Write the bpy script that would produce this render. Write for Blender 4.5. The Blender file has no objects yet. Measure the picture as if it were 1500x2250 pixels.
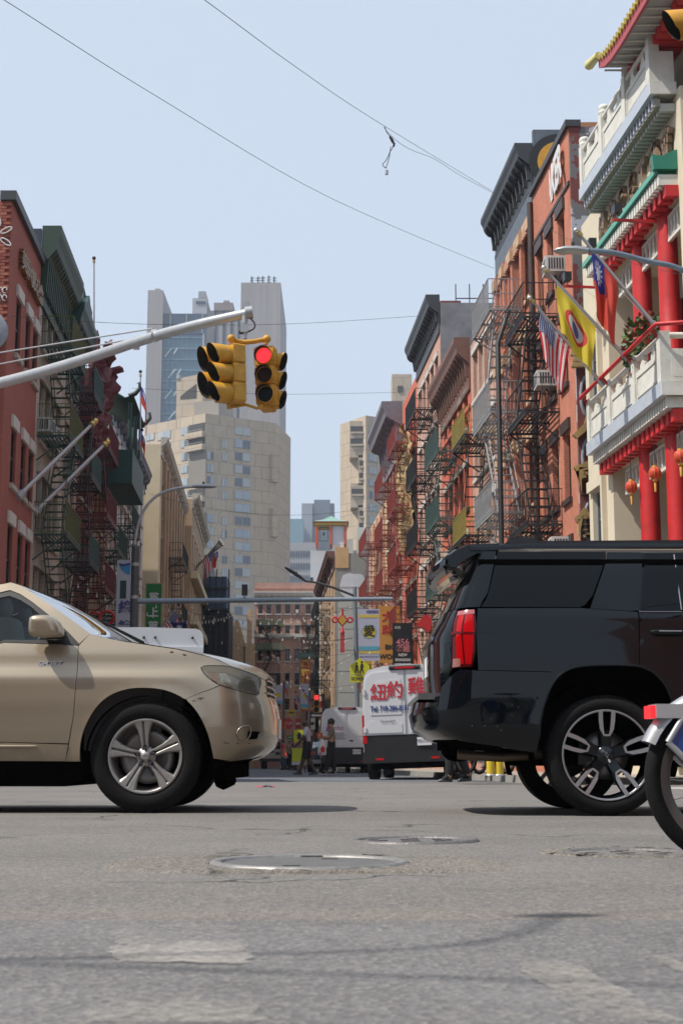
import bpy, bmesh, math, random
from math import sin, cos, tan, pi, radians, sqrt, atan2, hypot
from mathutils import Vector, Matrix, geometry
random.seed(7)
sc = bpy.context.scene
col = sc.collection
# ---------------------------------------------------------------- camera
F = 3200.0; CAMH = 0.355; TH = math.atan(553/3200)
cam_d = bpy.data.cameras.new('camera'); cam = bpy.data.objects.new('camera', cam_d); col.objects.link(cam)
cam.location = (0, 0, CAMH); cam.rotation_euler = (pi/2 + TH, 0, 0)
cam_d.sensor_fit = 'VERTICAL'; cam_d.sensor_height = 36; cam_d.lens = F/2250*36
cam_d.clip_start = .05; cam_d.clip_end = 9000
cam_d.dof.use_dof = True; cam_d.dof.focus_distance = 11.0; cam_d.dof.aperture_fstop = 9.0
sc.camera = cam
# ---------------------------------------------------------------- sky and sun
SUN = Vector((-.66, -.22, 1.0)).normalized()
w = bpy.data.worlds.new('World'); sc.world = w; w.use_nodes = True
wn = w.node_tree.nodes; wl = w.node_tree.links
sky = wn.new('ShaderNodeTexSky'); sky.sky_type = 'NISHITA'; sky.sun_disc = False
sky.sun_elevation = math.asin(SUN.z); sky.sun_rotation = math.atan2(SUN.x, SUN.y)
sky.altitude = 0; sky.air_density = 1.0; sky.dust_density = 2.0; sky.ozone_density = 3.0
bg = wn['Background']; bg.inputs['Strength'].default_value = .13
# humid summer haze: the clear-sky model mostly veiled by an even pale layer
veil = wn.new('ShaderNodeMix'); veil.data_type = 'RGBA'; veil.inputs[0].default_value = .86; veil.inputs[7].default_value = (3.72, 4.22, 4.95, 1)
wl.new(sky.outputs[0], veil.inputs[6]); wl.new(veil.outputs[2], bg.inputs['Color'])
sun_d = bpy.data.lights.new('sun', 'SUN'); sun_d.energy = 3.8; sun_d.angle = radians(.55); sun_d.color = (1, .94, .85)
sun = bpy.data.objects.new('sun', sun_d); col.objects.link(sun)
sun.rotation_euler = SUN.to_track_quat('Z', 'Y').to_euler(); sun.location = (-20, -8, 40)
sc.view_settings.view_transform = 'Standard'; sc.view_settings.look = 'None'
sc.view_settings.gamma = 1; sc.view_settings.exposure = 0.5; sc.view_settings.use_curve_mapping = False
sc.cycles.use_denoising = True
sc.cycles.max_bounces = 6; sc.cycles.diffuse_bounces = 3; sc.cycles.glossy_bounces = 4; sc.cycles.transparent_max_bounces = 12; sc.cycles.volume_bounces = 0
sc.cycles.caustics_reflective = False; sc.cycles.caustics_refractive = False

# ---------------------------------------------------------------- photo pixel -> direction
def ray(px, py):
    u = (px-750)/F; v = (1125-py)/F
    return Vector((u, cos(TH)-v*sin(TH), sin(TH)+v*cos(TH)))
def at(px, py, Y):
    r = ray(px, py); return Vector((r.x/r.y*Y, Y, CAMH + r.z/r.y*Y))
def onground(px, py, z=0):
    r = ray(px, py); k = (z-CAMH)/r.z; return Vector((r.x*k, r.y*k, z))

# ---------------------------------------------------------------- materials
MATS = {}
def nt(m):
    m.use_nodes = True; return m.node_tree.nodes, m.node_tree.links
def M(name, color=(.5,.5,.5), rough=.6, metal=0, var=.0, scale=3.0, bump=0, bscale=None, coat=0, emit=None, est=1, trans=0, spec=.5, dirt=0, coords='Object', stretch=None):
    if name in MATS: return MATS[name]
    m = bpy.data.materials.new(name); n, l = nt(m); b = n['Principled BSDF']
    b.inputs['Base Color'].default_value = (*color, 1); b.inputs['Roughness'].default_value = rough
    b.inputs['Metallic'].default_value = metal; b.inputs['Coat Weight'].default_value = coat
    b.inputs['Coat Roughness'].default_value = .04; b.inputs['Transmission Weight'].default_value = trans
    b.inputs['Specular IOR Level'].default_value = spec
    if emit: b.inputs['Emission Color'].default_value = (*emit, 1); b.inputs['Emission Strength'].default_value = est
    if var or bump or dirt:
        tc = n.new('ShaderNodeTexCoord'); vec = tc.outputs[coords]
        if stretch:
            mp = n.new('ShaderNodeMapping'); mp.inputs['Scale'].default_value = stretch; l.new(vec, mp.inputs[0]); vec = mp.outputs[0]
        nz = n.new('ShaderNodeTexNoise'); nz.inputs['Scale'].default_value = scale; nz.inputs['Detail'].default_value = 6; nz.inputs['Roughness'].default_value = .65
        l.new(vec, nz.inputs['Vector'])
        if var or dirt:
            mr = n.new('ShaderNodeMapRange'); mr.inputs[1].default_value = .25; mr.inputs[2].default_value = .75
            mr.inputs[3].default_value = 1-var; mr.inputs[4].default_value = 1+var
            l.new(nz.outputs['Fac'], mr.inputs[0])
            mx = n.new('ShaderNodeMix'); mx.data_type = 'RGBA'; mx.blend_type = 'MULTIPLY'; mx.inputs[0].default_value = 1
            mx.inputs[6].default_value = (*color, 1); cv = n.new('ShaderNodeCombineColor')
            for i in range(3): l.new(mr.outputs[0], cv.inputs[i])
            l.new(cv.outputs[0], mx.inputs[7]); out = mx.outputs[2]
            if dirt:
                n2 = n.new('ShaderNodeTexNoise'); n2.inputs['Scale'].default_value = scale*.35; n2.inputs['Detail'].default_value = 8; n2.inputs['Roughness'].default_value = .75
                l.new(vec, n2.inputs['Vector'])
                m2 = n.new('ShaderNodeMapRange'); m2.inputs[1].default_value = .5; m2.inputs[2].default_value = .72; m2.inputs[4].default_value = dirt
                l.new(n2.outputs['Fac'], m2.inputs[0])
                m3 = n.new('ShaderNodeMix'); m3.data_type = 'RGBA'; l.new(m2.outputs[0], m3.inputs[0]); l.new(out, m3.inputs[6])
                m3.inputs[7].default_value = (color[0]*.35+.01, color[1]*.33+.01, color[2]*.3+.01, 1); out = m3.outputs[2]
            l.new(out, b.inputs['Base Color'])
        if bump:
            nb = nz
            if bscale:
                nb = n.new('ShaderNodeTexNoise'); nb.inputs['Scale'].default_value = bscale; nb.inputs['Detail'].default_value = 4; l.new(vec, nb.inputs['Vector'])
            bp = n.new('ShaderNodeBump'); bp.inputs['Strength'].default_value = bump; bp.inputs['Distance'].default_value = .02
            l.new(nb.outputs['Fac'], bp.inputs['Height']); l.new(bp.outputs[0], b.inputs['Normal'])
    MATS[name] = m; return m
def brick(name, c1, c2, mortar, bw=.21, rh=.075, ms=.012, var=.25, dirt=.35, rough=.85):
    if name in MATS: return MATS[name]
    m = bpy.data.materials.new(name); n, l = nt(m); b = n['Principled BSDF']; b.inputs['Roughness'].default_value = rough
    uv = n.new('ShaderNodeUVMap'); bt = n.new('ShaderNodeTexBrick')
    bt.inputs['Color1'].default_value = (*c1, 1); bt.inputs['Color2'].default_value = (*c2, 1); bt.inputs['Mortar'].default_value = (*mortar, 1)
    bt.inputs['Scale'].default_value = 1; bt.inputs['Brick Width'].default_value = bw; bt.inputs['Row Height'].default_value = rh
    bt.inputs['Mortar Size'].default_value = ms; bt.inputs['Bias'].default_value = -.1
    l.new(uv.outputs[0], bt.inputs['Vector'])
    tc = n.new('ShaderNodeTexCoord'); nz = n.new('ShaderNodeTexNoise'); nz.inputs['Scale'].default_value = .9; nz.inputs['Detail'].default_value = 8; nz.inputs['Roughness'].default_value = .7
    mp = n.new('ShaderNodeMapping'); mp.inputs['Scale'].default_value = (1, 1, .45); l.new(tc.outputs['Object'], mp.inputs[0]); l.new(mp.outputs[0], nz.inputs['Vector'])
    mr = n.new('ShaderNodeMapRange'); mr.inputs[1].default_value = .3; mr.inputs[2].default_value = .7; mr.inputs[3].default_value = 1-var; mr.inputs[4].default_value = 1+var
    l.new(nz.outputs['Fac'], mr.inputs[0])
    vm = n.new('ShaderNodeVectorMath'); vm.operation = 'SCALE'; l.new(bt.outputs['Color'], vm.inputs[0]); l.new(mr.outputs[0], vm.inputs['Scale'])
    l.new(vm.outputs[0], b.inputs['Base Color'])
    bp = n.new('ShaderNodeBump'); bp.inputs['Strength'].default_value = .5; bp.inputs['Distance'].default_value = .01; bp.invert = True
    l.new(bt.outputs['Fac'], bp.inputs['Height']); l.new(bp.outputs[0], b.inputs['Normal'])
    MATS[name] = m; return m
def glass(name, tint=(.5,.6,.62), refl=.06, rough=.02, dark=False):
    if name in MATS: return MATS[name]
    m = bpy.data.materials.new(name); n, l = nt(m)
    if dark:
        b = n['Principled BSDF']; b.inputs['Base Color'].default_value = (*tint, 1); b.inputs['Roughness'].default_value = rough; b.inputs['Specular IOR Level'].default_value = .6
    else:
        o = n['Material Output']; t = n.new('ShaderNodeBsdfTransparent'); t.inputs[0].default_value = (*tint, 1)
        g = n.new('ShaderNodeBsdfGlossy'); g.inputs['Roughness'].default_value = rough
        fr = n.new('ShaderNodeFresnel'); fr.inputs[0].default_value = 1.5
        mx = n.new('ShaderNodeMixShader'); l.new(fr.outputs[0], mx.inputs[0]); l.new(t.outputs[0], mx.inputs[1]); l.new(g.outputs[0], mx.inputs[2]); l.new(mx.outputs[0], o.inputs[0])
    MATS[name] = m; return m

# ---------------------------------------------------------------- objects
def link(o, parent=None):
    col.objects.link(o)
    if parent is not None: o.parent = parent
    return o
def tag(o, label=None, cat=None, group=None, kind=None):
    if label: o['label'] = label
    if cat: o['category'] = cat
    if group: o['group'] = group
    if kind: o['kind'] = kind
    return o
def thing(name, label, cat, loc=(0,0,0), group=None):
    o = bpy.data.objects.new(name, None); o.empty_display_size = .2; o.location = loc
    link(o); return tag(o, label, cat, group)
def copy_tree(o, parent=None, loc=None, label=None, rz=None):
    c = o.copy(); link(c)
    c.parent = parent
    for ch in o.children: copy_tree(ch, c)
    if loc is not None: c.location = loc
    if rz is not None: c.rotation_euler.z = rz
    if label: c['label'] = label
    return c

class MB:
    """collects geometry; build() links it as ONE mesh object"""
    def __init__(s, fm=None): s.v = []; s.f = []; s.mi = []; s.fm = fm; s.cm = 0; s.sm = []; s.smooth = False
    def add(s, vs, fs):
        b = len(s.v); s.v += [tuple(p) for p in vs]
        for f in fs: s.f.append([b+i for i in f]); s.mi.append(s.cm); s.sm.append(s.smooth)
        return s
    def box(s, x0, x1, y0, y1, z0, z1):
        vs = [(x0,y0,z0),(x1,y0,z0),(x1,y1,z0),(x0,y1,z0),(x0,y0,z1),(x1,y0,z1),(x1,y1,z1),(x0,y1,z1)]
        return s.add(vs, [(0,3,2,1),(4,5,6,7),(0,1,5,4),(1,2,6,5),(2,3,7,6),(3,0,4,7)])
    def bar(s, p, q, w, h=None, up=(0,0,1)):
        h = h or w; p = Vector(p); q = Vector(q); d = (q-p)
        if d.length < 1e-6: return s
        d.normalize(); up = Vector(up)
        if abs(d.dot(up)) > .98: up = Vector((1,0,0)) if abs(d.x) < .9 else Vector((0,1,0))
        a = d.cross(up).normalized()*w/2; b = a.cross(d).normalized()*h/2
        vs = [p-a-b, p+a-b, p+a+b, p-a+b, q-a-b, q+a-b, q+a+b, q-a+b]
        return s.add(vs, [(0,3,2,1),(4,5,6,7),(0,1,5,4),(1,2,6,5),(2,3,7,6),(3,0,4,7)])
    def tube(s, pts, r, n=8, cap=True, smooth=True):
        pts = [Vector(p) for p in pts]; N = len(pts); rs = r if isinstance(r, (list, tuple)) else [r]*N
        vs = []; prev = None
        for i, p in enumerate(pts):
            d = (pts[min(i+1, N-1)] - pts[max(i-1, 0)])
            if d.length < 1e-9: d = Vector((0,0,1))
            d.normalize()
            if prev is None:
                up = Vector((0,0,1)) if abs(d.z) < .9 else Vector((1,0,0)); a = d.cross(up).normalized()
            else:
                a = prev - d*prev.dot(d); a = a.normalized() if a.length > 1e-6 else prev
            prev = a; b = d.cross(a)
            for k in range(n): t = 2*pi*k/n; vs.append(p + (a*cos(t)+b*sin(t))*rs[i])
        fs = [(i*n+k, i*n+(k+1) % n, (i+1)*n+(k+1) % n, (i+1)*n+k) for i in range(N-1) for k in range(n)]
        sv = s.smooth; s.smooth = smooth; s.add(vs, fs); s.smooth = sv
        if cap: s.add(vs[:n], [tuple(range(n))[::-1]]); s.add(vs[-n:], [tuple(range(n))])
        return s
    def prism(s, poly, a0, a1, axis='y'):
        f = {'y': lambda p, a: (p[0], a, p[1]), 'x': lambda p, a: (a, p[0], p[1]), 'z': lambda p, a: (p[0], p[1], a)}[axis]
        n = len(poly); vs = [f(p, a0) for p in poly] + [f(p, a1) for p in poly]
        return s.add(vs, [tuple(range(n)), tuple(range(2*n-1, n-1, -1))] + [(i, i+n, (i+1) % n+n, (i+1) % n) for i in range(n)])
    def lathe(s, prof, n=24, axis='z', c=(0,0,0), smooth=True, a0=0, a1=2*pi):
        c = Vector(c); vs = []; full = abs(a1-a0-2*pi) < 1e-6; m = n if full else n+1
        for r, h in prof:
            for k in range(m):
                t = a0+(a1-a0)*k/n
                vs.append(c + Vector({'z': (r*cos(t), r*sin(t), h), 'y': (r*cos(t), h, r*sin(t)), 'x': (h, r*cos(t), r*sin(t))}[axis]))
        fs = [(i*m+k, i*m+(k+1) % m, (i+1)*m+(k+1) % m, (i+1)*m+k) for i in range(len(prof)-1) for k in range(n)]
        sv = s.smooth; s.smooth = smooth; s.add(vs, fs); s.smooth = sv; return s
    def grid(s, rows, smooth=True):
        m = len(rows[0]); vs = [p for r in rows for p in r]
        fs = [(i*m+j, i*m+j+1, (i+1)*m+j+1, (i+1)*m+j) for i in range(len(rows)-1) for j in range(m-1)]
        sv = s.smooth; s.smooth = smooth; s.add(vs, fs); s.smooth = sv; return s
    def disc(s, c, r, axis='y', n=24, rx=None):
        c = Vector(c); vs = []
        for k in range(n):
            t = 2*pi*k/n; a, b = (rx or r)*cos(t), r*sin(t)
            vs.append(c + Vector({'z': (a,b,0), 'y': (a,0,b), 'x': (0,a,b)}[axis]))
        return s.add(vs, [tuple(range(n))])
    def ball(s, c, r, n=10, m=7, sc=(1,1,1)):
        return s.add(*ball_geo(Vector(c), r, n, m, sc)) if not s.smooth else s.add(*ball_geo(Vector(c), r, n, m, sc))
    def build(s, name, mat, parent=None, origin=None, smooth=None):
        if not s.v: return None
        vs = [s.fm(*p) for p in s.v] if s.fm else s.v
        if origin is not None: ox, oy, oz = origin; vs = [(p[0]-ox, p[1]-oy, p[2]-oz) for p in vs]
        me = bpy.data.meshes.new(name); me.from_pydata([tuple(p) for p in vs], [], s.f)
        mats = mat if isinstance(mat, (list, tuple)) else [mat]
        for k in mats: me.materials.append(k)
        me.polygons.foreach_set('material_index', s.mi)
        sm = s.sm if smooth is None else [smooth]*len(s.f)
        me.polygons.foreach_set('use_smooth', sm)
        uvl = me.uv_layers.new(name='UVMap'); dat = [0.0]*(2*len(me.loops)); V = s.v
        li = 0
        for f in s.f:
            a, b, c = V[f[0]], V[f[1]], V[f[-1]]
            ux, uy, uz = b[0]-a[0], b[1]-a[1], b[2]-a[2]; wx, wy, wz = c[0]-a[0], c[1]-a[1], c[2]-a[2]
            nx, ny, nz = abs(uy*wz-uz*wy), abs(uz*wx-ux*wz), abs(ux*wy-uy*wx)
            if nz >= nx and nz >= ny: i, j = 0, 1
            elif nx >= ny: i, j = 1, 2
            else: i, j = 0, 2
            for k in f: dat[li] = V[k][i]; dat[li+1] = V[k][j]; li += 2
        uvl.data.foreach_set('uv', dat)
        me.update()
        o = bpy.data.objects.new(name, me); link(o, parent)
        if origin is not None and parent is None: o.location = origin
        return o
def ball_geo(c, r, n=10, m=7, sc=(1,1,1)):
    vs = [c+Vector((0,0,r*sc[2]))]
    for i in range(1, m):
        t = pi*i/m
        for k in range(n): a = 2*pi*k/n; vs.append(c+Vector((r*sin(t)*cos(a)*sc[0], r*sin(t)*sin(a)*sc[1], r*cos(t)*sc[2])))
    vs.append(c-Vector((0,0,r*sc[2]))); L = len(vs)-1
    fs = [(0, 1+k, 1+(k+1) % n) for k in range(n)]
    fs += [(1+i*n+k, 1+(i+1)*n+k, 1+(i+1)*n+(k+1) % n, 1+i*n+(k+1) % n) for i in range(m-2) for k in range(n)]
    fs += [(L, 1+(m-2)*n+(k+1) % n, 1+(m-2)*n+k) for k in range(n)]
    return vs, fs
def interp(pts, x):
    if x <= pts[0][0]: return pts[0][1]
    for (a, p), (b, q) in zip(pts, pts[1:]):
        if x <= b: return p+(q-p)*(x-a)/(b-a) if b > a else q
    return pts[-1][1]
def smoothstep(a, b, x):
    t = max(0, min(1, (x-a)/(b-a))); return t*t*(3-2*t)
def catmull(pts, k=4, closed=False):
    P = [Vector(p) for p in pts]; n = len(P); out = []
    rng = range(n if closed else n-1)
    for i in rng:
        p0 = P[(i-1) % n] if closed or i > 0 else P[0]; p1 = P[i]; p2 = P[(i+1) % n]; p3 = P[(i+2) % n] if closed or i+2 < n else P[-1]
        for j in range(k):
            t = j/k; out.append(.5*((2*p1)+(-p0+p2)*t+(2*p0-5*p1+4*p2-p3)*t*t+(-p0+3*p1-3*p2+p3)*t**3))
    if not closed: out.append(P[-1])
    return out
def text_mesh(txt, size=1.0, align='CENTER', bold=0.0, ext=.004, sx=1.0):
    """outline lettering as mesh data in the XZ plane, facing -Y, centred"""
    cu = bpy.data.curves.new('lettering', 'FONT'); cu.body = txt; cu.size = size; cu.align_x = align; cu.align_y = 'CENTER'
    cu.extrude = ext; cu.offset = bold; cu.resolution_u = 3
    ob = bpy.data.objects.new('lettering', cu); col.objects.link(ob)
    dg = bpy.context.evaluated_depsgraph_get(); me = bpy.data.meshes.new_from_object(ob.evaluated_get(dg))
    bpy.data.objects.remove(ob); bpy.data.curves.remove(cu)
    me.transform(Matrix(((sx,0,0,0),(0,0,-1,0),(0,1,0,0),(0,0,0,1))))
    return me
def text(txt, size, mat, parent, loc, rz=0, bold=0, ext=.004, sx=1.0, name='lettering', mtx=None):
    me = text_mesh(txt, size, bold=bold, ext=ext, sx=sx); me.materials.clear(); me.materials.append(mat)
    o = bpy.data.objects.new(name, me); link(o, parent); o.location = loc; o.rotation_euler = (0, 0, rz)
    if mtx is not None: me.transform(mtx); o.location = (0,0,0); o.rotation_euler = (0,0,0)
    return o
# ================================================================ GROUND
def asphalt(name, c, c2, seam=None, speck=1.0):
    m = bpy.data.materials.new(name); n, l = nt(m); b = n['Principled BSDF']
    tc = n.new('ShaderNodeTexCoord'); v = tc.outputs['Object']
    def noise(s, d=5, r=.6):
        k = n.new('ShaderNodeTexNoise'); k.inputs['Scale'].default_value = s; k.inputs['Detail'].default_value = d; k.inputs['Roughness'].default_value = r; l.new(v, k.inputs['Vector']); return k.outputs['Fac']
    def mr(x, a, bb, c_, d):
        k = n.new('ShaderNodeMapRange'); k.inputs[1].default_value = a; k.inputs[2].default_value = bb; k.inputs[3].default_value = c_; k.inputs[4].default_value = d; l.new(x, k.inputs[0]); return k.outputs[0]
    def mix(f, a, bb, bl='MIX'):
        k = n.new('ShaderNodeMix'); k.data_type = 'RGBA'; k.blend_type = bl
        (l.new(f, k.inputs[0]) if not isinstance(f, float) else setattr(k.inputs[0], 'default_value', f))
        for i, q in ((6, a), (7, bb)): (l.new(q, k.inputs[i]) if not isinstance(q, tuple) else setattr(k.inputs[i], 'default_value', (*q, 1)))
        return k.outputs[2]
    def math_(op, a, bb):
        k = n.new('ShaderNodeMath'); k.operation = op
        for i, q in enumerate((a, bb)): (l.new(q, k.inputs[i]) if not isinstance(q, (float, int)) else setattr(k.inputs[i], 'default_value', q))
        return k.outputs[0]
    base = mix(mr(noise(.55, 8, .7), .35, .65, 0, 1), c, c2)
    if seam is not None:
        sx = n.new('ShaderNodeSeparateXYZ'); l.new(v, sx.inputs[0])
        wob = math_('ADD', sx.outputs[1], mr(noise(4.0, 6, .7), 0, 1, -.06, .06))
        near = mr(wob, seam-.03, seam+.03, 1, 0)
        base = mix(near, base, mix(mr(noise(1.2, 8, .7), .35, .65, 0, 1), (c[0]*.86, c[1]*.90, c[2]*.98), (c2[0]*.92, c2[1]*.97, c2[2]*1.06)))
        band = math_('MULTIPLY', mr(wob, seam-.05, seam+.02, 0, 1), mr(wob, seam+.06, seam+.35, 1, 0))
        base = mix(math_('MULTIPLY', band, mr(noise(60, 3), .4, .6, 0, .7)), base, (c2[0]*1.25, c2[1]*1.08, c2[2]*.9))
    # tyre-polished lanes and oil
    st = n.new('ShaderNodeMapping'); st.inputs['Scale'].default_value = (.12, 1.1, 1); l.new(v, st.inputs[0])
    kk = n.new('ShaderNodeTexNoise'); kk.inputs['Scale'].default_value = 1.0; kk.inputs['Detail'].default_value = 5; l.new(st.outputs[0], kk.inputs['Vector'])
    base = mix(mr(kk.outputs['Fac'], .5, .75, 0, .35), base, (c[0]*.62, c[1]*.62, c[2]*.63))
    vo = n.new('ShaderNodeTexVoronoi'); vo.inputs['Scale'].default_value = 95; l.new(v, vo.inputs['Vector'])
    sp = n.new('ShaderNodeSeparateColor'); l.new(vo.outputs['Color'], sp.inputs[0])
    base = mix(math_('MULTIPLY', mr(sp.outputs[0], .0, 1, .0, .55), float(speck)), base, mix(mr(sp.outputs[1], .35, .75, 0, 1), (c[0]*.55, c[1]*.55, c[2]*.56), (c2[0]*1.6, c2[1]*1.55, c2[2]*1.5)))
    # cracks
    cr = n.new('ShaderNodeTexVoronoi'); cr.feature = 'DISTANCE_TO_EDGE'; cr.inputs['Scale'].default_value = .35
    wv = n.new('ShaderNodeVectorMath'); wv.operation = 'ADD'; nz = n.new('ShaderNodeTexNoise'); nz.inputs['Scale'].default_value = 2.2; nz.inputs['Detail'].default_value = 6; l.new(v, nz.inputs['Vector'])
    l.new(v, wv.inputs[0]); l.new(nz.outputs['Color'], wv.inputs[1]); l.new(wv.outputs[0], cr.inputs['Vector'])
    crm = math_('MULTIPLY', mr(cr.outputs['Distance'], .002, .009, 1, 0), mr(noise(.8), .46, .56, 0, .85))
    base = mix(crm, base, (.018, .017, .016))
    l.new(base, b.inputs['Base Color']); b.inputs['Roughness'].default_value = .82; b.inputs['Specular IOR Level'].default_value = .35
    bp = n.new('ShaderNodeBump'); bp.inputs['Strength'].default_value = .75; bp.inputs['Distance'].default_value = .006
    h = math_('SUBTRACT', math_('ADD', math_('MULTIPLY', vo.outputs['Distance'], .6), math_('MULTIPLY', noise(28, 4), .8)), math_('MULTIPLY', crm, 2.0))
    l.new(h, bp.inputs['Height']); l.new(bp.outputs[0], b.inputs['Normal'])
    return m
m_road = asphalt('avenue_asphalt', (.126, .118, .110), (.178, .167, .155), seam=3.48)
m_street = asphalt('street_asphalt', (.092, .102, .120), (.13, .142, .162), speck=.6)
m_patch = asphalt('patch_asphalt', (.125, .113, .10), (.185, .168, .147), speck=1.0)
m_pave = M('pavement_concrete', (.34, .30, .25), .85, var=.18, scale=1.2, bump=.2, bscale=40, dirt=.5)
m_kerb = M('kerb_stone', (.24, .23, .21), .85, var=.2, scale=4, dirt=.5)

def LX(y): return -6.79-.0493*y
def RX(y): return 6.6-.0909*(y-28) if y < 36 else 5.873-.0678*(y-36)
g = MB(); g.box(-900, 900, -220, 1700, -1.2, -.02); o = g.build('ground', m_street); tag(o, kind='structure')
g = MB(); nx = 40
g.add([(-90,-2.5,0),(90,-2.5,0),(90,29.0,0),(-90,29.0,0)], [(0,1,2,3)]); o = g.build('avenue', m_road); tag(o, kind='structure')
ys = [29.0, 36, 50, 70, 90, 130, 175]
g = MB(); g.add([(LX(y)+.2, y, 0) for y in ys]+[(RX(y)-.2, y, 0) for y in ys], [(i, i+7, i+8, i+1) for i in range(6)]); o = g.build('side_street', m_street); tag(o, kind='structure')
# pavements: slabs with real joints, kerbs as separate stones
def pavement(name, inner, outer, ya, yb, yc):
    """inner/outer: X of building line and kerb line as functions of y; yc: kerb edge along the avenue"""
    root_m = MB(); n = 24
    yy = [ya+(yb-ya)*i/n for i in range(n+1)]
    root_m.add([(inner(y), y, .13) for y in yy]+[(outer(y), y, .13) for y in yy]+[(inner(y), y, -.01) for y in yy]+[(outer(y), y, -.01) for y in yy],
        [(i, i+n+1, i+n+2, i+1) for i in range(n)]+[(n+1+i, 3*n+3+i, 3*n+4+i, n+2+i) for i in range(n)])
    xa, xb = inner(ya), outer(ya); far = -75 if xa < 0 else 75
    root_m.box(min(far, xb), max(far, xb), yc, ya, -.01, .13)
    p = root_m.build(name, m_pave); tag(p, kind='structure')
    s = 1 if xb > xa else -1
    k = 0
    y = ya
    while y < yb-2:                      # kerb stones along the side street
        y2 = min(y+1.8, yb); q = MB(); x1, x2 = outer(y+.01), outer(y2-.02)
        q.add([(x1, y+.01, -.01), (x1+s*.16, y+.01, -.01), (x2+s*.16, y2-.02, -.01), (x2, y2-.02, -.01), (x1, y+.01, .136), (x1+s*.14, y+.01, .136), (x2+s*.14, y2-.02, .136), (x2, y2-.02, .136)],
              [(0,3,2,1),(4,5,6,7),(0,1,5,4),(1,2,6,5),(2,3,7,6),(3,0,4,7)]); q.build('kerb_stone', m_kerb, p); y = y2; k += 1
        if k > 26: break
    x = xb
    for i in range(14):                   # kerb stones along the avenue
        x2 = x-s*1.8; q = MB(); q.box(min(x, x2)+.008, max(x, x2)-.008, yc-.16, yc, -.01, .136+.001*(i % 3)); q.build('kerb_stone', m_kerb, p); x = x2
    if True:                              # slabs proud of the bed, joints recessed
        cnt = 0
        for y in [ya-2.6+1.3*i for i in range(22)]:
            a, b2 = (inner(max(y, ya)), outer(max(y, ya)))
            if y < ya: a = xb-s*12
            w = abs(b2-a); m_ = int(w/1.35)
            for j in range(m_):
                xl = b2-s*(.06+j*1.35); xr = xl-s*1.33; dx = outer(y+1.29)-outer(y) if y >= ya else 0
                if y+1.29 > ya > y: continue
                q = MB(); z1 = .139+.003*random.random()
                q.add([(xl,y,.12),(xr,y,.12),(xr+dx,y+1.28,.12),(xl+dx,y+1.28,.12),(xl,y,z1),(xr,y,z1),(xr+dx,y+1.28,z1),(xl+dx,y+1.28,z1)], [(4,5,6,7),(0,1,5,4),(1,2,6,5),(2,3,7,6),(3,0,4,7)])
                q.build('paving_slab', m_pave, p); cnt += 1
pavement('pavement_left', lambda y: LX(y), lambda y: LX(y)+2.9, 36.0, 150, 32.6)
pavement('pavement_right', lambda y: RX(y), lambda y: RX(y)-3.1, 27.6, 100, 25.4)

# worn road paint
def paint(name, c=(.62,.60,.55), wear=.5, scale=9):
    m = bpy.data.materials.new(name); n, l = nt(m); b = n['Principled BSDF']; b.inputs['Base Color'].default_value = (*c, 1); b.inputs['Roughness'].default_value = .8
    tc = n.new('ShaderNodeTexCoord'); nz = n.new('ShaderNodeTexNoise'); nz.inputs['Scale'].default_value = scale; nz.inputs['Detail'].default_value = 10; nz.inputs['Roughness'].default_value = .8
    l.new(tc.outputs['Object'], nz.inputs['Vector'])
    n2 = n.new('ShaderNodeTexNoise'); n2.inputs['Scale'].default_value = 1.6; n2.inputs['Detail'].default_value = 4; l.new(tc.outputs['Object'], n2.inputs['Vector'])
    ad = n.new('ShaderNodeMath'); ad.operation = 'ADD'; l.new(nz.outputs['Fac'], ad.inputs[0]); l.new(n2.outputs['Fac'], ad.inputs[1])
    # wear also fades towards the outline of each stripe (uv 0..1 across it)
    uv = n.new('ShaderNodeUVMap'); sx = n.new('ShaderNodeSeparateXYZ'); l.new(uv.outputs[0], sx.inputs[0])
    mr = n.new('ShaderNodeMapRange'); mr.inputs[1].default_value = .80+wear*.3; mr.inputs[2].default_value = 1.12+wear*.3; mr.inputs[4].default_value = .62 if wear > .2 else .9; l.new(ad.outputs[0], mr.inputs[0])
    l.new(mr.outputs[0], b.inputs['Alpha']); return m
m_worn = paint('worn_white_paint', (.46,.43,.385), .40, 45); m_line = paint('white_line_paint', (.6,.59,.55), .05)
def stripe(pts, mat, name='road_marking', z=.004):
    c = sum((Vector(p) for p in pts), Vector())/len(pts); q = MB()
    P2 = [Vector((p[0], p[1])) for p in pts]; dense = []
    for i in range(len(P2)):
        a, b = P2[i], P2[(i+1) % len(P2)]; n = max(2, int((b-a).length/.03))
        for k in range(n):
            t = a.lerp(b, k/n); dense.append((t.x+random.gauss(0, .008), t.y+random.gauss(0, .008), z))
    q.add(dense, [tuple(range(len(dense)))]); o = q.build(name, mat, origin=(c.x, c.y, 0)); tag(o, kind='structure'); return o
G = onground
stripe([G(262,2036), G(520,2036), G(555,2118), G(240,2118)], m_worn)
stripe([G(235,2150), G(560,2150), G(575,2250), G(190,2250)], paint('faint_paint', (.40,.38,.34), .62, 45))
stripe([G(1020,2030), G(1090,2030), G(1500,2250), G(1290,2250)], paint('faint_paint_b', (.42,.39,.34), .62, 45))
stripe([G(1335,2080), G(1420,2080), G(1500,2118), G(1500,2140)], paint('faint_paint_c', (.36,.34,.3), .62, 22))
stripe([G(1180,1722.5), G(1500,1721.5), G(1700,1721.5), G(1700,1725), G(1500,1725), G(1180,1725)], m_line)
stripe([G(1445,1731), G(1700,1731), G(1700,1734.5), G(1445,1734.5)], m_line)

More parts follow.
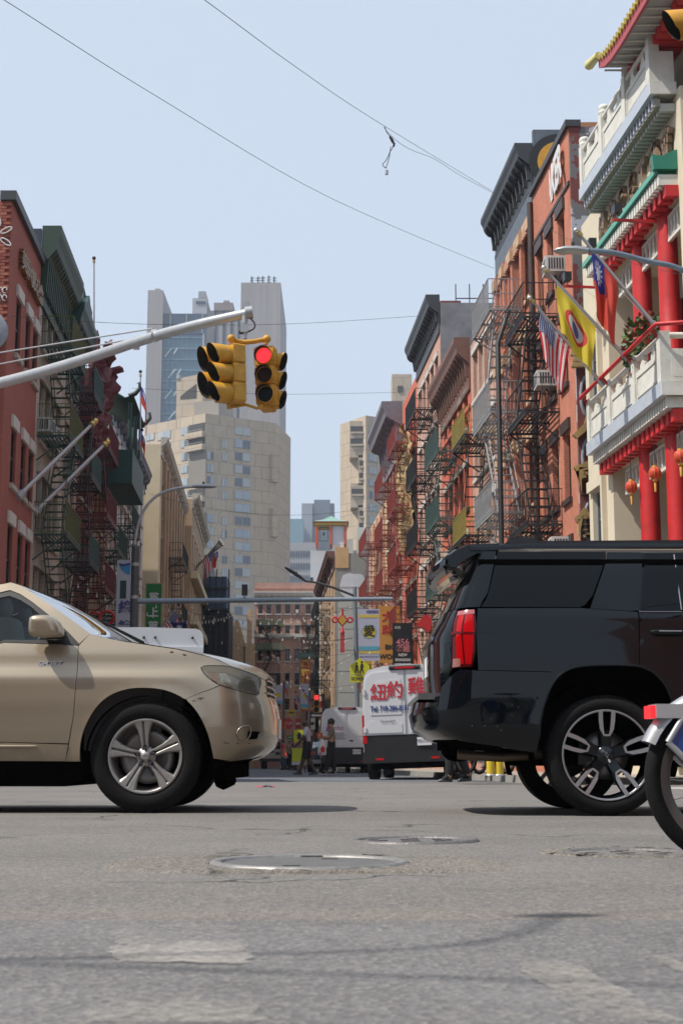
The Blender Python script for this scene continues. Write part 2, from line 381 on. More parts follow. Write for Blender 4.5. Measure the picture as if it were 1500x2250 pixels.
# manhole covers
m_iron = M('cast_iron', (.17,.16,.155), .55, .5, var=.3, scale=30, bump=.3, bscale=60)
m_edge = M('worn_steel_edge', (.26,.25,.24), .5, .6, var=.3, scale=25)
m_cover = M('manhole_cover_steel', (.10,.098,.096), .75, .0, var=.25, scale=12, bump=.15, bscale=90)
def manhole(label, px0, px1, py, solid, z=.012, tilt=0, squash=1.0):
    c = G((px0+px1)/2, py); r = (G(px1, py)-G(px0, py)).length/2
    t = thing('manhole_cover', label, 'manhole cover', (c.x, c.y, 0)); t.rotation_euler = (0, tilt, 0)
    q = MB(); q.lathe([(r-.035,.0),(r-.03,z),(r,z+.002),(r+.008,z-.006),(r+.016,-.012)], 64); q.build('frame', m_edge if solid else m_iron, t)
    q = MB(); zz = z-.006 if solid else z-.008
    q.lathe([(.0001,zz),(r-.042,zz),(r-.038,zz-.012)], 64, smooth=False); p = q.build('lid', m_cover if solid else m_iron, t)
    if solid:
        for a in (1.2, 4.4): q = MB(); q.box(cos(a)*r*.55-.03, cos(a)*r*.55+.03, sin(a)*r*.55-.012, sin(a)*r*.55+.012, zz, zz+.0015); q.build('pick_hole', M('hole_black', (.01,.01,.01), .9), p)
        q = MB(); q.box(-.04, .04, r-.06, r-.02, zz, zz+.006); q.build('latch', m_iron, p)
    else:
        k = 0
        for i in range(-7, 8):
            for j in range(-7, 8):
                x, y = i*.075+(j % 2)*.037, j*.07
                if hypot(x, y) < r-.09 and (i+j) % 2 == 0: q = MB(); q.box(x-.024, x+.024, y-.017, y+.017, zz, zz+.005); q.build('lug', m_iron, p)
    return t
manhole('smooth steel manhole cover with bright rim in the foreground road', 466, 895, 1901, True, .016)
manhole('tilted studded iron cover between the two cars', 772, 1048, 1848, False, .010, tilt=radians(-.5))
manhole('studded iron cover beside the bicycle wheel', 1240, 1520, 1874, False, .006)
# rough asphalt patch round the big cover (slightly proud, ragged)
def patch(name, cx, cy, rx, ry, inner, z=.009, sq=4):
    rows = []; N = 72
    for k in range(6):
        row = []
        for i in range(N+1):
            t = 2*pi*i/N; rr = (abs(cos(t))**sq+abs(sin(t))**sq)**(-1/sq); f = k/5
            x = inner*cos(t)*(1-f)+rx*rr*cos(t)*f; y = inner*sin(t)*(1-f)+ry*rr*sin(t)*f
            jit = random.gauss(0, .012) if 0 < k and i < N else 0
            row.append((cx+x+jit, cy+y+jit*.6, (z+random.gauss(0, .0025)) if k < 5 else -.004))
        row[-1] = row[0]; rows.append(row)
    q = MB(); q.grid(rows, smooth=True); o = q.build(name, m_patch); tag(o, kind='structure')
c = G(680.5, 1901); r = (G(895,1901)-G(466,1901)).length/2
patch('asphalt_patch', c.x, c.y, .74, .42, r+.012)
c = G(1380, 1874); patch('asphalt_patch', c.x, c.y, .36, .33, .262, .006, 2)
# ================================================================ VEHICLES IN THE FOREGROUND
m_tyre = M('tyre_rubber', (.006,.006,.0065), .8, spec=.25, var=.3, scale=18, bump=.15, bscale=60)
m_black = M('black_plastic', (.012,.012,.013), .5); m_well = M('underbody_black', (.003,.003,.003), 1, spec=0)
m_chrome = M('chrome', (.62,.62,.63), .12, 1.0); m_chrome_d = M('dark_chrome', (.25,.25,.26), .2, 1.0)
m_alloy = M('dull_alloy', (.33,.315,.30), .4, .6, var=.22, scale=14, dirt=.25); m_alloy_d = M('dark_groove_alloy', (.14,.132,.125), .5, .6, var=.3, scale=10)
m_mach = M('machined_alloy', (.42,.41,.42), .28, .8, var=.1, scale=40); m_rimblk = M('gloss_black_alloy', (.012,.016,.02), .18, .3)
m_disc = M('brake_disc', (.22,.21,.2), .4, .9); m_nut = M('lug_nut', (.05,.05,.055), .3, .8)
m_clear = glass('clear_glass', (.72,.80,.80)); m_privacy = glass('privacy_glass', (.001,.0015,.002), rough=.015, dark=True); m_privacy.node_tree.nodes['Principled BSDF'].inputs['Specular IOR Level'].default_value = .28
m_int = M('cabin_grey', (.10,.095,.09), .8); m_int2 = M('cabin_beige', (.25,.22,.18), .8)
m_plate = M('plate_white', (.75,.75,.75), .4)
def paint_mat(name, c, metal, rough, flake=.0, dust=0.0, low_col=(.3,.26,.2)):  # mixes a second colour in towards the bottom, with less coat
    m = M(name, c, rough, metal, coat=1.0); n, l = nt(m); b = n['Principled BSDF']
    if dust:
        tc = n.new('ShaderNodeTexCoord'); sx = n.new('ShaderNodeSeparateXYZ'); l.new(tc.outputs['Object'], sx.inputs[0])
        nz = n.new('ShaderNodeTexNoise'); nz.inputs['Scale'].default_value = 5; nz.inputs['Detail'].default_value = 8; nz.inputs['Roughness'].default_value = .7; l.new(tc.outputs['Object'], nz.inputs['Vector'])
        a = n.new('ShaderNodeMapRange'); a.inputs[1].default_value = .75; a.inputs[2].default_value = .2; a.inputs[3].default_value = 0; a.inputs[4].default_value = dust; l.new(sx.outputs[2], a.inputs[0])
        mu = n.new('ShaderNodeMath'); mu.operation = 'MULTIPLY'; l.new(a.outputs[0], mu.inputs[0]); l.new(nz.outputs['Fac'], mu.inputs[1])
        mx = n.new('ShaderNodeMix'); mx.data_type = 'RGBA'; l.new(mu.outputs[0], mx.inputs[0]); mx.inputs[6].default_value = (*c, 1); mx.inputs[7].default_value = (*low_col, 1); l.new(mx.outputs[2], b.inputs['Base Color'])
        m4 = n.new('ShaderNodeMath'); m4.operation = 'SUBTRACT'; m4.inputs[0].default_value = 1; l.new(mu.outputs[0], m4.inputs[1]); l.new(m4.outputs[0], b.inputs['Coat Weight'])
        r2 = n.new('ShaderNodeMath'); r2.operation = 'ADD'; r2.inputs[1].default_value = rough; l.new(mu.outputs[0], r2.inputs[0]); l.new(r2.outputs[0], b.inputs['Roughness'])
    return m

class Car:
    """body panels drawn in the side view (photo pixels), lifted onto a body surface that wraps round nose and tail"""
    def __init__(s, root, D, W, zprof, ends, bulges=(), px0=0.0):
        s.root = root; s.D = D; s.W = W; s.zp = zprof; s.ends = ends; s.bulges = bulges; s.x0 = root.location.x
    def xz(s, p): q = at(p[0], p[1], s.D); return (q.x-s.x0, q.z)
    def xzs(s, pts, smooth=0):
        r = [s.xz(p) for p in pts]
        if smooth: r = [(v.x, v.y) for v in catmull([(a, b, 0) for a, b in r], smooth, closed=True)]
        return r
    def end_par(s, x, z):
        for e in s.ends:
            d = e['dir']
            if (x-e['xs'])*d > 0: return e, interp(e['xn'], z)
        return None, 0
    def to_u(s, x, z):
        e, xn = s.end_par(x, z)
        if not e: return x
        d = e['dir']; t = min(1, max(0, (x-e['xs'])*d/((xn-e['xs'])*d))); a = math.asin(t**(e['p']/2))
        return e['xs']+d*a*e['k']
    def lift(s, u, z, off=0.0):
        base = s.W-interp(s.zp, z)
        for e in s.ends:
            d = e['dir']
            if (u-e['xs'])*d > 0:
                a = min(pi/2, (u-e['xs'])*d/e['k']); xn = interp(e['xn'], z)
                L = (xn-e['xs'])*d
                x = e['xs']+d*L*sin(a)**(2/e['p']); y = base*max(0, cos(a))**(2/e['p'])
                return Vector((x+d*off*sin(a), -(y+off*cos(a)), z))
        x = u
        b = 0
        for f in s.bulges: b += f(x, z)
        return Vector((x, -(base+b+off), z))
    def P(s, px, py, off=0.0):
        x, z = s.xz((px, py)); return s.lift(s.to_u(x, z), z, off)
    def mesh_panel(s, poly, holes=(), off=0.0, res=.05, skirt=.03, wrap=None, gap=0.0):
        """poly in side-view (x,z). returns (verts, faces) for the near side"""
        loops = [list(poly)]+[list(h) for h in holes]; V = []; E = []
        for lp in loops:
            dense = []
            n = len(lp)
            for i in range(n):
                a, b = Vector((s.to_u(*lp[i]), lp[i][1])), Vector((s.to_u(*lp[(i+1) % n]), lp[(i+1) % n][1])); k = max(1, int((b-a).length/res))
                for j in range(k): dense.append(a.lerp(b, j/k))
            b0 = len(V); V += dense; E += [(b0+i, b0+(i+1) % len(dense)) for i in range(len(dense))]
        P2 = [(p.x, p.y) for p in V[:E[-1][1]+1]] if False else None
        outer = V[:sum(1 for _ in range(1))] if False else None
        us = [p.x for p in V]; zs = [p.y for p in V]
        def inside(x, z):
            c = False
            for (i, j) in E:
                a, b = V[i], V[j]
                if (a.y > z) != (b.y > z) and x < (b.x-a.x)*(z-a.y)/(b.y-a.y)+a.x: c = not c
            return c
        def dist(x, z):
            m = 9
            for p in V:
                d = (p.x-x)**2+(p.y-z)**2
                if d < m: m = d
            return m
        z = min(zs)+res/2; row = 0; pts = []
        while z < max(zs):
            x = min(us)+(res/2 if row % 2 else 0)
            while x < max(us):
                if inside(x, z) and dist(x, z) > (res*.45)**2: pts.append(Vector((x, z)))
                x += res
            z += res*.87; row += 1
        res_ = geometry.delaunay_2d_cdt(V+pts, E, [], 0, 1e-6)
        vv, faces = res_[0], res_[2]
        fs = []
        for f in faces:
            cx = sum(vv[i].x for i in f)/len(f); cz = sum(vv[i].y for i in f)/len(f)
            if inside(cx, cz): fs.append(list(f))
        verts = [s.lift(p.x, p.y, off) for p in vv]
        for f in fs:
            a, b, c = (vv[i] for i in f[:3])
            if (b-a).x*(c-a).y-(b-a).y*(c-a).x < 0: f.reverse()
        ec = {}
        for f in fs:
            for i in range(len(f)):
                e = (f[i], f[(i+1) % len(f)]); k = (min(e), max(e)); ec.setdefault(k, []).append(e)
        sv = []; sf = []
        if skirt:
            ins = [s.lift(p.x, p.y, off-skirt) for p in vv]
            for k, es in ec.items():
                if len(es) == 1:
                    a, b = es[0]; n0 = len(sv); sv += [verts[a], verts[b], ins[b], ins[a]]; sf.append((n0+1, n0, n0+3, n0+2))
        return verts, fs, sv, sf
    def panel(s, name, px_poly, mat, holes=(), off=0.0, res=.05, skirt=.03, sides='both', parent=None, smooth=0, raw=False):
        parent = parent or s.root
        poly = px_poly if raw else s.xzs(px_poly, smooth)
        hs = [h if raw else s.xzs(h, smooth) for h in holes]
        v, f, sv, sf = s.mesh_panel(poly, hs, off, res, skirt)
        objs = []
        for sgn in ((1,) if sides == 'near' else (1, -1)):
            if sides == 'join' and sgn == -1:
                pass
            q = q_ if (sides == 'join' and sgn == -1) else MB(); q_ = q
            mv = [(p.x, p.y*sgn, p.z) for p in v]; msv = [(p.x, p.y*sgn, p.z) for p in sv]
            q.smooth = True; q.add(mv, f if sgn == 1 else [tuple(reversed(t)) for t in f]); q.smooth = False
            q.add(msv, sf if sgn == 1 else [tuple(reversed(t)) for t in sf])
            if sides != 'join' or sgn == -1:
                if sides == 'join':
                    o = q.build(name, mat, parent)
                    bm = bmesh.new(); bm.from_mesh(o.data); bmesh.ops.remove_doubles(bm, verts=[x for x in bm.verts if abs(x.co.y) < .004], dist=.002); bm.to_mesh(o.data); bm.free()
                else: o = q.build(name, mat, parent)
                objs.append(o)
        return objs
    def bridge(s, name, edge, sil, mat, p=2.5, nt_=17, off=0.0, parent=None, drop=0.0, skirt=0):
        """surface across the car between mirrored edge curves, crowned up to the silhouette curve"""
        E = [s.P(*e) for e in edge]; S = [s.xz(e) for e in sil]; rows = []
        for e, c in zip(E, S):
            row = []
            for i in range(nt_):
                t = -1+2*i/(nt_-1); t = math.copysign(abs(t)**.75, t); k = 1-abs(t)**p
                row.append((e.x+(c[0]-e.x)*k, t*abs(e.y), e.z+(c[1]-e.z)*k+off))
            rows.append(row)
        q = MB(); q.grid(rows); return q.build(name, mat, parent or s.root)
    def line(s, px_pts, r, name, mat, off=.0, parent=None, k=4, sides='both', n=6):
        pts = [Vector((*s.xz(p), 0)) for p in px_pts]; pts = catmull(pts, k) if k > 1 else pts
        L = [s.lift(s.to_u(p.x, p.y), p.y, off) for p in pts]
        for sg in ((1,-1) if sides != 'near' else (1,)):
            q = MB(); q.tube([(a.x, a.y*sg, a.z) for a in L], r, n); q.build(name, mat, parent or s.root)

def wheel(root, cx, cz, R, rimR, width, side_y, style, steer=0.0):
    """side_y: y of the outer tyre face in car space (negative: near side)"""
    sg = -1 if side_y < 0 else 1
    wroot = MB(); c = (cx, side_y, cz); w = width
    def Y(d): return side_y-sg*d             # d: depth inwards
    prof = [(rimR-.012, Y(.03)), (rimR+.004, Y(.012)), (rimR+.02, Y(.004)), (rimR+(R-rimR)*.45, Y(-.004)), (R-.035, Y(.006)), (R-.012, Y(.022)), (R-.002, Y(.045))]
    for k in range(1, 5): a = .045+(w-.09)*k/5; prof += [(R-.001, Y(a-.006)), (R-.009, Y(a-.004)), (R-.009, Y(a+.004)), (R-.001, Y(a+.006))]
    prof += [(R-.002, Y(w-.045)), (R-.02, Y(w-.015)), (rimR, Y(w-.01)), (rimR-.02, Y(w-.02))]
    q = MB(); q.lathe(prof, 72, 'y', (cx, 0, cz))
    N = 60
    for k in range(N):                       # shoulder tread blocks
        a = 2*pi*k/N
        for d0, d1 in ((.02, .05), (w-.05, w-.02)):
            ca, sa = cos(a), sin(a); tx, tz = -sa*.012, ca*.012
            vs = []
            for rr in (R-.016, R-.007):
                for dd in (d0, d1):
                    vs += [(cx+rr*ca-tx, Y(dd), cz+rr*sa-tz), (cx+rr*ca+tx, Y(dd), cz+rr*sa+tz)]
            q.add(vs, [(4,5,7,6),(0,1,5,4),(2,3,7,6),(0,4,6,2),(1,5,7,3)])
    tyre = q.build('wheel', m_tyre, root)
    def pol(r, a): return (cx+r*cos(a), cz+r*sin(a))
    if style == 'five_double':
        q = MB(); q.lathe([(rimR, Y(.006)), (rimR-.012, Y(.002)), (rimR-.022, Y(.012)), (rimR-.03, Y(.06)), (rimR-.05, Y(.17))], 64, 'y', (cx,0,cz)); q.build('rim', m_alloy, tyre)
        q = MB(); q.lathe([(.001, Y(.12)), (.13, Y(.12)), (.15, Y(.11)), (rimR-.075, Y(.11)), (rimR-.07, Y(.125))], 40, 'y', (cx,0,cz)); q.build('brake_disc', m_disc, tyre)
        q = MB(); q.lathe([(rimR-.05, Y(.17)), (.05, Y(.175))], 40, 'y', (cx,0,cz)); q.build('backplate', m_well, tyre)
        for k in range(5):
            a0 = pi/2+.09+2*pi*k/5; q = MB()
            half = [(.045,.030), (.09,.029), (.14,.034), (.19,.047), (.225,.062), (rimR-.012,.078)]
            for sd in (-1, 1):
                rows = []
                for r, hw in half:
                    row = []
                    for hh, dd in ((.006, .004), (.006+.006, -.004+.002), (hw*.78, -.004+.002), (hw, .010), (hw*1.02, .045)):
                        dep = dd+.030*(1-((r-.045)/(rimR-.05)))+.004
                        t = a0; x = cx+r*cos(t)-sd*hh*sin(t); z = cz+r*sin(t)+sd*hh*cos(t); row.append((x, Y(dep), z))
                    rows.append(row)
                q.grid(rows, smooth=False)
            q.build('spoke', m_alloy, tyre)
            q = MB(); rows = []
            for r, hw in ((.075, .0055), (.14, .007), (.20, .010), (.238, .012)):
                dep = .030*(1-((r-.045)/(rimR-.05)))+.0105
                rows.append([(cx+r*cos(a0)-e*hw*sin(a0), Y(dep), cz+r*sin(a0)+e*hw*cos(a0)) for e in (-1, 1)])
            q.grid(rows, smooth=False); q.build('spoke_groove', m_alloy_d, tyre)  # groove floor in a darker alloy tone than the spoke
            an = a0-.02; q = MB(); p = pol(.062, an); q.lathe([(.017, Y(.022)), (.017, Y(.05))], 16, 'y', (p[0],0,p[1])); q.disc((p[0], Y(.045), p[1]), .017); q.build('lug_hole', m_well, tyre)
            q = MB(); q.lathe([(.0085, Y(.04)), (.0085, Y(.026)), (.004, Y(.024)), (.0001, Y(.024))], 6, 'y', (p[0],0,p[1])); q.build('lug_nut', m_chrome_d, tyre)
        q = MB(); q.lathe([(.075, Y(.05)), (.062, Y(.034)), (.036, Y(.032)), (.034, Y(.02)), (.028, Y(.014)), (.0001, Y(.012))], 32, 'y', (cx,0,cz)); cap = q.build('hub_cap', m_alloy, tyre)
        q = MB()                              # oval emblem on the cap
        for rx, rz, oz in ((.021, .014, 0), (.007, .0138, 0), (.014, .006, .0075)):
            q.tube([(cx+rx*cos(t*2*pi/20), Y(.0095), cz+oz+rz*sin(t*2*pi/20)) for t in range(21)], .0022, 5, cap=False)
        q.build('emblem', m_chrome, cap)
    else:
        q = MB(); q.lathe([(rimR+.003, Y(.004)), (rimR-.009, Y(.001)), (rimR-.011, Y(.012))], 72, 'y', (cx,0,cz)); q.build('rim', m_mach, tyre)
        q = MB(); q.lathe([(rimR-.011, Y(.012)), (rimR-.022, Y(.05)), (rimR-.03, Y(.2))], 64, 'y', (cx,0,cz)); q.build('barrel', m_rimblk, tyre)
        q = MB(); q.lathe([(.06, Y(.13)), (.17, Y(.13)), (.17, Y(.14))], 40, 'y', (cx,0,cz)); q.build('brake_disc', m_disc, tyre)
        q = MB(); q.prism([pol(.1, 3.6), pol(.195, 3.5), pol(.195, 2.7), pol(.1, 2.6)], Y(.10), Y(.15)); q.build('caliper', m_black, tyre)
        for k in range(5):
            a0 = pi/2-.03+2*pi*k/5; ca, sa = cos(a0), sin(a0)
            def L(r, h, d): return (cx+r*ca-h*sa, Y(d), cz+r*sa+h*ca)
            q = MB()                          # black spoke body
            for sd in (-1, 1):
                rows = [[L(r, sd*h0, d+.01), L(r, sd*h1, d), L(r, sd*h2, d+.05)] for r, h0, h1, h2, d in ((.035,.0,.03,.036,.05), (.12,.0,.034,.05,.03), (.17,.022,.048,.058,.014), (.24,.025,.056,.06,.010), (rimR-.012,.028,.060,.062,.006))]
                q.grid(rows, smooth=False)
            q.add([L(.035, -.03, .05), L(.035, .03, .05), L(.125, .034, .03), L(.125, -.034, .03)], [(0,1,2,3)])
            q.build('spoke', m_rimblk, tyre)
            q = MB()                          # machined U-shaped face
            for sd in (-1, 1):
                pts = [(.128, 0), (.128, .022), (.175, .048), (.235, .056), (rimR-.004, .058), (rimR-.004, .030), (.235, .028), (.175, .022), (.142, .017), (.142, 0)]
                vs = [L(r, sd*h, .012-.010*(r-.128)/.18-.003) for r, h in pts]; vb = [L(r, sd*h, .012-.010*(r-.128)/.18+.012) for r, h in pts]
                q.add(vs+vb, [tuple(range(10)), tuple(range(19, 9, -1))]+[(i, i+10, (i+1) % 10+10, (i+1) % 10) for i in range(10)])
            q.build('spoke_face', m_mach, tyre)
        q = MB(); q.lathe([(.07, Y(.06)), (.055, Y(.035)), (.034, Y(.032)), (.030, Y(.022)), (.0001, Y(.020))], 32, 'y', (cx,0,cz)); cap = q.build('hub_cap', m_rimblk, tyre)
        q = MB(); q.tube([(cx+a, Y(.018), cz+b) for a, b in ((-.010,.004),(-.004,.004),(-.004,.020),(.003,.018),(.004,.004),(.011,.002),(.010,-.007),(.005,-.006),(.005,-.022),(-.002,-.021),(-.003,-.006),(-.010,-.004),(-.010,.004))], .0016, 5); q.build('emblem', m_chrome, cap)
    return tyre

def liner(root, cx, cz, R, y0, y1, name='wheel_arch_liner'):
    q = MB(); q.lathe([(R, y0), (R, y1)], 32, 'y', (cx, 0, cz), a0=-.35, a1=pi+.35); q.build(name, m_well, root)

# ---------------------------------------------------------------- champagne SUV
def Z1(zx, zy): return (zx/2.344, 1240+zy/2.344)
def Z1s(*p): return [Z1(a, b) for a, b in p]
HD = 10.75
c0 = at(317.8, 1661.5, HD)
suv = thing('suv', 'champagne beige SUV with a scuffed bumper crossing from the left', 'car', (c0.x, HD+.955, 0))
m_beige = paint_mat('champagne_paint', (.375,.31,.225), .68, .33, dust=.75, low_col=(.15,.11,.075))  # browner and darker towards the bottom of the body
zpr = [(.18,.10), (.30,.045), (.42,.02), (.62,.0), (.80,.004), (.93,.022), (1.02,.055), (1.10,.085), (1.16,.10), (1.30,.16), (1.50,.25), (1.72,.37)]
def flare(cx, cz, r0, r1, h):
    def f(x, z):
        d = hypot(x-cx, (z-cz)); return h*(1-smoothstep(r0, r1, d)) if z < cz+.55 else 0
    return f
WB = 2.79; wz = c0.z
nose = [(.2,.60), (.30,.64), (.36,.72), (.42,.83), (.48,.905), (.56,.94), (.70,.942), (.80,.925), (.88,.90), (.95,.89), (1.0,.88), (1.06,.85), (1.12,.80), (1.2,.6)]
tail = [(.2,-3.62), (.45,-3.75), (.75,-3.76), (1.05,-3.68), (1.3,-3.5), (1.72,-3.2)]
suvc = Car(suv, HD, .955, zpr, [dict(dir=1, xs=.42, xn=nose, p=2.7, k=.55), dict(dir=-1, xs=-3.15, xn=tail, p=3.0, k=.5)],
           [flare(0, wz, .40, .56, .018), flare(-WB, wz, .40, .56, .018), lambda x, z: .012*math.exp(-((z-.985)/.035)**2)*smoothstep(.62, .2, x)])
C = suvc
arch = Z1s((410,1015),(413,930),(436,845),(486,750),(556,680),(652,642),(758,635),(860,650),(952,694),(1010,752),(1050,822),(1080,905),(1098,1000))
arch = [(v.x, v.y) for v in catmull([(a, b, 0) for a, b in arch], 4)]
# front wing
C.panel('front_wing', Z1s((391,412),(445,348),(500,362),(560,378),(640,392),(750,409),(900,432),(1040,464),(1120,490),(1178,519),(1060,517),(1028,531),(1066,582),(1126,622),(1040,657),(958,691))+[p for p in arch[::-1] if p[0] < 958/2.344][0:]+Z1s((334,1015),(354,932),(381,782),(394,562)), m_beige, res=.035)
# front door, with the outline of the window cut out
beltL = Z1s((390,409),(300,406),(150,400),(0,394))
xr = -WB+.62
dr_px = lambda x, z: (0,0)
fd = C.xzs(Z1s((388,413),(391,562),(378,781),(351,922),(0,914)))+[(-1.62, C.xz(Z1(0,914))[1]), (-1.62, 1.07)]+C.xzs(Z1s((0,396),(150,402),(300,408)))
C.panel('front_door', fd, m_beige, raw=True)
rd = [(-1.63, C.xz(Z1(0,914))[1]), (-1.63, 1.07), (-2.72, 1.11), (-2.60, .85), (-2.42, .62), (-2.40, C.xz(Z1(0,914))[1])]
C.panel('rear_door', rd, m_beige, raw=True)
sillz = C.xz(Z1(0,918))[1]; botz = C.xz(Z1(0,1008))[1]
sl = C.xzs(Z1s((350,928),(333,1014)))+[(-2.39, botz), (-2.39, sillz), (-1.0, sillz)]
C.panel('sill', sl, m_beige, raw=True, off=.004)
q = MB(); x0_, z0_ = C.xz(Z1(195,938)); 
for sg in (1,-1):
    q = MB(); q.tube([C.lift(x, z0_, .010+.002) * 1 if sg == 1 else Vector((x, -C.lift(x, z0_, .012).y, z0_)) for x in [x0_-.0, x0_-.03, x0_-.5, x0_-1.2, -2.3]], [.004,.012,.014,.014,.006], 8); q.build('sill_moulding', m_beige, suv)
# rear quarter and tail
archR = [(-WB+.43*cos(t), wz+.43*sin(t)) for t in [radians(a) for a in range(-28, 210, 14)]]
rq = [(-2.41, botz), (-2.41, .62), (-2.61, .85), (-2.73, 1.11), (-3.55, 1.14), (-3.74, 1.0), (-3.76, .75), (-3.74, .45), (-3.62, .24), (-3.24, .22)]+[p for p in archR[::-1]][0:]
C.panel('rear_wing', rq, m_beige, raw=True, sides='join')
# pillars and window surround
wtop = Z1s((0,104),(60,128),(130,174),(200,228),(255,272),(330,338),(392,398))
ap = C.xzs(Z1s((0,62),(58,80),(130,128),(225,190),(330,262),(446,346),(393,401),(330,338),(255,272),(200,228),(130,174),(60,128),(0,104)))
rf = [(-3.3, 1.36), (-3.15, 1.64), (-2.6, 1.74), (-1.9, 1.755), (-1.35, 1.735)]
roof_edge_r = [(-3.2,1.62), (-2.6,1.66), (-1.9,1.68), (-1.35, C.xz(Z1(0,108))[1]-.02)]
full = C.xzs(Z1s((58,80),(130,128),(225,190),(330,262),(446,346),(393,401),(330,338),(255,272),(200,228),(130,174),(60,128),(0,104)))+[(-1.35,1.60), (-1.9,1.63), (-2.6,1.61), (-3.05,1.54), (-3.1,1.17), (-3.52,1.15), (-3.3,1.45), (-3.2,1.60), (-2.6,1.70), (-1.9,1.715), (-1.35,1.69)]+C.xzs(Z1s((0,62)))
C.panel('roof_rail', full, m_beige, raw=True, res=.06)
tr = C.xzs(Z1s((0,112),(60,137),(128,182),(198,238),(250,282),(322,345),(376,396),(0,384)))
black = C.xzs(Z1s((0,105),(60,129),(130,175),(200,229),(255,273),(330,339),(391,402),(388,408),(0,392)))+[(-1.6,1.085), (-2.72,1.12), (-3.08,1.17), (-3.03,1.53), (-2.6,1.60), (-1.9,1.62), (-1.35,1.595)]
gl_poly = C.xzs(Z1s((0,136),(60,160),(122,198),(178,246),(225,288),(290,342),(325,382),(0,380)))+[(-1.42,1.105), (-1.42,1.54)]
gl2 = [(-1.5,1.11), (-1.5,1.56), (-1.9,1.575), (-2.5,1.565), (-2.62,1.15)]
C.panel('window_frame', black, m_black, holes=[gl_poly, gl2], raw=True, off=-.006, res=.06)
C.panel('side_window', gl_poly, m_clear, raw=True, off=-.012, skirt=0)
C.panel('side_window', gl2, m_clear, raw=True, off=-.012, skirt=0)
# bonnet, windscreen, roof
he = Z1s((560,376),(640,388),(750,405),(900,428),(1040,460),(1120,486),(1185,518),(1250,540),(1310,563),(1352,577))
hs = Z1s((575,368),(655,381),(765,396),(920,418),(1060,441),(1150,459),(1215,477),(1275,494),(1330,515),(1368,543))
C.bridge('bonnet', he, hs, m_beige, p=5, nt_=25)
we = Z1s((58,82),(130,130),(225,192),(330,264),(446,348),(520,366),(600,384))
ws = Z1s((66,72),(175,103),(275,152),(395,222),(505,292),(575,335),(634,378))
C.bridge('windscreen', we, ws, glass('windscreen_blue', (.34,.50,.58)), p=2.4)
q = MB(); 
for (x, y, z) in [(0,0,0)]:
    a = C.P(*Z1(540,376)); rows = []
    for i in range(13):
        t = -1+i/6; rows.append([(a.x+.20*(1-t*t)+.02, t*abs(a.y)*.99, a.z-.01), (a.x+.34*(1-t*t)+.06, t*abs(a.y)*.98, a.z-.055)])
    q.grid(rows)
q.build('cowl', m_black, suv)
for yy in (-.42, .22):                                   # wiper blades on the glass
    q = MB(); p0 = Vector((C.P(*Z1(600,384)).x+.13, yy, C.P(*Z1(600,384)).z+.015)); q.tube([p0, p0+Vector((-.20,-.12,.10)), p0+Vector((-.42,-.25,.21))], [.012,.009,.004], 6); q.build('wiper', m_black, suv)
re_ = [(-3.2,1.60), (-2.6,1.70), (-1.9,1.715), (-1.35,1.69), C.xz(Z1(0,62)), C.xz(Z1(58,82))]
rows = []
for (x, z), up in zip(re_, (.02,.045,.05,.045,.03,.012)):
    e = C.lift(C.to_u(x, z), z); rows.append([(x, t*abs(e.y), z+up*(1-abs(t)**2.2)) for t in [i/8-1 for i in range(17)]])
q = MB(); q.grid(rows); q.build('roof', m_beige, suv)
rows = []
for (x, z) in [(-3.2,1.60), (-3.42,1.36), (-3.55,1.15)]:
    e = C.lift(C.to_u(max(x,-3.15), z), z); rows.append([(x-.04*(1-t*t), t*abs(e.y)*.97, z) for t in [i/6-1 for i in range(13)]])
q = MB(); q.grid(rows); q.build('rear_window', m_privacy, suv)
# front bumper wraps round the nose
bump_px = Z1s((958,693),(1042,659),(1130,624),(1232,652),(1312,668),(1360,672))
bp_ = C.xzs(bump_px)+[(interp(nose,.86), .86), (interp(nose,.70), .70), (interp(nose,.56), .56), (interp(nose,.475), .475), (.86,.435), (.76,.395), (.62,.372)]+C.xzs([p for p in arch[::-1] if p[0] > 962/2.344])
C.panel('front_bumper', bp_, m_beige, raw=True, sides='join', res=.03)
lp = [(interp(nose,.47), .47), (.86,.43), (.76,.39), (.62,.368), (.5,.36), (.50,.24), (interp(nose,.26), .26)]
C.panel('lower_grille', lp, m_well, raw=True, sides='join', off=-.05)
hl = Z1s((1030,530),(1048,519),(1110,517),(1182,521),(1250,541),(1326,573),(1323,640),(1312,666),(1232,650),(1130,620),(1068,580))
m_lens = glass('headlamp_lens', (.95,.94,.88), rough=.1)
n, l = nt(m_lens); df = n.new('ShaderNodeBsdfDiffuse'); df.inputs[0].default_value = (.52,.48,.38,1); mo = n['Material Output']; ol = mo.inputs[0].links[0].from_socket; mx = n.new('ShaderNodeMixShader'); mx.inputs[0].default_value = .2; l.new(ol, mx.inputs[1]); l.new(df.outputs[0], mx.inputs[2]); l.new(mx.outputs[0], mo.inputs[0])
m_lampback = M('lamp_reflector', (.52,.49,.42), .35, .2, var=.15, scale=6); m_amber = M('amber_lens', (.75,.16,.02), .25); m_hazed = M('yellowed_lens', (.52,.46,.32), .4)
hlo = C.panel('headlamp', hl, m_lampback, off=-.022, res=.03)
for o in hlo:
    pass
C.panel('headlamp_lens', hl, m_lens, off=.002, res=.03, skirt=.02, parent=hlo[0], sides='near')
C.panel('turn_signal', Z1s((1066,558),(1112,556),(1128,600),(1118,608),(1084,584)), m_amber, off=-.014, res=.03, skirt=0, parent=hlo[0], sides='near')
C.panel('reflector_bowl', Z1s((1126,558),(1160,556),(1190,600),(1196,632),(1150,622),(1134,604)), M('lamp_chrome', (.40,.40,.38), .2, .9), off=-.013, res=.02, skirt=0, parent=hlo[0], sides='near')
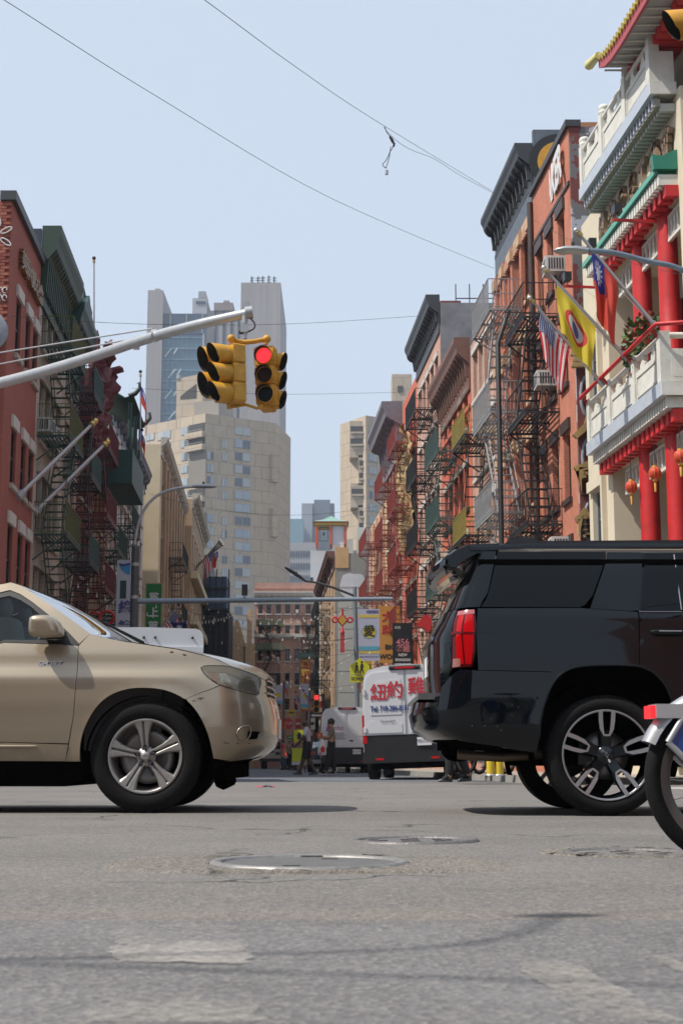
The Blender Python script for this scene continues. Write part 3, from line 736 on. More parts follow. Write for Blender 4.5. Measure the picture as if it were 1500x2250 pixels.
C.panel('reflector_bowl', Z1s((1215,610),(1240,585),(1318,590),(1314,655),(1236,642)), MATS['lamp_chrome'], off=-.013, res=.02, skirt=0, parent=hlo[0], sides='near')
C.panel('lamp_bezel', Z1s((1046,526),(1110,522),(1182,526),(1246,545),(1300,566),(1240,583),(1150,552),(1062,550)), m_hazed, off=-.011, res=.03, skirt=0, parent=hlo[0], sides='near')
C.line(hl+[hl[0]], .003, 'lamp_seal', m_black, off=.0, parent=hlo[0], sides='near', k=3)
# grille with bars
gz = lambda z: interp(nose, z)
gp = C.xzs(Z1s((1328,575),(1352,580),(1362,668),(1326,664)))
C.panel('grille_surround', C.xzs(Z1s((1329,574),(1352,579),(1362,672),(1316,668),(1326,640))), m_beige, raw=True, off=-.002, res=.025)
gg = C.xzs(Z1s((1352,580),(1362,672)))+[(gz(.87), .87), (gz(.95), .95), (gz(1.05)-.01, 1.05)]
C.panel('grille', gg, m_black, raw=True, sides='join', off=-.03, res=.03)
for z in (.885, .935, .985, 1.03):
    x1 = C.xz(Z1(1356,620))[0]-.005; us = C.to_u(x1, z); ue = C.ends[0]['xs']+pi/2*C.ends[0]['k']
    pts = [C.lift(us+(ue-us)*i/14, z, .0) for i in range(15)]; q = MB(); q.tube(pts+[Vector((p.x, -p.y, p.z)) for p in pts[-2::-1]], .010, 6); q.build('grille_bar', m_chrome_d, suv)
# fog lamp recess, scuffs, seams
fog = C.panel('fog_lamp', Z1s((1212,872),(1222,848),(1240,832),(1275,826),(1360,856),(1358,884),(1325,903),(1255,910),(1228,900)), MATS['champagne_paint'], off=.003, res=.02, skirt=0)
for o in fog[:1]:
    C.panel('fog_opening', Z1s((1270,858),(1330,858),(1310,898),(1262,902)), m_well, off=.006, res=.02, skirt=0, parent=o, sides='near')
    C.panel('fog_reflector', Z1s((1326,862),(1356,862),(1350,882),(1318,897),(1308,892)), m_alloy, off=.006, res=.02, skirt=0, parent=o, sides='near')
    C.line(Z1s((1214,872),(1224,850),(1244,834),(1272,830),(1284,850),(1276,885),(1255,908),(1228,898),(1214,872)), .006, 'fog_bezel', MATS['champagne_paint'], off=.008, parent=o, sides='near')
m_scr = M('bare_scrape', (.02,.018,.016), .8); m_scl = M('pale_scratch', (.30,.25,.2), .6); m_rust = M('rust_chip', (.16,.05,.02), .9)
for k, pts in enumerate(([(990,705),(1000,700),(1008,704)], [(1016,690),(1024,694),(1030,686),(1040,690),(1047,684)], [(1030,686),(1034,697)], [(1150,918),(1176,922)], [(1215,921),(1280,922)])):
    C.line(Z1s(*pts), .0028, 'scrape', m_scr, off=.001, sides='near', k=1)
for pts in ([(1150,832),(1200,834)], [(1180,788),(1222,790)], [(1080,836),(1140,838)], [(1230,740),(1222,790)], [(1150,918),(1360,925)]):
    C.line(Z1s(*pts), .0012, 'scratch', m_scl, off=.0005, sides='near', k=1)
for zx, zy, r in ((876,446,.009), (945,462,.008), (939,457,.005), (120,978,.004), (290,990,.005), (335,986,.004)):
    p = C.P(*Z1(zx, zy), .002); q = MB(); q.ball(p, r, 8, 5, (1.6,.3,.7)); q.build('rust_spot', m_rust, suv)
# badge
bx = C.P(*Z1(250,511), .004); text('SPORT', .060, M('badge_silver', (.60,.60,.62), .35, .3), suv, bx, bold=.002, ext=.003, sx=1.0, name='badge', mtx=None).rotation_euler = (radians(-3), 0, 0)
text('SPORT', .060, m_black, suv, bx+Vector((.003,.004,-.004)), bold=.003, ext=.002, name='badge_edge').rotation_euler = (radians(-3), 0, 0)
# mirror
def mirror(C, root, px_poly, D_off, depth, mat, base_px):
    pts = C.xzs(px_poly, 3); cx = sum(p[0] for p in pts)/len(pts); cz = sum(p[1] for p in pts)/len(pts); y0 = C.P(*base_px).y
    for sg in (1, -1):
        rows = []
        for d, k in ((0,.80), (.015,.93), (.05,1.0), (depth*.6,1.0), (depth*.85,.93), (depth*.97,.75), (depth,.35), (depth,.01)):
            rows.append([(cx+(x-cx)*k, sg*(y0-D_off-d), cz+(z-cz)*k) for x, z in pts+[pts[0]]])
        q = MB(); q.grid(rows); q.build('door_mirror', mat, root)
        q = MB(); q.bar((cx+.05, sg*(y0+.06), cz-.05), (cx+.02, sg*(y0-D_off-.04), cz-.045), .14, .05); q.build('mirror_stalk', m_black, root)
mirror(C, suv, Z1s((150,300),(160,272),(190,262),(250,263),(290,280),(318,315),(328,350),(322,372),(270,378),(190,374),(152,358)), .05, .17, m_beige, Z1(340,385))
q = MB(); e = C.xzs(Z1s((300,345),(330,340),(394,402),(394,408),(316,408))); 
C.panel('mirror_sail', e, m_black, raw=True, off=.004, skirt=.012)
# door handle, fuel etc. off frame
for px in (-1.45, -2.45):
    for sg in (1,-1):
        q = MB(); a = C.lift(px, .97, .02); q.tube([(a.x, sg*a.y, a.z), (a.x+.06, sg*(a.y-.012), a.z), (a.x+.17, sg*(a.y-.012), a.z), (a.x+.22, sg*a.y, a.z)], .014, 8); q.build('door_handle', m_beige, suv)
# cabin
q = MB(); q.box(-3.3, .1, -.80, .80, .45, .98); q.build('cabin_floor', m_int, suv)
q = MB(); q.box(-.15, .25, -.76, .76, .7, 1.07); q.build('dashboard', m_int, suv)
for sx, sy in ((-1.05,-.38), (-1.05,.38), (-1.95,-.38), (-1.95,.38)):
    q = MB(); q.smooth = True
    rows = [[(sx+dx*.9-.22*(z-.95), sy+yy, z) for dx, yy in ((-.07,-.22),(.07,-.22),(.09,0),(.07,.22),(-.07,.22),(-.09,0),(-.07,-.22))] for z in (.9, 1.2, 1.42, 1.46)]
    q.grid(rows); q.ball((sx-.14, sy, 1.55), .12, 10, 7, (.5,1,.75)); q.build('seat', m_int2, suv)
q = MB(); q.tube([(-.42+.04*cos(t*pi/12), .38+.18*sin(t*pi/12), 1.08+.17*cos(t*pi/12)) for t in range(25)], .014, 6, cap=False); q.build('steering_wheel', m_black, suv)
# chassis, wheel wells, wheels
q = MB(); q.box(-3.6, -WB-.47, -.83, .83, .28, 1.05); q.box(-WB+.47, -.47, -.86, .86, .24, 1.0); q.box(-WB-.47, -WB+.47, -.58, .58, .25, 1.0); q.box(-.47, .47, -.58, .58, .25, .98); q.box(.47, .66, -.66, .66, .25, .92)
q.box(-2.3, -.6, -.80, .80, .19, .26); q.build('chassis', m_well, suv)
for wx in (0, -WB):
    for sg in (-1, 1):
        liner(suv, wx, wz, .44, sg*.90, sg*.58); wheel(suv, wx, wz, wz, .272, .245, sg*.925, 'five_double')
q = MB(); q.tube([(.52,-.5,.22),(.5,0,.2),(.52,.5,.22)], .05, 8); q.build('splash_shield', m_well, suv)
q = MB(); z_ = .62; q.box(.930, .946, -.16, .16, .55, .70); q.build('number_plate', m_plate, suv)
# ---------------------------------------------------------------- black SUV
def Z2(zx, zy): return (880+zx/2.419, 1140+zy/2.419)
def Z2s(*p): return [Z2(a, b) for a, b in p]
TD = 10.15; c1 = at(1334.5, 1658.6, TD); TW = 1.02
big = thing('large_suv', 'glossy black full-size SUV with two-tone alloy wheels on the right', 'car', (c1.x, TD+TW, 0))
m_blk = paint_mat('black_paint', (.0028,.0045,.007), 0, .3); m_blk.node_tree.nodes['Principled BSDF'].inputs['Specular IOR Level'].default_value = .0; m_blk.node_tree.nodes['Principled BSDF'].inputs['Coat Weight'].default_value = .8  # slight blue in the base colour stands in for reflected sky
m_rail = M('roof_rail_black', (.02,.022,.026), .35)
tz = [(.3,.09), (.42,.05), (.6,.012), (.8,.0), (1.08,.0), (1.22,.008), (1.34,.03), (1.40,.048), (1.43,.062), (1.50,.085), (1.70,.165), (1.87,.26), (1.97,.34)]
tailU = [(.7,-1.16), (1.0,-1.185), (1.25,-1.185), (1.33,-1.15), (1.38,-1.12), (1.58,-1.03), (1.75,-.93), (1.95,-.84)]
tailB = [(.38,-.98), (.50,-1.10), (.535,-1.17), (.605,-1.285), (.72,-1.31), (.80,-1.29), (.9,-1.275), (1.02,-1.24)]
fr = [(.3,3.75), (.5,3.88), (.8,3.9), (1.1,3.86), (1.3,3.6), (1.9,3.2)]
tw_ = c1.z; TWB = 2.946
tb = [flare(0, tw_, .44, .62, .02), flare(TWB, tw_, .44, .62, .02), lambda x, z: .018*math.exp(-((z-1.355)/.03)**2)]
U = Car(big, TD, TW, tz, [dict(dir=-1, xs=-.80, xn=tailU, p=3.6, k=.42), dict(dir=1, xs=3.2, xn=fr, p=2.8, k=.6)], tb)
Bm = Car(big, TD, TW+.005, tz, [dict(dir=-1, xs=-.80, xn=tailB, p=3.2, k=.5), dict(dir=1, xs=3.2, xn=fr, p=2.8, k=.6)], tb)
archT_ = [(735,1166),(744,1060),(774,950),(815,865),(870,812),(940,786),(1050,777),(1180,777),(1268,785),(1345,820),(1400,880),(1435,950),(1460,1040),(1475,1130)]
archT = [(v.x, v.y) for v in catmull([(a, b, 0) for a, b in archT_], 3)]
bz = U.xz(Z2(720,1243))[1]; doorb = .44
U.panel('rear_quarter', Z2s((412,470),(960,469),(1215,487),(1265,492),(1266,782),(1180,775),(1050,775),(940,784),(870,810),(813,862),(800,812),(412,803)), m_blk, res=.04)
belt = U.xz(Z2(1270,494))[1]
U.panel('rear_door', [U.xz(Z2(1271,494)), (1.02, belt-.005), (1.02, doorb)]+U.xzs(Z2s((1478,1150),(1463,1040),(1438,948),(1403,876),(1347,816),(1270,783))), m_blk, raw=True)
U.panel('front_door', [(1.03, belt-.005), (2.30, belt-.02), (2.34, 1.0), (2.36, doorb), (1.03, doorb)], m_blk, raw=True)
aF = [(TWB+.47*cos(t), tw_+.47*sin(t)) for t in [radians(a) for a in range(200, -24, -14)]]
U.panel('front_wing', [(2.37, doorb), (2.35, 1.0), (2.31, belt-.03), (3.3, 1.27), (3.8, 1.15), (3.9, .8), (3.86, .42), (3.42, .36)]+aF[::-1], m_blk, raw=True, sides='join')
q = MB(); q.box(.62, 2.35, -1.0, 1.0, .33, .44); q.build('running_board', m_black, big)
# rear bumper
bpoly = Bm.xzs(Z2s((800,816),(412,807),(318,798),(268,832),(226,885),(212,938)))+[(interp(tailB,.80), .80), (interp(tailB,.72), .72), (interp(tailB,.605), .605), (interp(tailB,.54), .54)]+Bm.xzs(Z2s((200,1165),(290,1173),(460,1200),(600,1226),(722,1243),(736,1166),(746,1060),(776,952),(815,868)))
Bm.panel('rear_bumper', bpoly, m_blk, raw=True, sides='join', res=.035)
m_step = M('grey_step_pad', (.10,.10,.105), .6, var=.15, scale=20)
rows = []
for z, xo in ((.80, .0), (.835, .0), (.845, -.01), (.845, -.13)):
    rows.append([(interp(tailB,.80)-xo, y, z) for y in [-.86+i*.172 for i in range(11)]])
q = MB(); q.grid(rows, smooth=False); q.box(interp(tailB,.80)+.0, interp(tailB,.80)+.25, -.86, -.858, .80, .845); q.build('step_pad', m_step, big)
# upper body
U.panel('pillar', Z2s((446,150),(527,144),(424,463),(347,463)), m_blk, res=.05)
U.panel('pillar', Z2s((1134,150),(1300,151),(1321,154),(1268,482),(1222,485),(1014,471),(1040,400),(1128,182)), m_blk, res=.05, off=.003)
qw = Z2s((536,146),(1122,146),(1122,176),(1032,398),(985,452),(960,464),(430,462))
U.panel('quarter_window', qw, m_privacy, off=-.004, res=.06)
topz = U.xz(Z2(1330,152))[1]; wbz = U.xz(Z2(1275,484))[1]
U.panel('rear_door_window', [U.xz(Z2(1334,158)), (.98, topz), (.98, wbz), U.xz(Z2(1284,480))], m_privacy, raw=True, off=-.004)
U.panel('front_door_window', [(1.08, topz), (1.75, topz-.02), (2.28, wbz), (1.08, wbz)], m_privacy, raw=True, off=-.004)
U.panel('window_surround', [U.xz(Z2(1322,152)), (1.8, topz+.015), (2.38, wbz-.03), U.xz(Z2(1269,492))], m_blk, raw=True, off=-.012)
U.line(Z2s((1272,490),(1400,490),(1500,490)), .006, 'window_trim', m_chrome_d, off=.004)
U.line(Z2s((1492,165),(1500,480)), .006, 'window_trim', m_chrome_d, off=.002, k=1)
# roof with edge strip
zr0 = U.xz(Z2(545,140))[1]; zr1 = U.xz(Z2(545,96))[1]
rows = []
for x in [-.90, -.86, -.8, -.5, 0, .6, 1.2, 1.7]:
    up = .012 if x > -.8 else 0; row = []
    for s_ in (-1, 1):
        seg = []
        for z, k in ((zr0, 0), (zr0+.04, .0), (zr1-.03, .035), (zr1-.005, .085), (zr1+.012, .18), (zr1+.03, .45), (zr1+.035, TW-.26)):
            y = U.W-interp(tz, zr0)-k; seg.append((x+(.0 if x > -.8 else -.0), s_*y if k < .7 else 0, z+up))
        row += seg if s_ == -1 else seg[::-1][1:]
    rows.append(row)
q = MB(); q.grid(rows); q.build('roof', m_blk, big)
for a, b in (((1.7, zr1+.03), (2.42, wbz)),):
    q = MB(); q.grid([[(a[0]+(b[0]-a[0])*k+.05*(1-t*t), t*(.74+.18*k), a[1]+(b[1]-a[1])*k) for t in [i/6-1 for i in range(13)]] for k in (0,.5,1)]); q.build('windscreen', m_privacy, big)
q = MB(); q.grid([[(x, t*(.95-.1*((x-2.4)/1.4)**2), z+.03*(1-abs(t)**3)) for t in [i/8-1 for i in range(17)]] for x, z in ((2.35,1.38),(2.8,1.37),(3.3,1.33),(3.7,1.25),(3.84,1.15))]); q.build('bonnet', m_blk, big)
# roof rail
for sg in (1, -1):
    q = MB(); y = -(U.W-interp(tz, zr0)-.09)*sg; P = [U.xz(Z2(*p)) for p in ((578,96),(596,76),(622,61),(742,60),(766,80))]+[(1.7, U.xz(Z2(1500,78))[1]+.01)]
    up = [(x, z) for x, z in P]; poly = up+[(1.7, zr1-.0), (P[0][0], zr1-.0)]
    q.prism(poly, y-.025, y+.025); q.build('roof_rail', m_rail, big)
# spoiler
P = [U.xz(Z2(*p)) for p in ((552,94),(545,138),(440,150),(370,186),(300,243),(262,240),(246,218),(248,186),(268,160),(312,128),(380,100))]
wS = U.W-interp(tz, zr0)-.02; rows = []
cs = (sum(p[0] for p in P)/len(P), sum(p[1] for p in P)/len(P))
for t in [-1,-.99,-.93,-.8,-.4,0,.4,.8,.93,.99,1]:
    k = .82 if abs(t) == 1 else (.95 if abs(t) == .99 else 1); bow = -.07*(1-t*t)
    rows.append([(cs[0]+(x-cs[0])*k+(bow if x < -.85 else 0), t*wS, cs[1]+(z-cs[1])*k) for x, z in P+[P[0]]])
q = MB(); q.grid(rows, smooth=False); n = len(P); q.add(rows[0][:-1], [tuple(range(n))]); q.add(rows[-1][:-1], [tuple(range(n))]); sp = q.build('roof_spoiler', m_blk, big)
m_redlens = M('red_lens', (.42,.002,.004), .2, coat=.3, spec=.2); m_redd = M('dark_red_lens', (.10,.002,.003), .2, coat=.3, spec=.2)
q = MB(); a = U.xz(Z2(250,178)); q.box(a[0]-.075, a[0]-.05, -.25, .25, a[1]-.02, a[1]+.02); q.build('high_brake_light', m_redd, sp)
# tailgate
def wrapline(Cc, px, z):
    x, _ = Cc.xz(px); return (x, z)
g1 = U.xzs(Z2s((444,152),(346,463)))
U.panel('tailgate_glass', [g1[0], g1[1], (interp(tailU, g1[1][1]), g1[1][1]), (interp(tailU, g1[0][1]), g1[0][1])], m_privacy, raw=True, sides='join', off=-.012, res=.06)
gl_ = U.xzs(Z2s((308,470),(290,520),(273,610),(273,792)))
U.panel('tailgate', [U.xz(Z2(345,466)), gl_[0], gl_[1], gl_[2], gl_[3], (U.xz(Z2(240,830))[0], .82), (interp(tailU,.82), .82), (interp(tailU,1.42), 1.42)], m_blk, raw=True, sides='join', res=.05)
q = MB(); x = interp(tailU, 1.2); q.tube([(x+.03*abs(y), y, 1.25) for y in (-.6,-.3,.3,.6)], .014, 8); q.build('tailgate_trim', m_chrome_d, big)
q = MB(); q.box(x-.003, x+.01, -.15, .15, 1.0, 1.15); q.build('number_plate', m_plate, big)
# tail lamps
tl = Z2s((310,480),(397,475),(402,560),(396,700),(382,785),(276,790),(276,610),(292,522))
lamps = U.panel('tail_lamp', tl, m_redd, off=-.004, res=.03)
for o, sd in zip(lamps[:1], ('near',)):
    U.panel('lamp_bar', Z2s((318,492),(344,486),(336,770),(300,774),(296,620),(306,540)), m_redlens, off=.002, res=.03, skirt=.004, parent=o, sides='near')
    U.panel('lamp_bar', Z2s((352,486),(388,484),(390,600),(384,700),(374,772),(344,772)), m_redlens, off=.002, res=.03, skirt=.004, parent=o, sides='near')
    U.panel('reverse_lens', Z2s((282,740),(318,742),(318,784),(278,786)), M('smoky_lens', (.30,.12,.10), .15, coat=.6), off=.004, res=.03, skirt=.004, parent=o, sides='near')
    U.panel('lens_cap', Z2s((312,482),(394,477),(396,500),(306,506)), M('pink_lens', (.35,.10,.11), .15, coat=.8), off=.004, res=.03, skirt=.004, parent=o, sides='near')
    U.panel('lamp_divider', Z2s((276,594),(300,594),(392,600),(392,612),(300,606),(276,616)), m_redd, off=.006, res=.03, skirt=.004, parent=o, sides='near')
# arch lip, handle, details
U.line(Z2s(*archT), .010, 'arch_lip', m_blk, off=.0, k=3)
for xa in (Z2(1335,602)[0],):
    for sg in (1, -1):
        a = U.P(*Z2(1335,602), .03); b = U.P(*Z2(1480,606), .03); q = MB(); q.tube([(a.x, sg*(a.y+.03), a.z), (a.x+.03, sg*a.y, a.z), (a.x+.2, sg*a.y, a.z-.004), (a.x+.24, sg*(a.y+.03), a.z-.004)], .019, 8); q.build('door_handle', m_blk, big)
        q = MB(); q.tube([(a.x+.04, sg*(a.y-.017), a.z+.005), (a.x+.2, sg*(a.y-.017), a.z+.004)], .004, 6); q.build('handle_trim', m_chrome, big)
        a = U.lift(1.2, 1.25, .03); q = MB(); q.tube([(a.x, sg*(a.y+.03), a.z), (a.x+.03, sg*a.y, a.z), (a.x+.2, sg*a.y, a.z), (a.x+.24, sg*(a.y+.03), a.z)], .019, 8); q.build('door_handle', m_blk, big)
        q = MB(); q.ball((2.15, sg*-1.16, 1.5), .13, 12, 8, (.55,1,.8)); q.build('door_mirror', m_blk, big)
# muddy specks on the bumper
m_sp = M('dried_mud_speck', (.45,.42,.36), .9)
for k in range(9):
    zx, zy = random.choice(((428,1085),(440,1088),(400,1100),(520,1120),(583,1055),(470,1060),(360,1010),(610,980)));  p = Bm.P(*Z2(zx+random.gauss(0,14), zy+random.gauss(0,10)), .001)
    q = MB(); q.ball(p, .0014+random.random()*.0012, 6, 4, (1,.4,1)); q.build('mud_speck', m_sp, big)
# chassis and wheels
q = MB(); q.box(-1.05, -.5, -.86, .86, .46, 1.3); q.box(-.5, .5, -.60, .60, .34, 1.2); q.box(.5, TWB-.5, -.93, .93, .34, 1.36); q.box(TWB-.5, TWB+.5, -.6, .6, .34, 1.15); q.box(TWB+.5, 3.7, -.8, .8, .4, 1.1)
q.box(-.85, 2.2, -.82, .82, 1.36, 1.80); q.build('chassis', m_well, big)
q = MB(); q.tube([(-1.0,-.62,.42),(-.7,-.62,.40),(-.4,-.6,.42)], .035, 10); q.build('exhaust_pipe', M('exhaust_steel', (.14,.11,.08), .5, .7), big)
q = MB(); q.tube([(-.95,-.35,.48),(-.95,.35,.48)], .11, 12); q.build('muffler', m_well, big)
q = MB(); q.tube([(0,-.75,tw_),(0,.75,tw_)], .06, 10); q.build('rear_axle', m_well, big)
for wx in (0, TWB):
    for sg in (-1, 1):
        liner(big, wx, tw_+.02, .50, sg*.97, sg*.6); wheel(big, wx, tw_, tw_, .308, .285, sg*.99, 'five_split')
# ================================================================ STREET BUILDINGS
WPANES = [glass('pane_dark', (.012,.014,.016), rough=.04, dark=True), glass('pane_grey', (.05,.055,.06), rough=.06, dark=True), glass('pane_curtain', (.30,.29,.26), rough=.25, dark=True)]
m_fwhite = M('window_frame_white', (.55,.54,.50), .5); m_fbrown = M('window_frame_brown', (.05,.03,.025), .5); m_fblack = M('window_frame_black', (.015,.015,.016), .4); m_fgreen = M('window_frame_green', (.03,.07,.05), .5)
m_stone = M('weathered_stone', (.40,.36,.30), .8, var=.2, scale=3, dirt=.4); m_stone_l = M('pale_lintel_stone', (.52,.49,.45), .8, var=.12, scale=3)
m_roof = M('tar_roof', (.05,.05,.05), .9)
class Bld:
    def __init__(s, name, label, side, ya, yb, top, mat, cat='building', depth=11, X=None):
        s.side = side; s.sgn = 1 if side == 'L' else -1; s.X = X or (LX if side == 'L' else RX)
        s.ya, s.yb, s.top, s.mat, s.depth = ya, yb, top, mat, depth
        s.ry = (ya+yb)/2; s.rx = s.X(s.ry)
        s.root = thing(name, label, cat, (s.rx, s.ry, 0)); s.p = s.root
    def fm(s, y, o, z): return (s.X(y)+s.sgn*o-s.rx, y-s.ry, z)
    def mb(s): return MB(s.fm)
    def world(s, y, o, z): return Vector((s.X(y)+s.sgn*o, y, z))
    def fp(s, px, py, o=0.0):
        r = ray(px, py); k = r.x/r.y; x0 = s.X(100); sl = s.X(101)-x0
        y = (x0-sl*100+s.sgn*o)/(k-sl); return y, CAMH+y*r.z/r.y
    def walls(s, wins=(), z0=0.0, rec=.2, ya=None, yb=None, top=None, mat=None, side=None, o=0.0):
        ya = s.ya if ya is None else ya; yb = s.yb if yb is None else yb; top = top or s.top
        q = s.mb()
        ys = sorted({ya, yb}|{round(v, 4) for w in wins for v in w[:2]}); zs = sorted({z0, top}|{round(v, 4) for w in wins for v in w[2:4]})
        for i in range(len(ys)-1):
            for j in range(len(zs)-1):
                cy, cz = (ys[i]+ys[i+1])/2, (zs[j]+zs[j+1])/2
                if any(w[0] < cy < w[1] and w[2] < cz < w[3] for w in wins): continue
                q.add([(ys[i],o,zs[j]),(ys[i+1],o,zs[j]),(ys[i+1],o,zs[j+1]),(ys[i],o,zs[j+1])], [(0,1,2,3)])
        for a, b, c, d in [w[:4] for w in wins]:
            q.add([(a,o,c),(b,o,c),(b,o,d),(a,o,d),(a,o-rec,c),(b,o-rec,c),(b,o-rec,d),(a,o-rec,d)], [(0,4,5,1),(1,5,6,2),(2,6,7,3),(3,7,4,0)])
        D = -s.depth
        q.add([(ya,o,z0),(ya,D,z0),(ya,D,top),(ya,o,top)], [(0,1,2,3)]); q.add([(yb,o,z0),(yb,D,z0),(yb,D,top),(yb,o,top)], [(0,1,2,3)])
        q.add([(ya,D,z0),(yb,D,z0),(yb,D,top),(ya,D,top)], [(0,1,2,3)])
        q.cm = 1; q.add([(ya,o,top),(yb,o,top),(yb,D,top),(ya,D,top)], [(0,1,2,3)]); q.cm = 0
        return q.build('wall', [mat or s.mat, m_roof], s.root)
    def window(s, w, frame, style='sash', rec=.2, sill=None, lintel=None, pane=None, arch=False, lh=.22, o=0.0):
        a, b, c, d = w[:4]; r = o-rec; q = s.mb(); t = .06
        q.box(a, a+t, r-.02, r+.07, c, d); q.box(b-t, b, r-.02, r+.07, c, d); q.box(a+t, b-t, r-.02, r+.07, c, c+t); q.box(a+t, b-t, r-.02, r+.07, d-t, d)
        if style == 'sash': m = (c+d)/2; q.box(a+t, b-t, r-.02, r+.06, m-.03, m+.03)
        elif style == 'grid':
            for k in (1, 2): y = a+(b-a)*k/3; q.box(y-.02, y+.02, r-.02, r+.05, c+t, d-t)
            for k in (1, 2, 3): z = c+(d-c)*k/4; q.box(a+t, b-t, r-.015, r+.045, z-.02, z+.02)
        f = q.build('window', frame, s.root)
        q = s.mb(); q.box(a+t*.5, b-t*.5, r-.015, r+.005, c+t*.5, d-t*.5); q.build('pane', pane or random.choices(WPANES, (.62,.26,.12))[0], f)
        if sill: q = s.mb(); q.box(a-.1, b+.1, o-.1, o+.09, c-.13, c-.002); q.build('window_sill', sill, s.root)
        if lintel:
            q = s.mb()
            if arch: q.prism([(a-.12, d+.0), (b+.12, d+.0), (b+.12, d+lh*.6), ((a+b)/2+.25, d+lh*1.1), ((a+b)/2-.25, d+lh*1.1), (a-.12, d+lh*.6)], o-.05, o+.10)
            else: q.box(a-.1, b+.1, o-.05, o+.07, d+.002, d+lh)
            q.build('lintel', lintel, s.root)
        return f
    def shop(s, z1=3.6, mat=None, glassm=None):
        q = s.mb(); q.box(s.ya+.25, s.yb-.25, .02, .12, z1-.75, z1-.1); q.build('shop_fascia', mat or m_fwhite, s.root)
        n = 2
        for k in range(n):
            a = s.ya+.4+(s.yb-s.ya-.8)*k/n; b = a+(s.yb-s.ya-.8)/n-.15
            q = s.mb(); q.box(a, b, .01, .05, .45, z1-.85); q.build('shop_window', glassm or WPANES[1], s.root)
        if mat is not None:
            q = s.mb(); q.add([(s.ya+.3,.12,z1-.15),(s.yb-.3,.12,z1-.15),(s.yb-.3,1.3,z1-.75),(s.ya+.3,1.3,z1-.75),(s.ya+.3,1.3,z1-1.0),(s.yb-.3,1.3,z1-1.0)], [(0,1,2,3),(3,2,5,4)]); q.build('awning', mat, s.root)
    def cornice(s, z0, z1, proj, mat, nb=10, bmat=None, frieze=True, ya=None, yb=None, bl=.55, bh=.5, name='cornice'):
        ya = s.ya if ya is None else ya; yb = s.yb if yb is None else yb; h = z1-z0
        prof = [(0, z0), (.07, z0), (.07, z0+h*.10), (.05, z0+h*.12), (.05, z0+h*.5), (.14, z0+h*.54), (proj*.8, z0+h*.70), (proj*.86, z0+h*.80), (proj, z0+h*.9), (proj, z1), (0, z1)]
        q = s.mb(); n = len(prof); vs = [(ya, o, z) for o, z in prof]+[(yb, o, z) for o, z in prof]
        q.add(vs, [tuple(range(n)), tuple(range(2*n-1, n-1, -1))]+[(i, i+n, (i+1) % n+n, (i+1) % n) for i in range(n)]); c = q.build(name, mat, s.root)
        for k in range(nb):
            y = ya+.14+(yb-ya-.28)*k/(nb-1); zt = z0+h*.70; p = proj*.78
            q = s.mb(); q.prism([(.04, zt), (p, zt), (p, zt-.08), (p*.75, zt-.2), (p*.5, zt-.24), (p*.4, zt-bh*.8), (.16, zt-bh), (.04, zt-bh)], y-.055, y+.055, 'x')
            q.v = [(a, b, z) for a, b, z in q.v]; q.build('bracket', bmat or mat, c)
        return c
    def escape(s, y0, y1, zs, mat, dep=1.0, rmat=None, stairs=True, spc=.13, low=True, sw=.55, o=0.0, drop=2.2, flip=0, brk=True, scroll=False):
        rmat = rmat or mat
        for i, z in enumerate(zs):
            q = s.mb(); nsl = int(dep/.11)
            for k in range(nsl+1): q.bar((y0, o+.05+(dep-.05)*k/nsl, z), (y1, o+.05+(dep-.05)*k/nsl, z), .045, .012)
            for y in (y0, (y0+y1)/2, y1): q.bar((y, o+.0, z-.03), (y, o+dep, z-.03), .05, .06)
            q.bar((y0, o+dep, z-.02), (y1, o+dep, z-.02), .02, .12)
            if brk:
                for y in (y0+.05, y1-.05): q.bar((y, o+dep*.95, z-.06), (y, o+0, z-.75), .04, .04)
            pl = q.build('fire_escape_platform', mat, s.root)
            q = s.mb(); h = .92; n = int((y1-y0)/spc)
            for k in range(n+1): y = y0+(y1-y0)*k/n; q.bar((y, o+dep, z), (y, o+dep, z+h), .016)
            m = int(dep/spc)
            for y in (y0, y1):
                for k in range(m): q.bar((y, o+dep*k/m, z), (y, o+dep*k/m, z+h), .014)
                for zz in (z+.06, z+h*.5, z+h): q.bar((y, o, zz), (y, o+dep, zz), .03, .022)
            for zz in (z+.08, z+h): q.bar((y0, o+dep, zz), (y1, o+dep, zz), .03, .028)
            if scroll:
                for k in range(int((y1-y0)/.3)):
                    yc = y0+.15+.3*k; q.tube([(yc+.11*cos(t*.6)*(1-t*.05), o+dep+.02, z+.5+.2*sin(t*.6)) for t in range(12)], .012, 4, cap=False)
            q.build('railing', rmat, pl)
            if stairs and (i+1 < len(zs) or low):
                z2 = zs[i+1] if i+1 < len(zs) else z-drop; q = s.mb(); a, b = (y0+.35, y1-.35) if (i+flip) % 2 == 0 else (y1-.35, y0+.35)
                oo = o+dep*.5; N = 11
                for sd in (-sw/2, sw/2): q.bar((a, oo+sd, z), (b, oo+sd, z2), .03, .10); q.bar((a, oo+sd, z+.75), (b, oo+sd, z2+.75), .022, .022)
                for k in range(1, N): y = a+(b-a)*k/N; zz = z+(z2-z)*k/N; q.box(y-.08, y+.08, oo-sw/2, oo+sw/2, zz-.012, zz+.012)
                q.build('stair', mat, pl)
def autowins(ya, yb, n, rows, wid=.95, edge=.5):
    out = []
    for k in range(n):
        c = ya+edge+(yb-ya-2*edge)*(k+.5)/n
        for z0, z1 in rows: out.append((c-wid/2, c+wid/2, z0, z1))
    return out
def rowz(first, n, fh, h): return [(first+i*fh, first+i*fh+h) for i in range(n)]
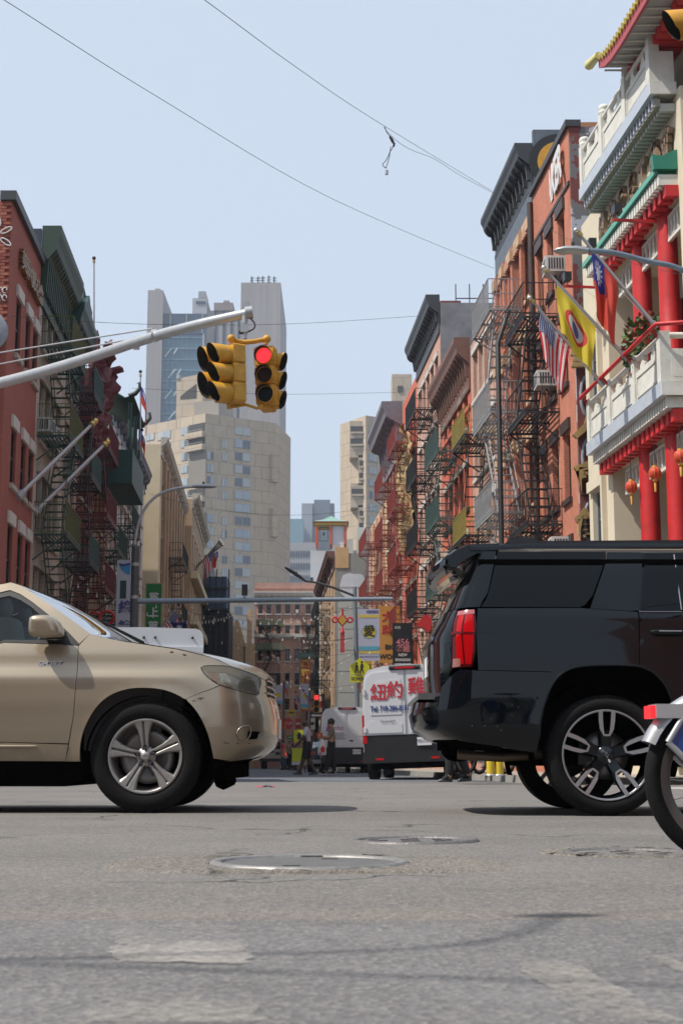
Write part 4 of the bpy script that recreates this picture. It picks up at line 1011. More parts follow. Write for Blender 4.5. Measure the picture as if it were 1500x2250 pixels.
def air_con(B, y, z, o, label, w=.62, h=.42):
    c = B.world(y, o, z); t = thing('air_conditioner', label, 'air conditioner', (c.x, c.y, c.z), 'window air conditioners')
    q = MB(); s_ = B.sgn; q.box(-.3*s_ if s_ > 0 else 0, .3 if s_ < 0 else 0, -w/2, w/2, 0, h) if False else q.box(min(0, -.5*s_)+(.5*s_ if s_ > 0 else 0)*0, max(0, .0), -w/2, w/2, 0, h) if False else q.box(-.28, .28, -w/2, w/2, 0, h)
    q.build('casing', M('ac_casing', (.55,.55,.53), .5, var=.1, scale=6, dirt=.3), t)
    for k in range(6): q = MB(); q.box(-.2+k*.07, -.165+k*.07, -w/2-.008, -w/2-.001, .06, h-.06); q.build('vent', m_fblack, t)
    q = MB(); q.box(s_*.281, s_*.288, -w/2+.05, w/2-.05, .06, h-.06) if s_ > 0 else q.box(-.288, -.281, -w/2+.05, w/2-.05, .06, h-.06); q.build('grille', M('ac_grille', (.12,.12,.12), .6), t)
    q = MB(); q.bar((0, 0, -.02), (-s_*.25, 0, -.4), .04); q.build('bracket', m_fblack, t)

# ---- brick materials
b_red = brick('red_brick', (.27,.075,.045), (.34,.10,.06), (.30,.22,.18))
b_red2 = brick('salmon_brick', (.45,.135,.075), (.52,.17,.095), (.40,.19,.13), var=.2)
b_pink = brick('pink_brick', (.50,.25,.18), (.56,.30,.22), (.44,.31,.25))
b_deep = brick('dark_red_brick', (.20,.045,.035), (.25,.06,.045), (.14,.06,.05))
b_grey = brick('grey_brick', (.13,.125,.125), (.18,.17,.165), (.12,.115,.11))
b_tan = brick('tan_brick', (.36,.22,.12), (.42,.27,.15), (.33,.25,.18))
b_cream = brick('cream_brick', (.42,.36,.29), (.50,.43,.35), (.36,.31,.26), dirt=.4)
b_plain = brick('smooth_red_brick', (.27,.065,.043), (.315,.08,.052), (.26,.085,.06), rh=.068, bw=.2, ms=.008, var=.12)
m_redp = M('red_painted_wall', (.52,.12,.065), .8, var=.14, scale=2, dirt=.3)
m_fe_green = M('iron_dark_green', (.018,.05,.035), .55, var=.2, scale=5); m_fe_olive = M('iron_olive', (.10,.10,.03), .6, var=.2, scale=5); m_fe_black = M('iron_black', (.012,.012,.013), .55)
m_fe_red = M('iron_oxblood', (.24,.035,.024), .6, var=.2, scale=5); m_fe_grey = M('iron_grey', (.28,.29,.30), .5, var=.15, scale=5); m_fe_yel = M('iron_mustard', (.30,.24,.05), .55, var=.2, scale=5); m_fe_teal = M('iron_blue_green', (.05,.10,.09), .55, var=.2, scale=5)
m_fe_maroon = M('iron_maroon', (.13,.012,.016), .55, var=.2, scale=5)
m_cor_green = M('cornice_green', (.016,.042,.024), .6, var=.25, scale=5, dirt=.3); m_cor_teal = M('cornice_teal', (.012,.05,.042), .55, var=.2, scale=5)
m_cor_black = M('cornice_black', (.035,.037,.042), .5, var=.2, scale=4); m_cor_brown = M('cornice_brown', (.16,.075,.055), .65, var=.2, scale=4, dirt=.3); m_cor_purple = M('cornice_purple_grey', (.17,.15,.17), .7, var=.2, scale=4)
m_slate = M('blue_grey_paint', (.10,.12,.15), .6, var=.2, scale=4)

# ================= left side
B = Bld('brick_building', 'red brick building with row of white lintels at the left edge', 'L', 36.0, 40.9, 14.8, b_plain)
cols_ = [(37.2,37.95), (38.75,39.5), (40.0,40.75)]; rows_ = [(4.7,6.5), (7.55,9.05), (11.05,12.6)]
ws_ = [(a, b, c, d) for a, b in cols_ for c, d in rows_]
B.walls(ws_, rec=.13)
for wv in ws_: B.window(wv, m_fblack, lintel=m_stone_l, sill=m_stone, lh=.32, rec=.13, pane=WPANES[0])
q = B.mb(); q.box(35.9, 41.0, -.3, .12, 14.8, 15.05); q.build('parapet_cap', m_cor_black, B.root)
# single bricks on the corner pier that faces the camera
pier = MB(); xw = LX(36.0); cnt = 0
mats4 = [M('brick_a', (.26,.07,.045), .85, var=.2, scale=9), M('brick_b', (.31,.09,.055), .85, var=.2, scale=9), M('brick_c', (.23,.055,.04), .85, var=.2, scale=9), M('brick_d', (.35,.12,.075), .85, var=.2, scale=9)]
bme = []
for m_ in mats4:
    q = MB(); q.box(-.105, .105, -.03, .03, -.036, .036); o = q.build('brick', m_, B.root); bme.append(o)
root0 = Vector((B.rx, B.ry, 0))
zz = 11.6; r_ = 0; n_b = 0
while zz < 14.72:
    for k in range(5 if zz > 13.2 else 4):
        src = bme[random.randrange(4)]; o = src if n_b < 0 else src.copy()
        if o is not src: link(o, B.root)
        o.location = Vector((xw-.11-.222*k-(.111 if r_ % 2 else 0), 35.985, zz))-root0; n_b += 1
    zz += .086; r_ += 1
for k, o in enumerate(bme): o.location = Vector((xw-.11-.222*k, 35.985, 11.5))-root0
# glazed panel on the camera-facing wall, graffiti above it
q = MB(); q.box(xw-2.9, xw-.18, 35.86, 35.95, 4.6, 11.2); o = q.build('glazed_panel', M('etched_glass', (.42,.47,.55), .25, var=.35, scale=.8, stretch=(3,1,.25)), B.root); o.location = -root0
for k in range(6): q = MB(); x = xw-.2-.5*k; q.box(x-.015, x+.015, 35.83, 35.86, 4.6, 11.2); o = q.build('mullion', m_fe_grey, B.root); o.location = -root0
q = MB(); q.tube([(xw-.2-1.0*k/40, 35.84, 11.2+.0*k) for k in range(2)], .03, 6); 
m_graf = M('white_spray', (.62,.62,.62), .7, var=.1, scale=9); m_grafg = M('grey_spray', (.24,.25,.28), .7, var=.2, scale=9)
def spray(root, pts, r, name='graffiti', mat=None, rel=True):
    q = MB(); q.tube([Vector(p)-(root.location if rel else Vector()) for p in pts], r, 5); q.build(name, mat or m_graf, root)
for cx, cz, a in ((-.25,13.9,.5), (-.28,14.1,1.9), (-.24,13.75,-.6), (-.35,13.95,2.8)):
    spray(B.root, [(xw+cx+.16*(1-cos(t*.52))*cos(a)-.06*sin(t*.52)*sin(a), 35.94, cz+.16*(1-cos(t*.52))*sin(a)+.06*sin(t*.52)*cos(a)) for t in range(13)], .018)
for j, cz in enumerate((12.35, 12.15)):
    for k in range(4): cx = xw-.08-.12*k; spray(B.root, [(cx+.05*cos(t*.7)*(1+.3*(t % 2)), 35.93, cz+.08*sin(t*.7)) for t in range(8)], .015)
q = MB(); q.lathe([(.0001,0),(.52,0),(.55,.02),(.55,.05)], 28, 'y', (xw-.5, 35.90, 11.25)); o = q.build('painted_medallion', m_grafg, B.root); o.location = -root0
# raised bronze characters on the street face
m_bronze = M('bronze_letters', (.20,.10,.03), .45, .5)
for k, ch in enumerate('美華大廈文化會'):
    y = 37.5+.48*k; text(ch, .62, m_bronze, B.root, B.world(y, .06, 13.65)-root0, rz=pi/2, bold=.012, ext=.07)
# long angled flagpoles without flags
def flagpole(label, base, tip, r0, r1, ballm, ballr, flag=None, parts=True):
    t = thing('flagpole', label, 'flagpole', base); b = Vector(base); v = Vector(tip)-b
    q = MB(); q.tube([(0,0,0), v*.5, v], [r0, (r0+r1)/2, r1], 10); q.build('pole', M('flagpole_aluminium', (.38,.36,.36), .4, .6), t)
    q = MB(); q.tube([v*.97, v*1.0], r1*1.9, 10); q.build('truck', M('truck_brass', (.45,.33,.12), .35, .8), t)
    q = MB(); q.smooth = True; q.ball(v*1.03, ballr, 12, 8); q.build('finial', ballm, t)
    q = MB(); q.tube([-v*.01, v*.05], r0*1.6, 10); q.build('bracket', m_fe_grey, t)
    q = MB(); e = v*.1+Vector((0,0,-.0)); q.tube([v*.98, v*.55+Vector((0,0,-.16)), v*.12+Vector((0,0,-.05))], .008, 4); q.build('halyard', m_stone_l, t)
    return t, v
m_gold = M('gold_ball', (.65,.42,.10), .25, .9); m_silver = M('silver_ball', (.62,.6,.56), .25, .8)
p1_ = B.world(*((lambda y, z: (y, 0.02, z))(*B.fp(38,1092)))); t1_ = at(205, 930, p1_.y+3.0); flagpole('bare grey flagpole with gold ball, upper one on the brick building', p1_, t1_, .075, .05, m_gold, .09)
p1_ = B.world(*((lambda y, z: (y, 0.02, z))(*B.fp(75,1126)))); t1_ = at(232, 975, p1_.y+3.0); flagpole('bare grey flagpole with gold ball, lower one on the brick building', p1_, t1_, .075, .05, m_gold, .09)

def generic(name, label, side, ya, yb, top, mat, ncol, z1, nrow, fh, wh, frame, lint, sillm, arch=False, wid=.95, style='sash', shopmat=None, depth=11, lh=.22, fwd=0.0):
    B = Bld(name, label, side, ya, yb, top, mat, depth=depth, X=(lambda y: LX(y)+fwd) if side == 'L' else None); ws = autowins(ya, yb, ncol, rowz(z1, nrow, fh, wh), wid)
    B.walls(ws)
    for wv in ws: B.window(wv, frame, style=style, lintel=lint, sill=sillm, arch=arch, lh=lh)
    B.shop(z1-.6, shopmat); return B
L1 = generic('tenement', 'cream brick tenement with dark green cornice and olive fire escape', 'L', 40.9, 46.2, 14.4, b_cream, 4, 4.2, 4, 2.75, 1.75, m_fbrown, m_stone, m_stone, arch=True, lh=.32)
L1.cornice(13.6, 16.0, .56, m_cor_green, 16, bl=.6, bh=1.3)
q = L1.mb(); q.box(40.88, 41.0, -2.4, -.02, 14.4, 15.9); q.build('parapet', M('navy_wall', (.035,.045,.075), .8, var=.3, scale=3), L1.root)
for pts in ([(-1.6,14.9),(-1.2,15.7),(-.9,15.2),(-.5,14.6)], [(-1.1,15.75),(-.7,15.5),(-.2,15.3)], [(-.5,15.1),(-.3,14.8),(-.1,14.5)]):
    spray(L1.root, [L1.world(40.86, a, z) for a, z in pts], .06)
L1.escape(41.2, 44.2, [12.4, 9.75, 6.85], m_fe_green, .95, rmat=m_fe_olive)
air_con(L1, 41.7, 9.9, .12, 'pale air conditioner above the upper bare flagpole'); air_con(L1, 42.9, 9.9, .12, 'second pale air conditioner beside the olive fire escape')
L2 = generic('tenement', 'narrow cream tenement with teal gabled cornice and black fire escape', 'L', 46.25, 50.0, 14.0, b_cream, 3, 4.2, 4, 2.75, 1.75, m_fgreen, m_stone, m_stone)
L2.cornice(13.3, 15.4, .6, m_cor_teal, 6, bh=.9)
q = L2.mb(); q.prism([(46.4,15.4),(49.9,15.4),(49.6,15.65),(48.8,15.8),(48.2,16.25),(47.6,15.8),(46.7,15.7)], .1, .5); q.build('pediment', m_cor_teal, L2.root)
for y in (46.5, 48.1, 49.7): q = L2.mb(); q.lathe([(.12,15.4),(.16,15.7),(.1,15.9),(.12,16.1),(.02,16.5)], 8, 'z', (y, .3, 0)); q.build('finial', m_cor_teal, L2.root)
L2.escape(46.6, 49.2, [12.4, 9.6, 6.8], m_fe_black, .95, rmat=m_fe_teal, flip=1)
L3 = generic('tenement', 'maroon tenement with carved scroll gable and oxblood fire escape', 'L', 50.05, 54.4, 13.8, b_deep, 3, 4.2, 4, 2.75, 1.75, m_fbrown, None, m_stone)
m_mar = M('maroon_carving', (.12,.016,.022), .6, var=.3, scale=6, bump=.6, bscale=9)
q = L3.mb(); q.box(50.1, 54.3, 0, .45, 12.2, 14.2); q.build('frieze', m_mar, L3.root)
from mathutils import noise as mnoise
def ragged(B, y0, y1, z0, z1, base, amp, mat, name, top=0.0, fr=1.6):
    rows = []
    for i in range(37):
        f = i/36; row = []
        for j in range(31):
            g = j/30; y = y0+(y1-y0)*g; zt = z1+top*(.5+mnoise.noise((y*1.3,0,3))); z = z0+(zt-z0)*f
            n_ = mnoise.fractal((y*fr, z*fr, 1.7), 1.0, 2.0, 4); row.append((y, base+amp*(.35+.65*f)*(.5+.6*n_), z+.12*mnoise.noise((y*3, z*3, 9))))
        rows.append(row)
    q = B.mb(); q.grid(rows, smooth=False); return q.build(name, mat, B.root)
ragged(L3, 50.1, 54.3, 11.8, 14.6, .25, 1.0, m_mar, 'carved_gable', 1.4, 2.2)
for k, (y, z) in enumerate(((50.6,14.9), (51.4,15.5), (52.4,14.9), (53.6,14.5))): q = L3.mb(); q.lathe([(.16,z-.7),(.2,z-.3),(.1,z-.1),(.13,z+.1),(.02,z+.5)], 8, 'z', (y, .4, 0)); q.build('finial', m_mar, L3.root)
L3.escape(50.4, 53.6, [11.4, 9.0, 6.4, 3.9], m_fe_maroon, 1.05)
L4 = generic('balcony_house', 'house with dark green tiled eave and deep green balcony', 'L', 54.5, 59.5, 13.6, b_tan, 3, 4.2, 4, 2.6, 1.7, m_fgreen, None, m_stone)
m_tile_g = M('green_roof_tile', (.02,.075,.055), .45, var=.3, scale=8)
rows = []
for k in range(33):
    y = 54.4+5.2*k/32; rows.append([(y, -.2, 15.0+.02*(k % 2)), (y, .5, 14.55+.05*(k % 2)), (y, 1.15, 14.15+.05*(k % 2)), (y, 1.5, 14.25+.05*(k % 2))])
q = L4.mb(); q.grid(rows, smooth=False); rf_ = q.build('tiled_eave', m_tile_g, L4.root)
for k in range(26): q = L4.mb(); y = 54.5+5.0*k/25; q.tube([(y,-.2,15.04),(y,.5,14.62),(y,1.15,14.22),(y,1.5,14.32)], .045, 5); q.build('roll_tile', m_tile_g, rf_)
for y in (54.5, 59.4): q = L4.mb(); q.tube([(y,1.3,14.3),(y,1.55,14.4),(y,1.72,14.6),(y,1.7,14.85),(y,1.6,14.8)], [.1,.1,.08,.05,.02], 7); q.build('dragon_finial', M('finial_dark', (.015,.03,.025), .5), rf_)
q = L4.mb(); q.box(54.5, 59.4, 0, 1.5, 10.9, 11.15); bal = q.build('balcony', m_cor_teal, L4.root)
q = L4.mb(); q.box(54.5, 59.4, 1.42, 1.5, 11.15, 12.2); q.build('parapet', m_cor_teal, bal); q = L4.mb(); q.box(54.5, 54.58, .02, 1.42, 11.15, 12.2); q.build('parapet', m_cor_teal, bal)
for y in (54.7, 57, 59.2): q = L4.mb(); q.tube([(y,1.35,12.2),(y,1.35,14.1)], .08, 8); q.build('column', m_cor_teal, bal)
L4.escape(55.0, 58.6, [8.4, 5.9], m_fe_green, 1.0)
m_white = M('white_stucco', (.58,.57,.54), .8, var=.1, scale=1.5, dirt=.3); m_cream = M('cream_stucco', (.56,.47,.32), .85, var=.08, scale=1.2, dirt=.15)
L5 = generic('shop_building', 'long white fronted shop building with grey cornice', 'L', 59.6, 77.0, 15.2, m_white, 8, 4.6, 4, 2.7, 1.7, m_fblack, m_stone_l, m_stone_l)
L5.cornice(14.6, 15.7, .4, m_slate, 14)
L5.escape(60.2, 64.0, [10.2, 7.6], m_fe_green, 1.0)
q = L5.mb(); q.box(60.3, 71, .05, .16, 11.8, 13.0); sg_ = q.build('sign_board', m_stone_l, L5.root)
for k, ch in enumerate('大同酒家總會'): text(ch, 1.1, M('sign_brown', (.10,.07,.05), .6), L5.root, L5.world(61.5+1.7*k, .2, 12.4)-L5.root.location, rz=pi/2, bold=.02, ext=.02)
L6 = generic('apartment_house', 'tall beige stucco house with plain end wall', 'L', 78.0, 100.0, 17.6, m_cream, 7, 4.8, 4, 3.0, 1.8, m_fblack, m_stone, m_stone, shopmat=None, fwd=.75)
L6.cornice(17.0, 18.0, .4, m_stone, 12)
for k in range(8): q = L6.mb(); y = 80+2.5*k; q.box(y-.35, y+.35, .0, .22, 4.2, 17); q.build('pilaster', b_tan, L6.root)
for px, z in ((415,0),): pass
L6.escape(83, 89, [12, 8.6], m_fe_black, 1.0)
L7 = generic('brick_house', 'tan brick house with rounded window bay', 'L', 100.2, 120, 18.6, b_tan, 6, 4.8, 4, 3.2, 1.9, m_fwhite, m_stone_l, m_stone_l, fwd=1.3)
L7.cornice(18.0, 19.0, .5, m_stone, 10)
for z in (6.4, 9.8, 13.0): q = L7.mb(); q.box(100.1, 119.8, 0, .5, z, z+.5); q.build('string_course', M('cream_band', (.5,.42,.27), .8), L7.root)
L8 = generic('brick_house', 'grey brick house with fire escape left of the red apartment block', 'L', 120.2, 146, 17.5, b_grey, 6, 4.8, 4, 3.1, 1.9, m_fblack, m_stone, m_stone, fwd=1.8)
L8.escape(121, 128, [13.5, 10.4, 7.3, 4.4], m_fe_black, 1.4)
# distant flags in a cluster on poles
# ================= right side beyond the temple
B0 = Bld('brick_building', 'flat red brick building with painted side wall beside the temple', 'R', 35.5, 40.2, 16.6, b_red2, X=lambda y: RX(y)-.05)
cols_ = [(36.2,36.95), (37.6,38.35), (38.95,39.7)]; ws_ = [(a, b, z, z+1.75) for a, b in cols_ for z in (4.0, 7.0, 10.0, 12.9)]
B0.walls(ws_)
for wv in ws_: B0.window(wv, m_fblack, lintel=m_fbrown, sill=m_fbrown, lh=.3)
q = B0.mb(); q.box(35.4, 40.2, -.3, .10, 16.6, 16.78); q.build('parapet_cap', m_cor_black, B0.root)
q = B0.mb(); q.box(35.5, 40.18, .0, .05, 15.05, 15.15); q.build('string_course', m_fbrown, B0.root)
# painted side wall: peeling grey, white and red
sm_ = bpy.data.materials.new('peeling_side_wall'); n, l = nt(sm_); b = n['Principled BSDF']; b.inputs['Roughness'].default_value = .85
tc = n.new('ShaderNodeTexCoord'); nz = n.new('ShaderNodeTexNoise'); nz.inputs['Scale'].default_value = 1.1; nz.inputs['Detail'].default_value = 8; l.new(tc.outputs['Object'], nz.inputs['Vector'])
cr = n.new('ShaderNodeValToRGB'); cr.color_ramp.interpolation = 'CONSTANT'; el = cr.color_ramp.elements; el[0].color = (.17,.045,.04,1); el[1].position = .56; el[1].color = (.42,.42,.46,1); e = el.new(.46); e.color = (.16,.15,.15,1); e = el.new(.64); e.color = (.30,.07,.06,1)
l.new(nz.outputs['Fac'], cr.inputs[0]); l.new(cr.outputs[0], b.inputs['Base Color'])
q = B0.mb(); q.box(35.44, 35.5, -9, -.004, 3, 16.6); q.build('painted_side_wall', sm_, B0.root)
m_oldred = M('faded_maroon_wall', (.16,.05,.042), .85, var=.25, scale=3)
q = B0.mb(); q.box(35.40, 35.43, -4, -.01, 3, 11.6); q.build('painted_side_wall', m_oldred, B0.root)
for k, z in enumerate((10.4, 8.7, 7.3, 6.0)): text('華人會館'[k], .95, M('brass_characters', (.55,.38,.16), .4, .5), B0.root, Vector((RX(35.4)+.28, 35.33, z))-B0.root.location, bold=.03, ext=.08, name='raised_character')
for k in range(5): spray(B0.root, [(RX(35.4)+.25+.2*cos(t*.5), 35.38, 4.6+k*1.6+.55*sin(t*.5)) for t in range(14)], .05, mat=m_grafg)
text('BAKER', 1.35, m_graf, B0.root, B0.world(37.3, .03, 15.86)-B0.root.location, rz=-pi/2, bold=.05, ext=.01, sx=.72, name='graffiti')
B0.escape(37.3, 39.9, [12.1, 9.5, 6.5], m_fe_black, .9, spc=.2, brk=True)
air_con(B0, 36.6, 13.0, .2, 'white air conditioner high on the flat red brick wall'); air_con(B0, 36.7, 5.6, .2, 'white air conditioner low on the flat red brick wall'); air_con(B0, 38.0, 10.3, .2, 'grey air conditioner behind the stars and stripes flag')
q = B0.mb(); q.tube([(40.15,.08,2.5),(40.15,.08,16.4)], .09, 8); q.build('drainpipe', m_fbrown, B0.root)
m_terra = M('terracotta_trim', (.52,.34,.21), .75, var=.2, scale=4, dirt=.3)
B1 = generic('tenement', 'ornate red brick tenement with black bracketed cornice and yellow painted disc', 'R', 40.25, 46.4, 16.9, b_red2, 4, 4.6, 4, 3.1, 1.9, m_fwhite, m_terra, m_terra, arch=True, lh=.4)
B1.cornice(16.9, 18.3, .52, m_cor_black, 12, bmat=m_cor_black, bh=.7)
q = B1.mb(); q.box(40.25, 46.4, .0, .06, 16.25, 16.9); q.build('frieze', m_slate, B1.root)
q = B1.mb(); q.box(40.22, 40.4, -3.2, -.02, 16.6, 18.7); q.build('side_parapet', m_slate, B1.root)
q = B1.mb(); q.box(40.15, 46.4, -3.3, -1.0, 18.7, 18.9); q.build('coping', M('terracotta_coping', (.38,.17,.09), .8), B1.root)
cd = B1.world(40.2, -.75, 17.7)-B1.root.location
q = MB(); q.lathe([(.0001,0),(.62,0)], 30, 'y', cd, smooth=False); q.build('painted_disc', M('ochre_spray', (.62,.30,.03), .7, var=.2, scale=7), B1.root)
q = MB(); q.lathe([(.62,.0),(.86,.0),(.86,.03)], 30, 'y', cd+Vector((0,.01,0)), smooth=False); q.build('painted_ring', m_fe_black, B1.root)
spray(B1.root, [cd+Vector((-.1+.2*sin(t), -.03, .35-.12*t)) for t in range(6)], .03, mat=m_fe_black, rel=False); spray(B1.root, [cd+Vector((.15*cos(t), -.03, .2+.15*sin(t))) for t in range(7)], .03, mat=m_fe_black, rel=False)
for y in (40.45, 41.85, 43.3, 44.75, 46.2):
    q = B1.mb(); q.box(y-.14, y+.14, 0, .12, 4.2, 16.2); pl_ = q.build('pilaster', b_red2, B1.root)
    for z in (6.6, 9.7, 12.8, 15.7): q = B1.mb(); q.box(y-.2, y+.2, .02, .2, z, z+.35); q.build('capital', m_terra, pl_)
for k in range(26): q = B1.mb(); y = 40.5+.23*k; q.box(y-.05, y+.05, 0, .1, 15.75, 16.1); q.build('corbel', b_red2, B1.root)
B1.escape(41.8, 44.9, [13.75, 10.6, 7.6], m_fe_grey, 1.1, spc=.12, sw=.6)
q = B1.mb(); q.tube([(40.9,1.0,2.6),(40.9,1.0,12.4),(41.3,.6,13.5)], .075, 8); q.build('standpipe', m_fe_black, B1.root)
B2 = generic('tenement', 'pink brick tenement with mustard fire escape', 'R', 46.45, 52.2, 15.6, b_pink, 4, 4.6, 4, 2.9, 1.75, m_fwhite, m_stone_l, m_stone_l)
B2.escape(47.4, 50.4, [11.2, 7.8, 4.6], m_fe_black, 1.0, rmat=m_fe_yel)
B3 = generic('tenement', 'bright red painted tenement with brown bracketed cornice and green fire escape', 'R', 52.3, 60.2, 14.6, m_redp, 5, 4.4, 4, 2.65, 1.65, m_fbrown, m_stone, m_fbrown)
B3.cornice(14.0, 16.0, .6, m_cor_brown, 14, bh=.9)
q = B3.mb(); q.box(52.3, 60.2, 0, .08, 13.3, 13.45); q.build('string_course', m_redp, B3.root)
B3.escape(54.2, 57.9, [12.1, 9.5, 6.8, 4.2], m_fe_teal, 1.0)
air_con(B3, 53.4, 12.3, .15, 'small white air conditioner above the green fire escape')
B4 = generic('tenement', 'pink and white tenement with tall charcoal cornice', 'R', 60.3, 68.6, 18.9, b_pink, 5, 4.6, 5, 2.85, 1.75, m_fwhite, m_stone_l, m_stone_l)
B4.cornice(18.6, 20.3, .6, m_cor_black, 16, bh=.7)
q = B4.mb(); q.box(60.22, 60.3, -9, -.02, 14.2, 19.9); q.build('side_cladding', M('grey_sheet_cladding', (.20,.20,.21), .7, var=.35, scale=1.3, dirt=.5), B4.root)
q = B4.mb(); q.box(60.24, 61.0, -.9, -.02, 14.2, 20.0); q.build('corner_pier', b_deep, B4.root)
for pts in ([(-3.0,18.6),(-2.6,17.0),(-2.0,16.2)], [(-1.6,19.2),(-2.4,18.8),(-2.3,17.2),(-1.5,16.6)], [(-4.0,16.6),(-3.2,16.2),(-2.4,16.5),(-1.2,16.1)], [(-3.8,17.2),(-3.2,16.6)]): spray(B4.root, [B4.world(60.18, a, z) for a, z in pts], .05, mat=m_fe_black)
B4.escape(61.0, 64.8, [15.4, 12.5, 9.6, 6.8], m_fe_black, 1.0)
# roof railing and mast on the tall tenement
for k in range(9): q = B4.mb(); q.tube([(61,-.8-.6*k,19.9),(61,-.8-.6*k,21.0)], .025, 5); q.build('roof_post', m_fe_black, B4.root)
q = B4.mb(); q.bar((61,-.8,20.35), (61,-5.6,20.35), .04); q.build('roof_rail', m_fe_black, B4.root)
mast_b = B4.world(60.8, -3.6, 19.9); t = thing('antenna_mast', 'thin black aerial mast on the roof of the tall charcoal-corniced tenement', 'antenna', mast_b)
q = MB(); q.tube([(0,0,0),(0,0,3.2)], .045, 6); q.build('mast', m_fe_black, t); q = MB(); q.tube([(0,0,3.1),(.03,0,3.5),(-.03,0,3.9),(.04,0,4.3)], [.08,.11,.07,.02], 6); q.build('aerial', m_fe_black, t); q = MB(); q.tube([(0,0,1.6),(.9,0,.2)], .03, 5); q.build('stay', m_fe_black, t)
m_goldc = M('gilded_stucco', (.30,.20,.085), .65, .1, var=.35, scale=5, bump=.5, bscale=8)
B5 = generic('tenement', 'orange red tenement with ragged gilded stucco gable', 'R', 68.7, 75.0, 19.0, m_redp, 4, 4.6, 5, 2.75, 1.7, m_fbrown, m_stone, m_stone)
ragged(B5, 68.8, 74.8, 11.0, 15.6, .1, .55, m_goldc, 'gilded_stucco', 1.4, 1.8)
B5.escape(69.4, 73.4, [15.8, 12.7, 9.8, 6.9], m_fe_red, 1.0)
B6 = generic('tenement', 'red tenement with heavy purple grey cornice and scroll bracket', 'R', 75.1, 84.0, 17.4, b_red, 5, 4.6, 5, 2.6, 1.6, m_fbrown, m_stone_l, m_stone_l)
B6.cornice(16.6, 19.3, 1.1, m_cor_purple, 8, bh=1.6)
B6.escape(76.0, 80.6, [15.0, 12.3, 9.6, 6.9], m_fe_red, 1.0)
B7 = generic('tenement', 'yellow and pink tenement at the far end of the right row', 'R', 84.1, 95.0, 15.6, M('pale_yellow_wall', (.55,.45,.22), .85, var=.15, scale=1.5), 6, 4.6, 4, 2.7, 1.7, m_fwhite, m_stone_l, b_pink)
for k in range(5): q = B7.mb(); y = 85.2+2.2*k; q.box(y-.45, y+.45, 0, .1, 4, 15.4); q.build('brick_strip', b_pink, B7.root)
B7.escape(85.0, 90.5, [13.2, 10.2, 7.4, 4.8], m_fe_red, 1.1)
# ================================================================ TEMPLE-STYLE HALL ON THE RIGHT CORNER
def TX(y): return 6.6-.0909*(y-28)
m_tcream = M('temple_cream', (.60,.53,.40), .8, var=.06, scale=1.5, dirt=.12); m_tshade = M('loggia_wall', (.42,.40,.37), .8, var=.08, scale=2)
m_twhite = M('balustrade_white', (.62,.61,.55), .75, var=.12, scale=4, dirt=.38); m_lip = M('zinc_lip', (.48,.52,.58), .45, .2, var=.1, scale=4)
m_tred = M('lacquer_red', (.50,.014,.014), .5, var=.22, scale=3.5, dirt=.18); m_tgreen = M('glazed_green', (.02,.19,.12), .4, var=.15, scale=3); m_teal = M('verdigris_edge', (.10,.36,.28), .5)
m_slat = M('soffit_slat', (.42,.44,.40), .7); m_brownlt = M('brown_character', (.20,.13,.08), .6)
T = Bld('temple_hall', 'cream hall with white balconies and red lacquered columns on the right corner', 'R', 27.0, 34.7, 13.6, m_tcream, X=TX, depth=9)
open_ = [(27.3, 32.6, .3, 7.0), (27.3, 32.6, 7.75, 11.55)]
twin = [(33.3, 34.4, 4.1, 6.75), (33.3, 34.4, 8.3, 10.6)]
T.walls(open_+twin, rec=1.5)
for wv in twin: T.window(wv, m_slate, style='grid', rec=.18, pane=WPANES[1])
for wv in twin: q = T.mb(); q.box(wv[0]-.16, wv[0]-.02, 0, .12, wv[2]-.2, wv[3]+.3); q.build('window_surround', m_tcream, T.root); q = T.mb(); q.box(wv[0]-.02, wv[1]+.15, 0, .10, wv[3]+.02, wv[3]+.28); q.build('window_surround', m_tcream, T.root)
q = MB(T.fm); q.box(33.6, 33.9, -.14, -.10, 5.1, 5.6); q.build('window_sticker', M('green_sticker', (.05,.35,.15), .6), T.root)
for z0, z1 in ((.3,7.0), (7.75,11.55)):
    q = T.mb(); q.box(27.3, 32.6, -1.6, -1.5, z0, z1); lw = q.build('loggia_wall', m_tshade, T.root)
    for y in (28.3, 30.2, 31.9):
        q = T.mb(); q.box(y-.5, y+.5, -1.5, -1.44, z0+.9, z1-.8); q.build('loggia_window', WPANES[0], lw)
        for k in range(4): q = T.mb(); q.box(y-.5+.33*k-.02, y-.5+.33*k+.02, -1.44, -1.40, z0+.9, z1-.8); q.build('glazing_bar', m_tred, lw)
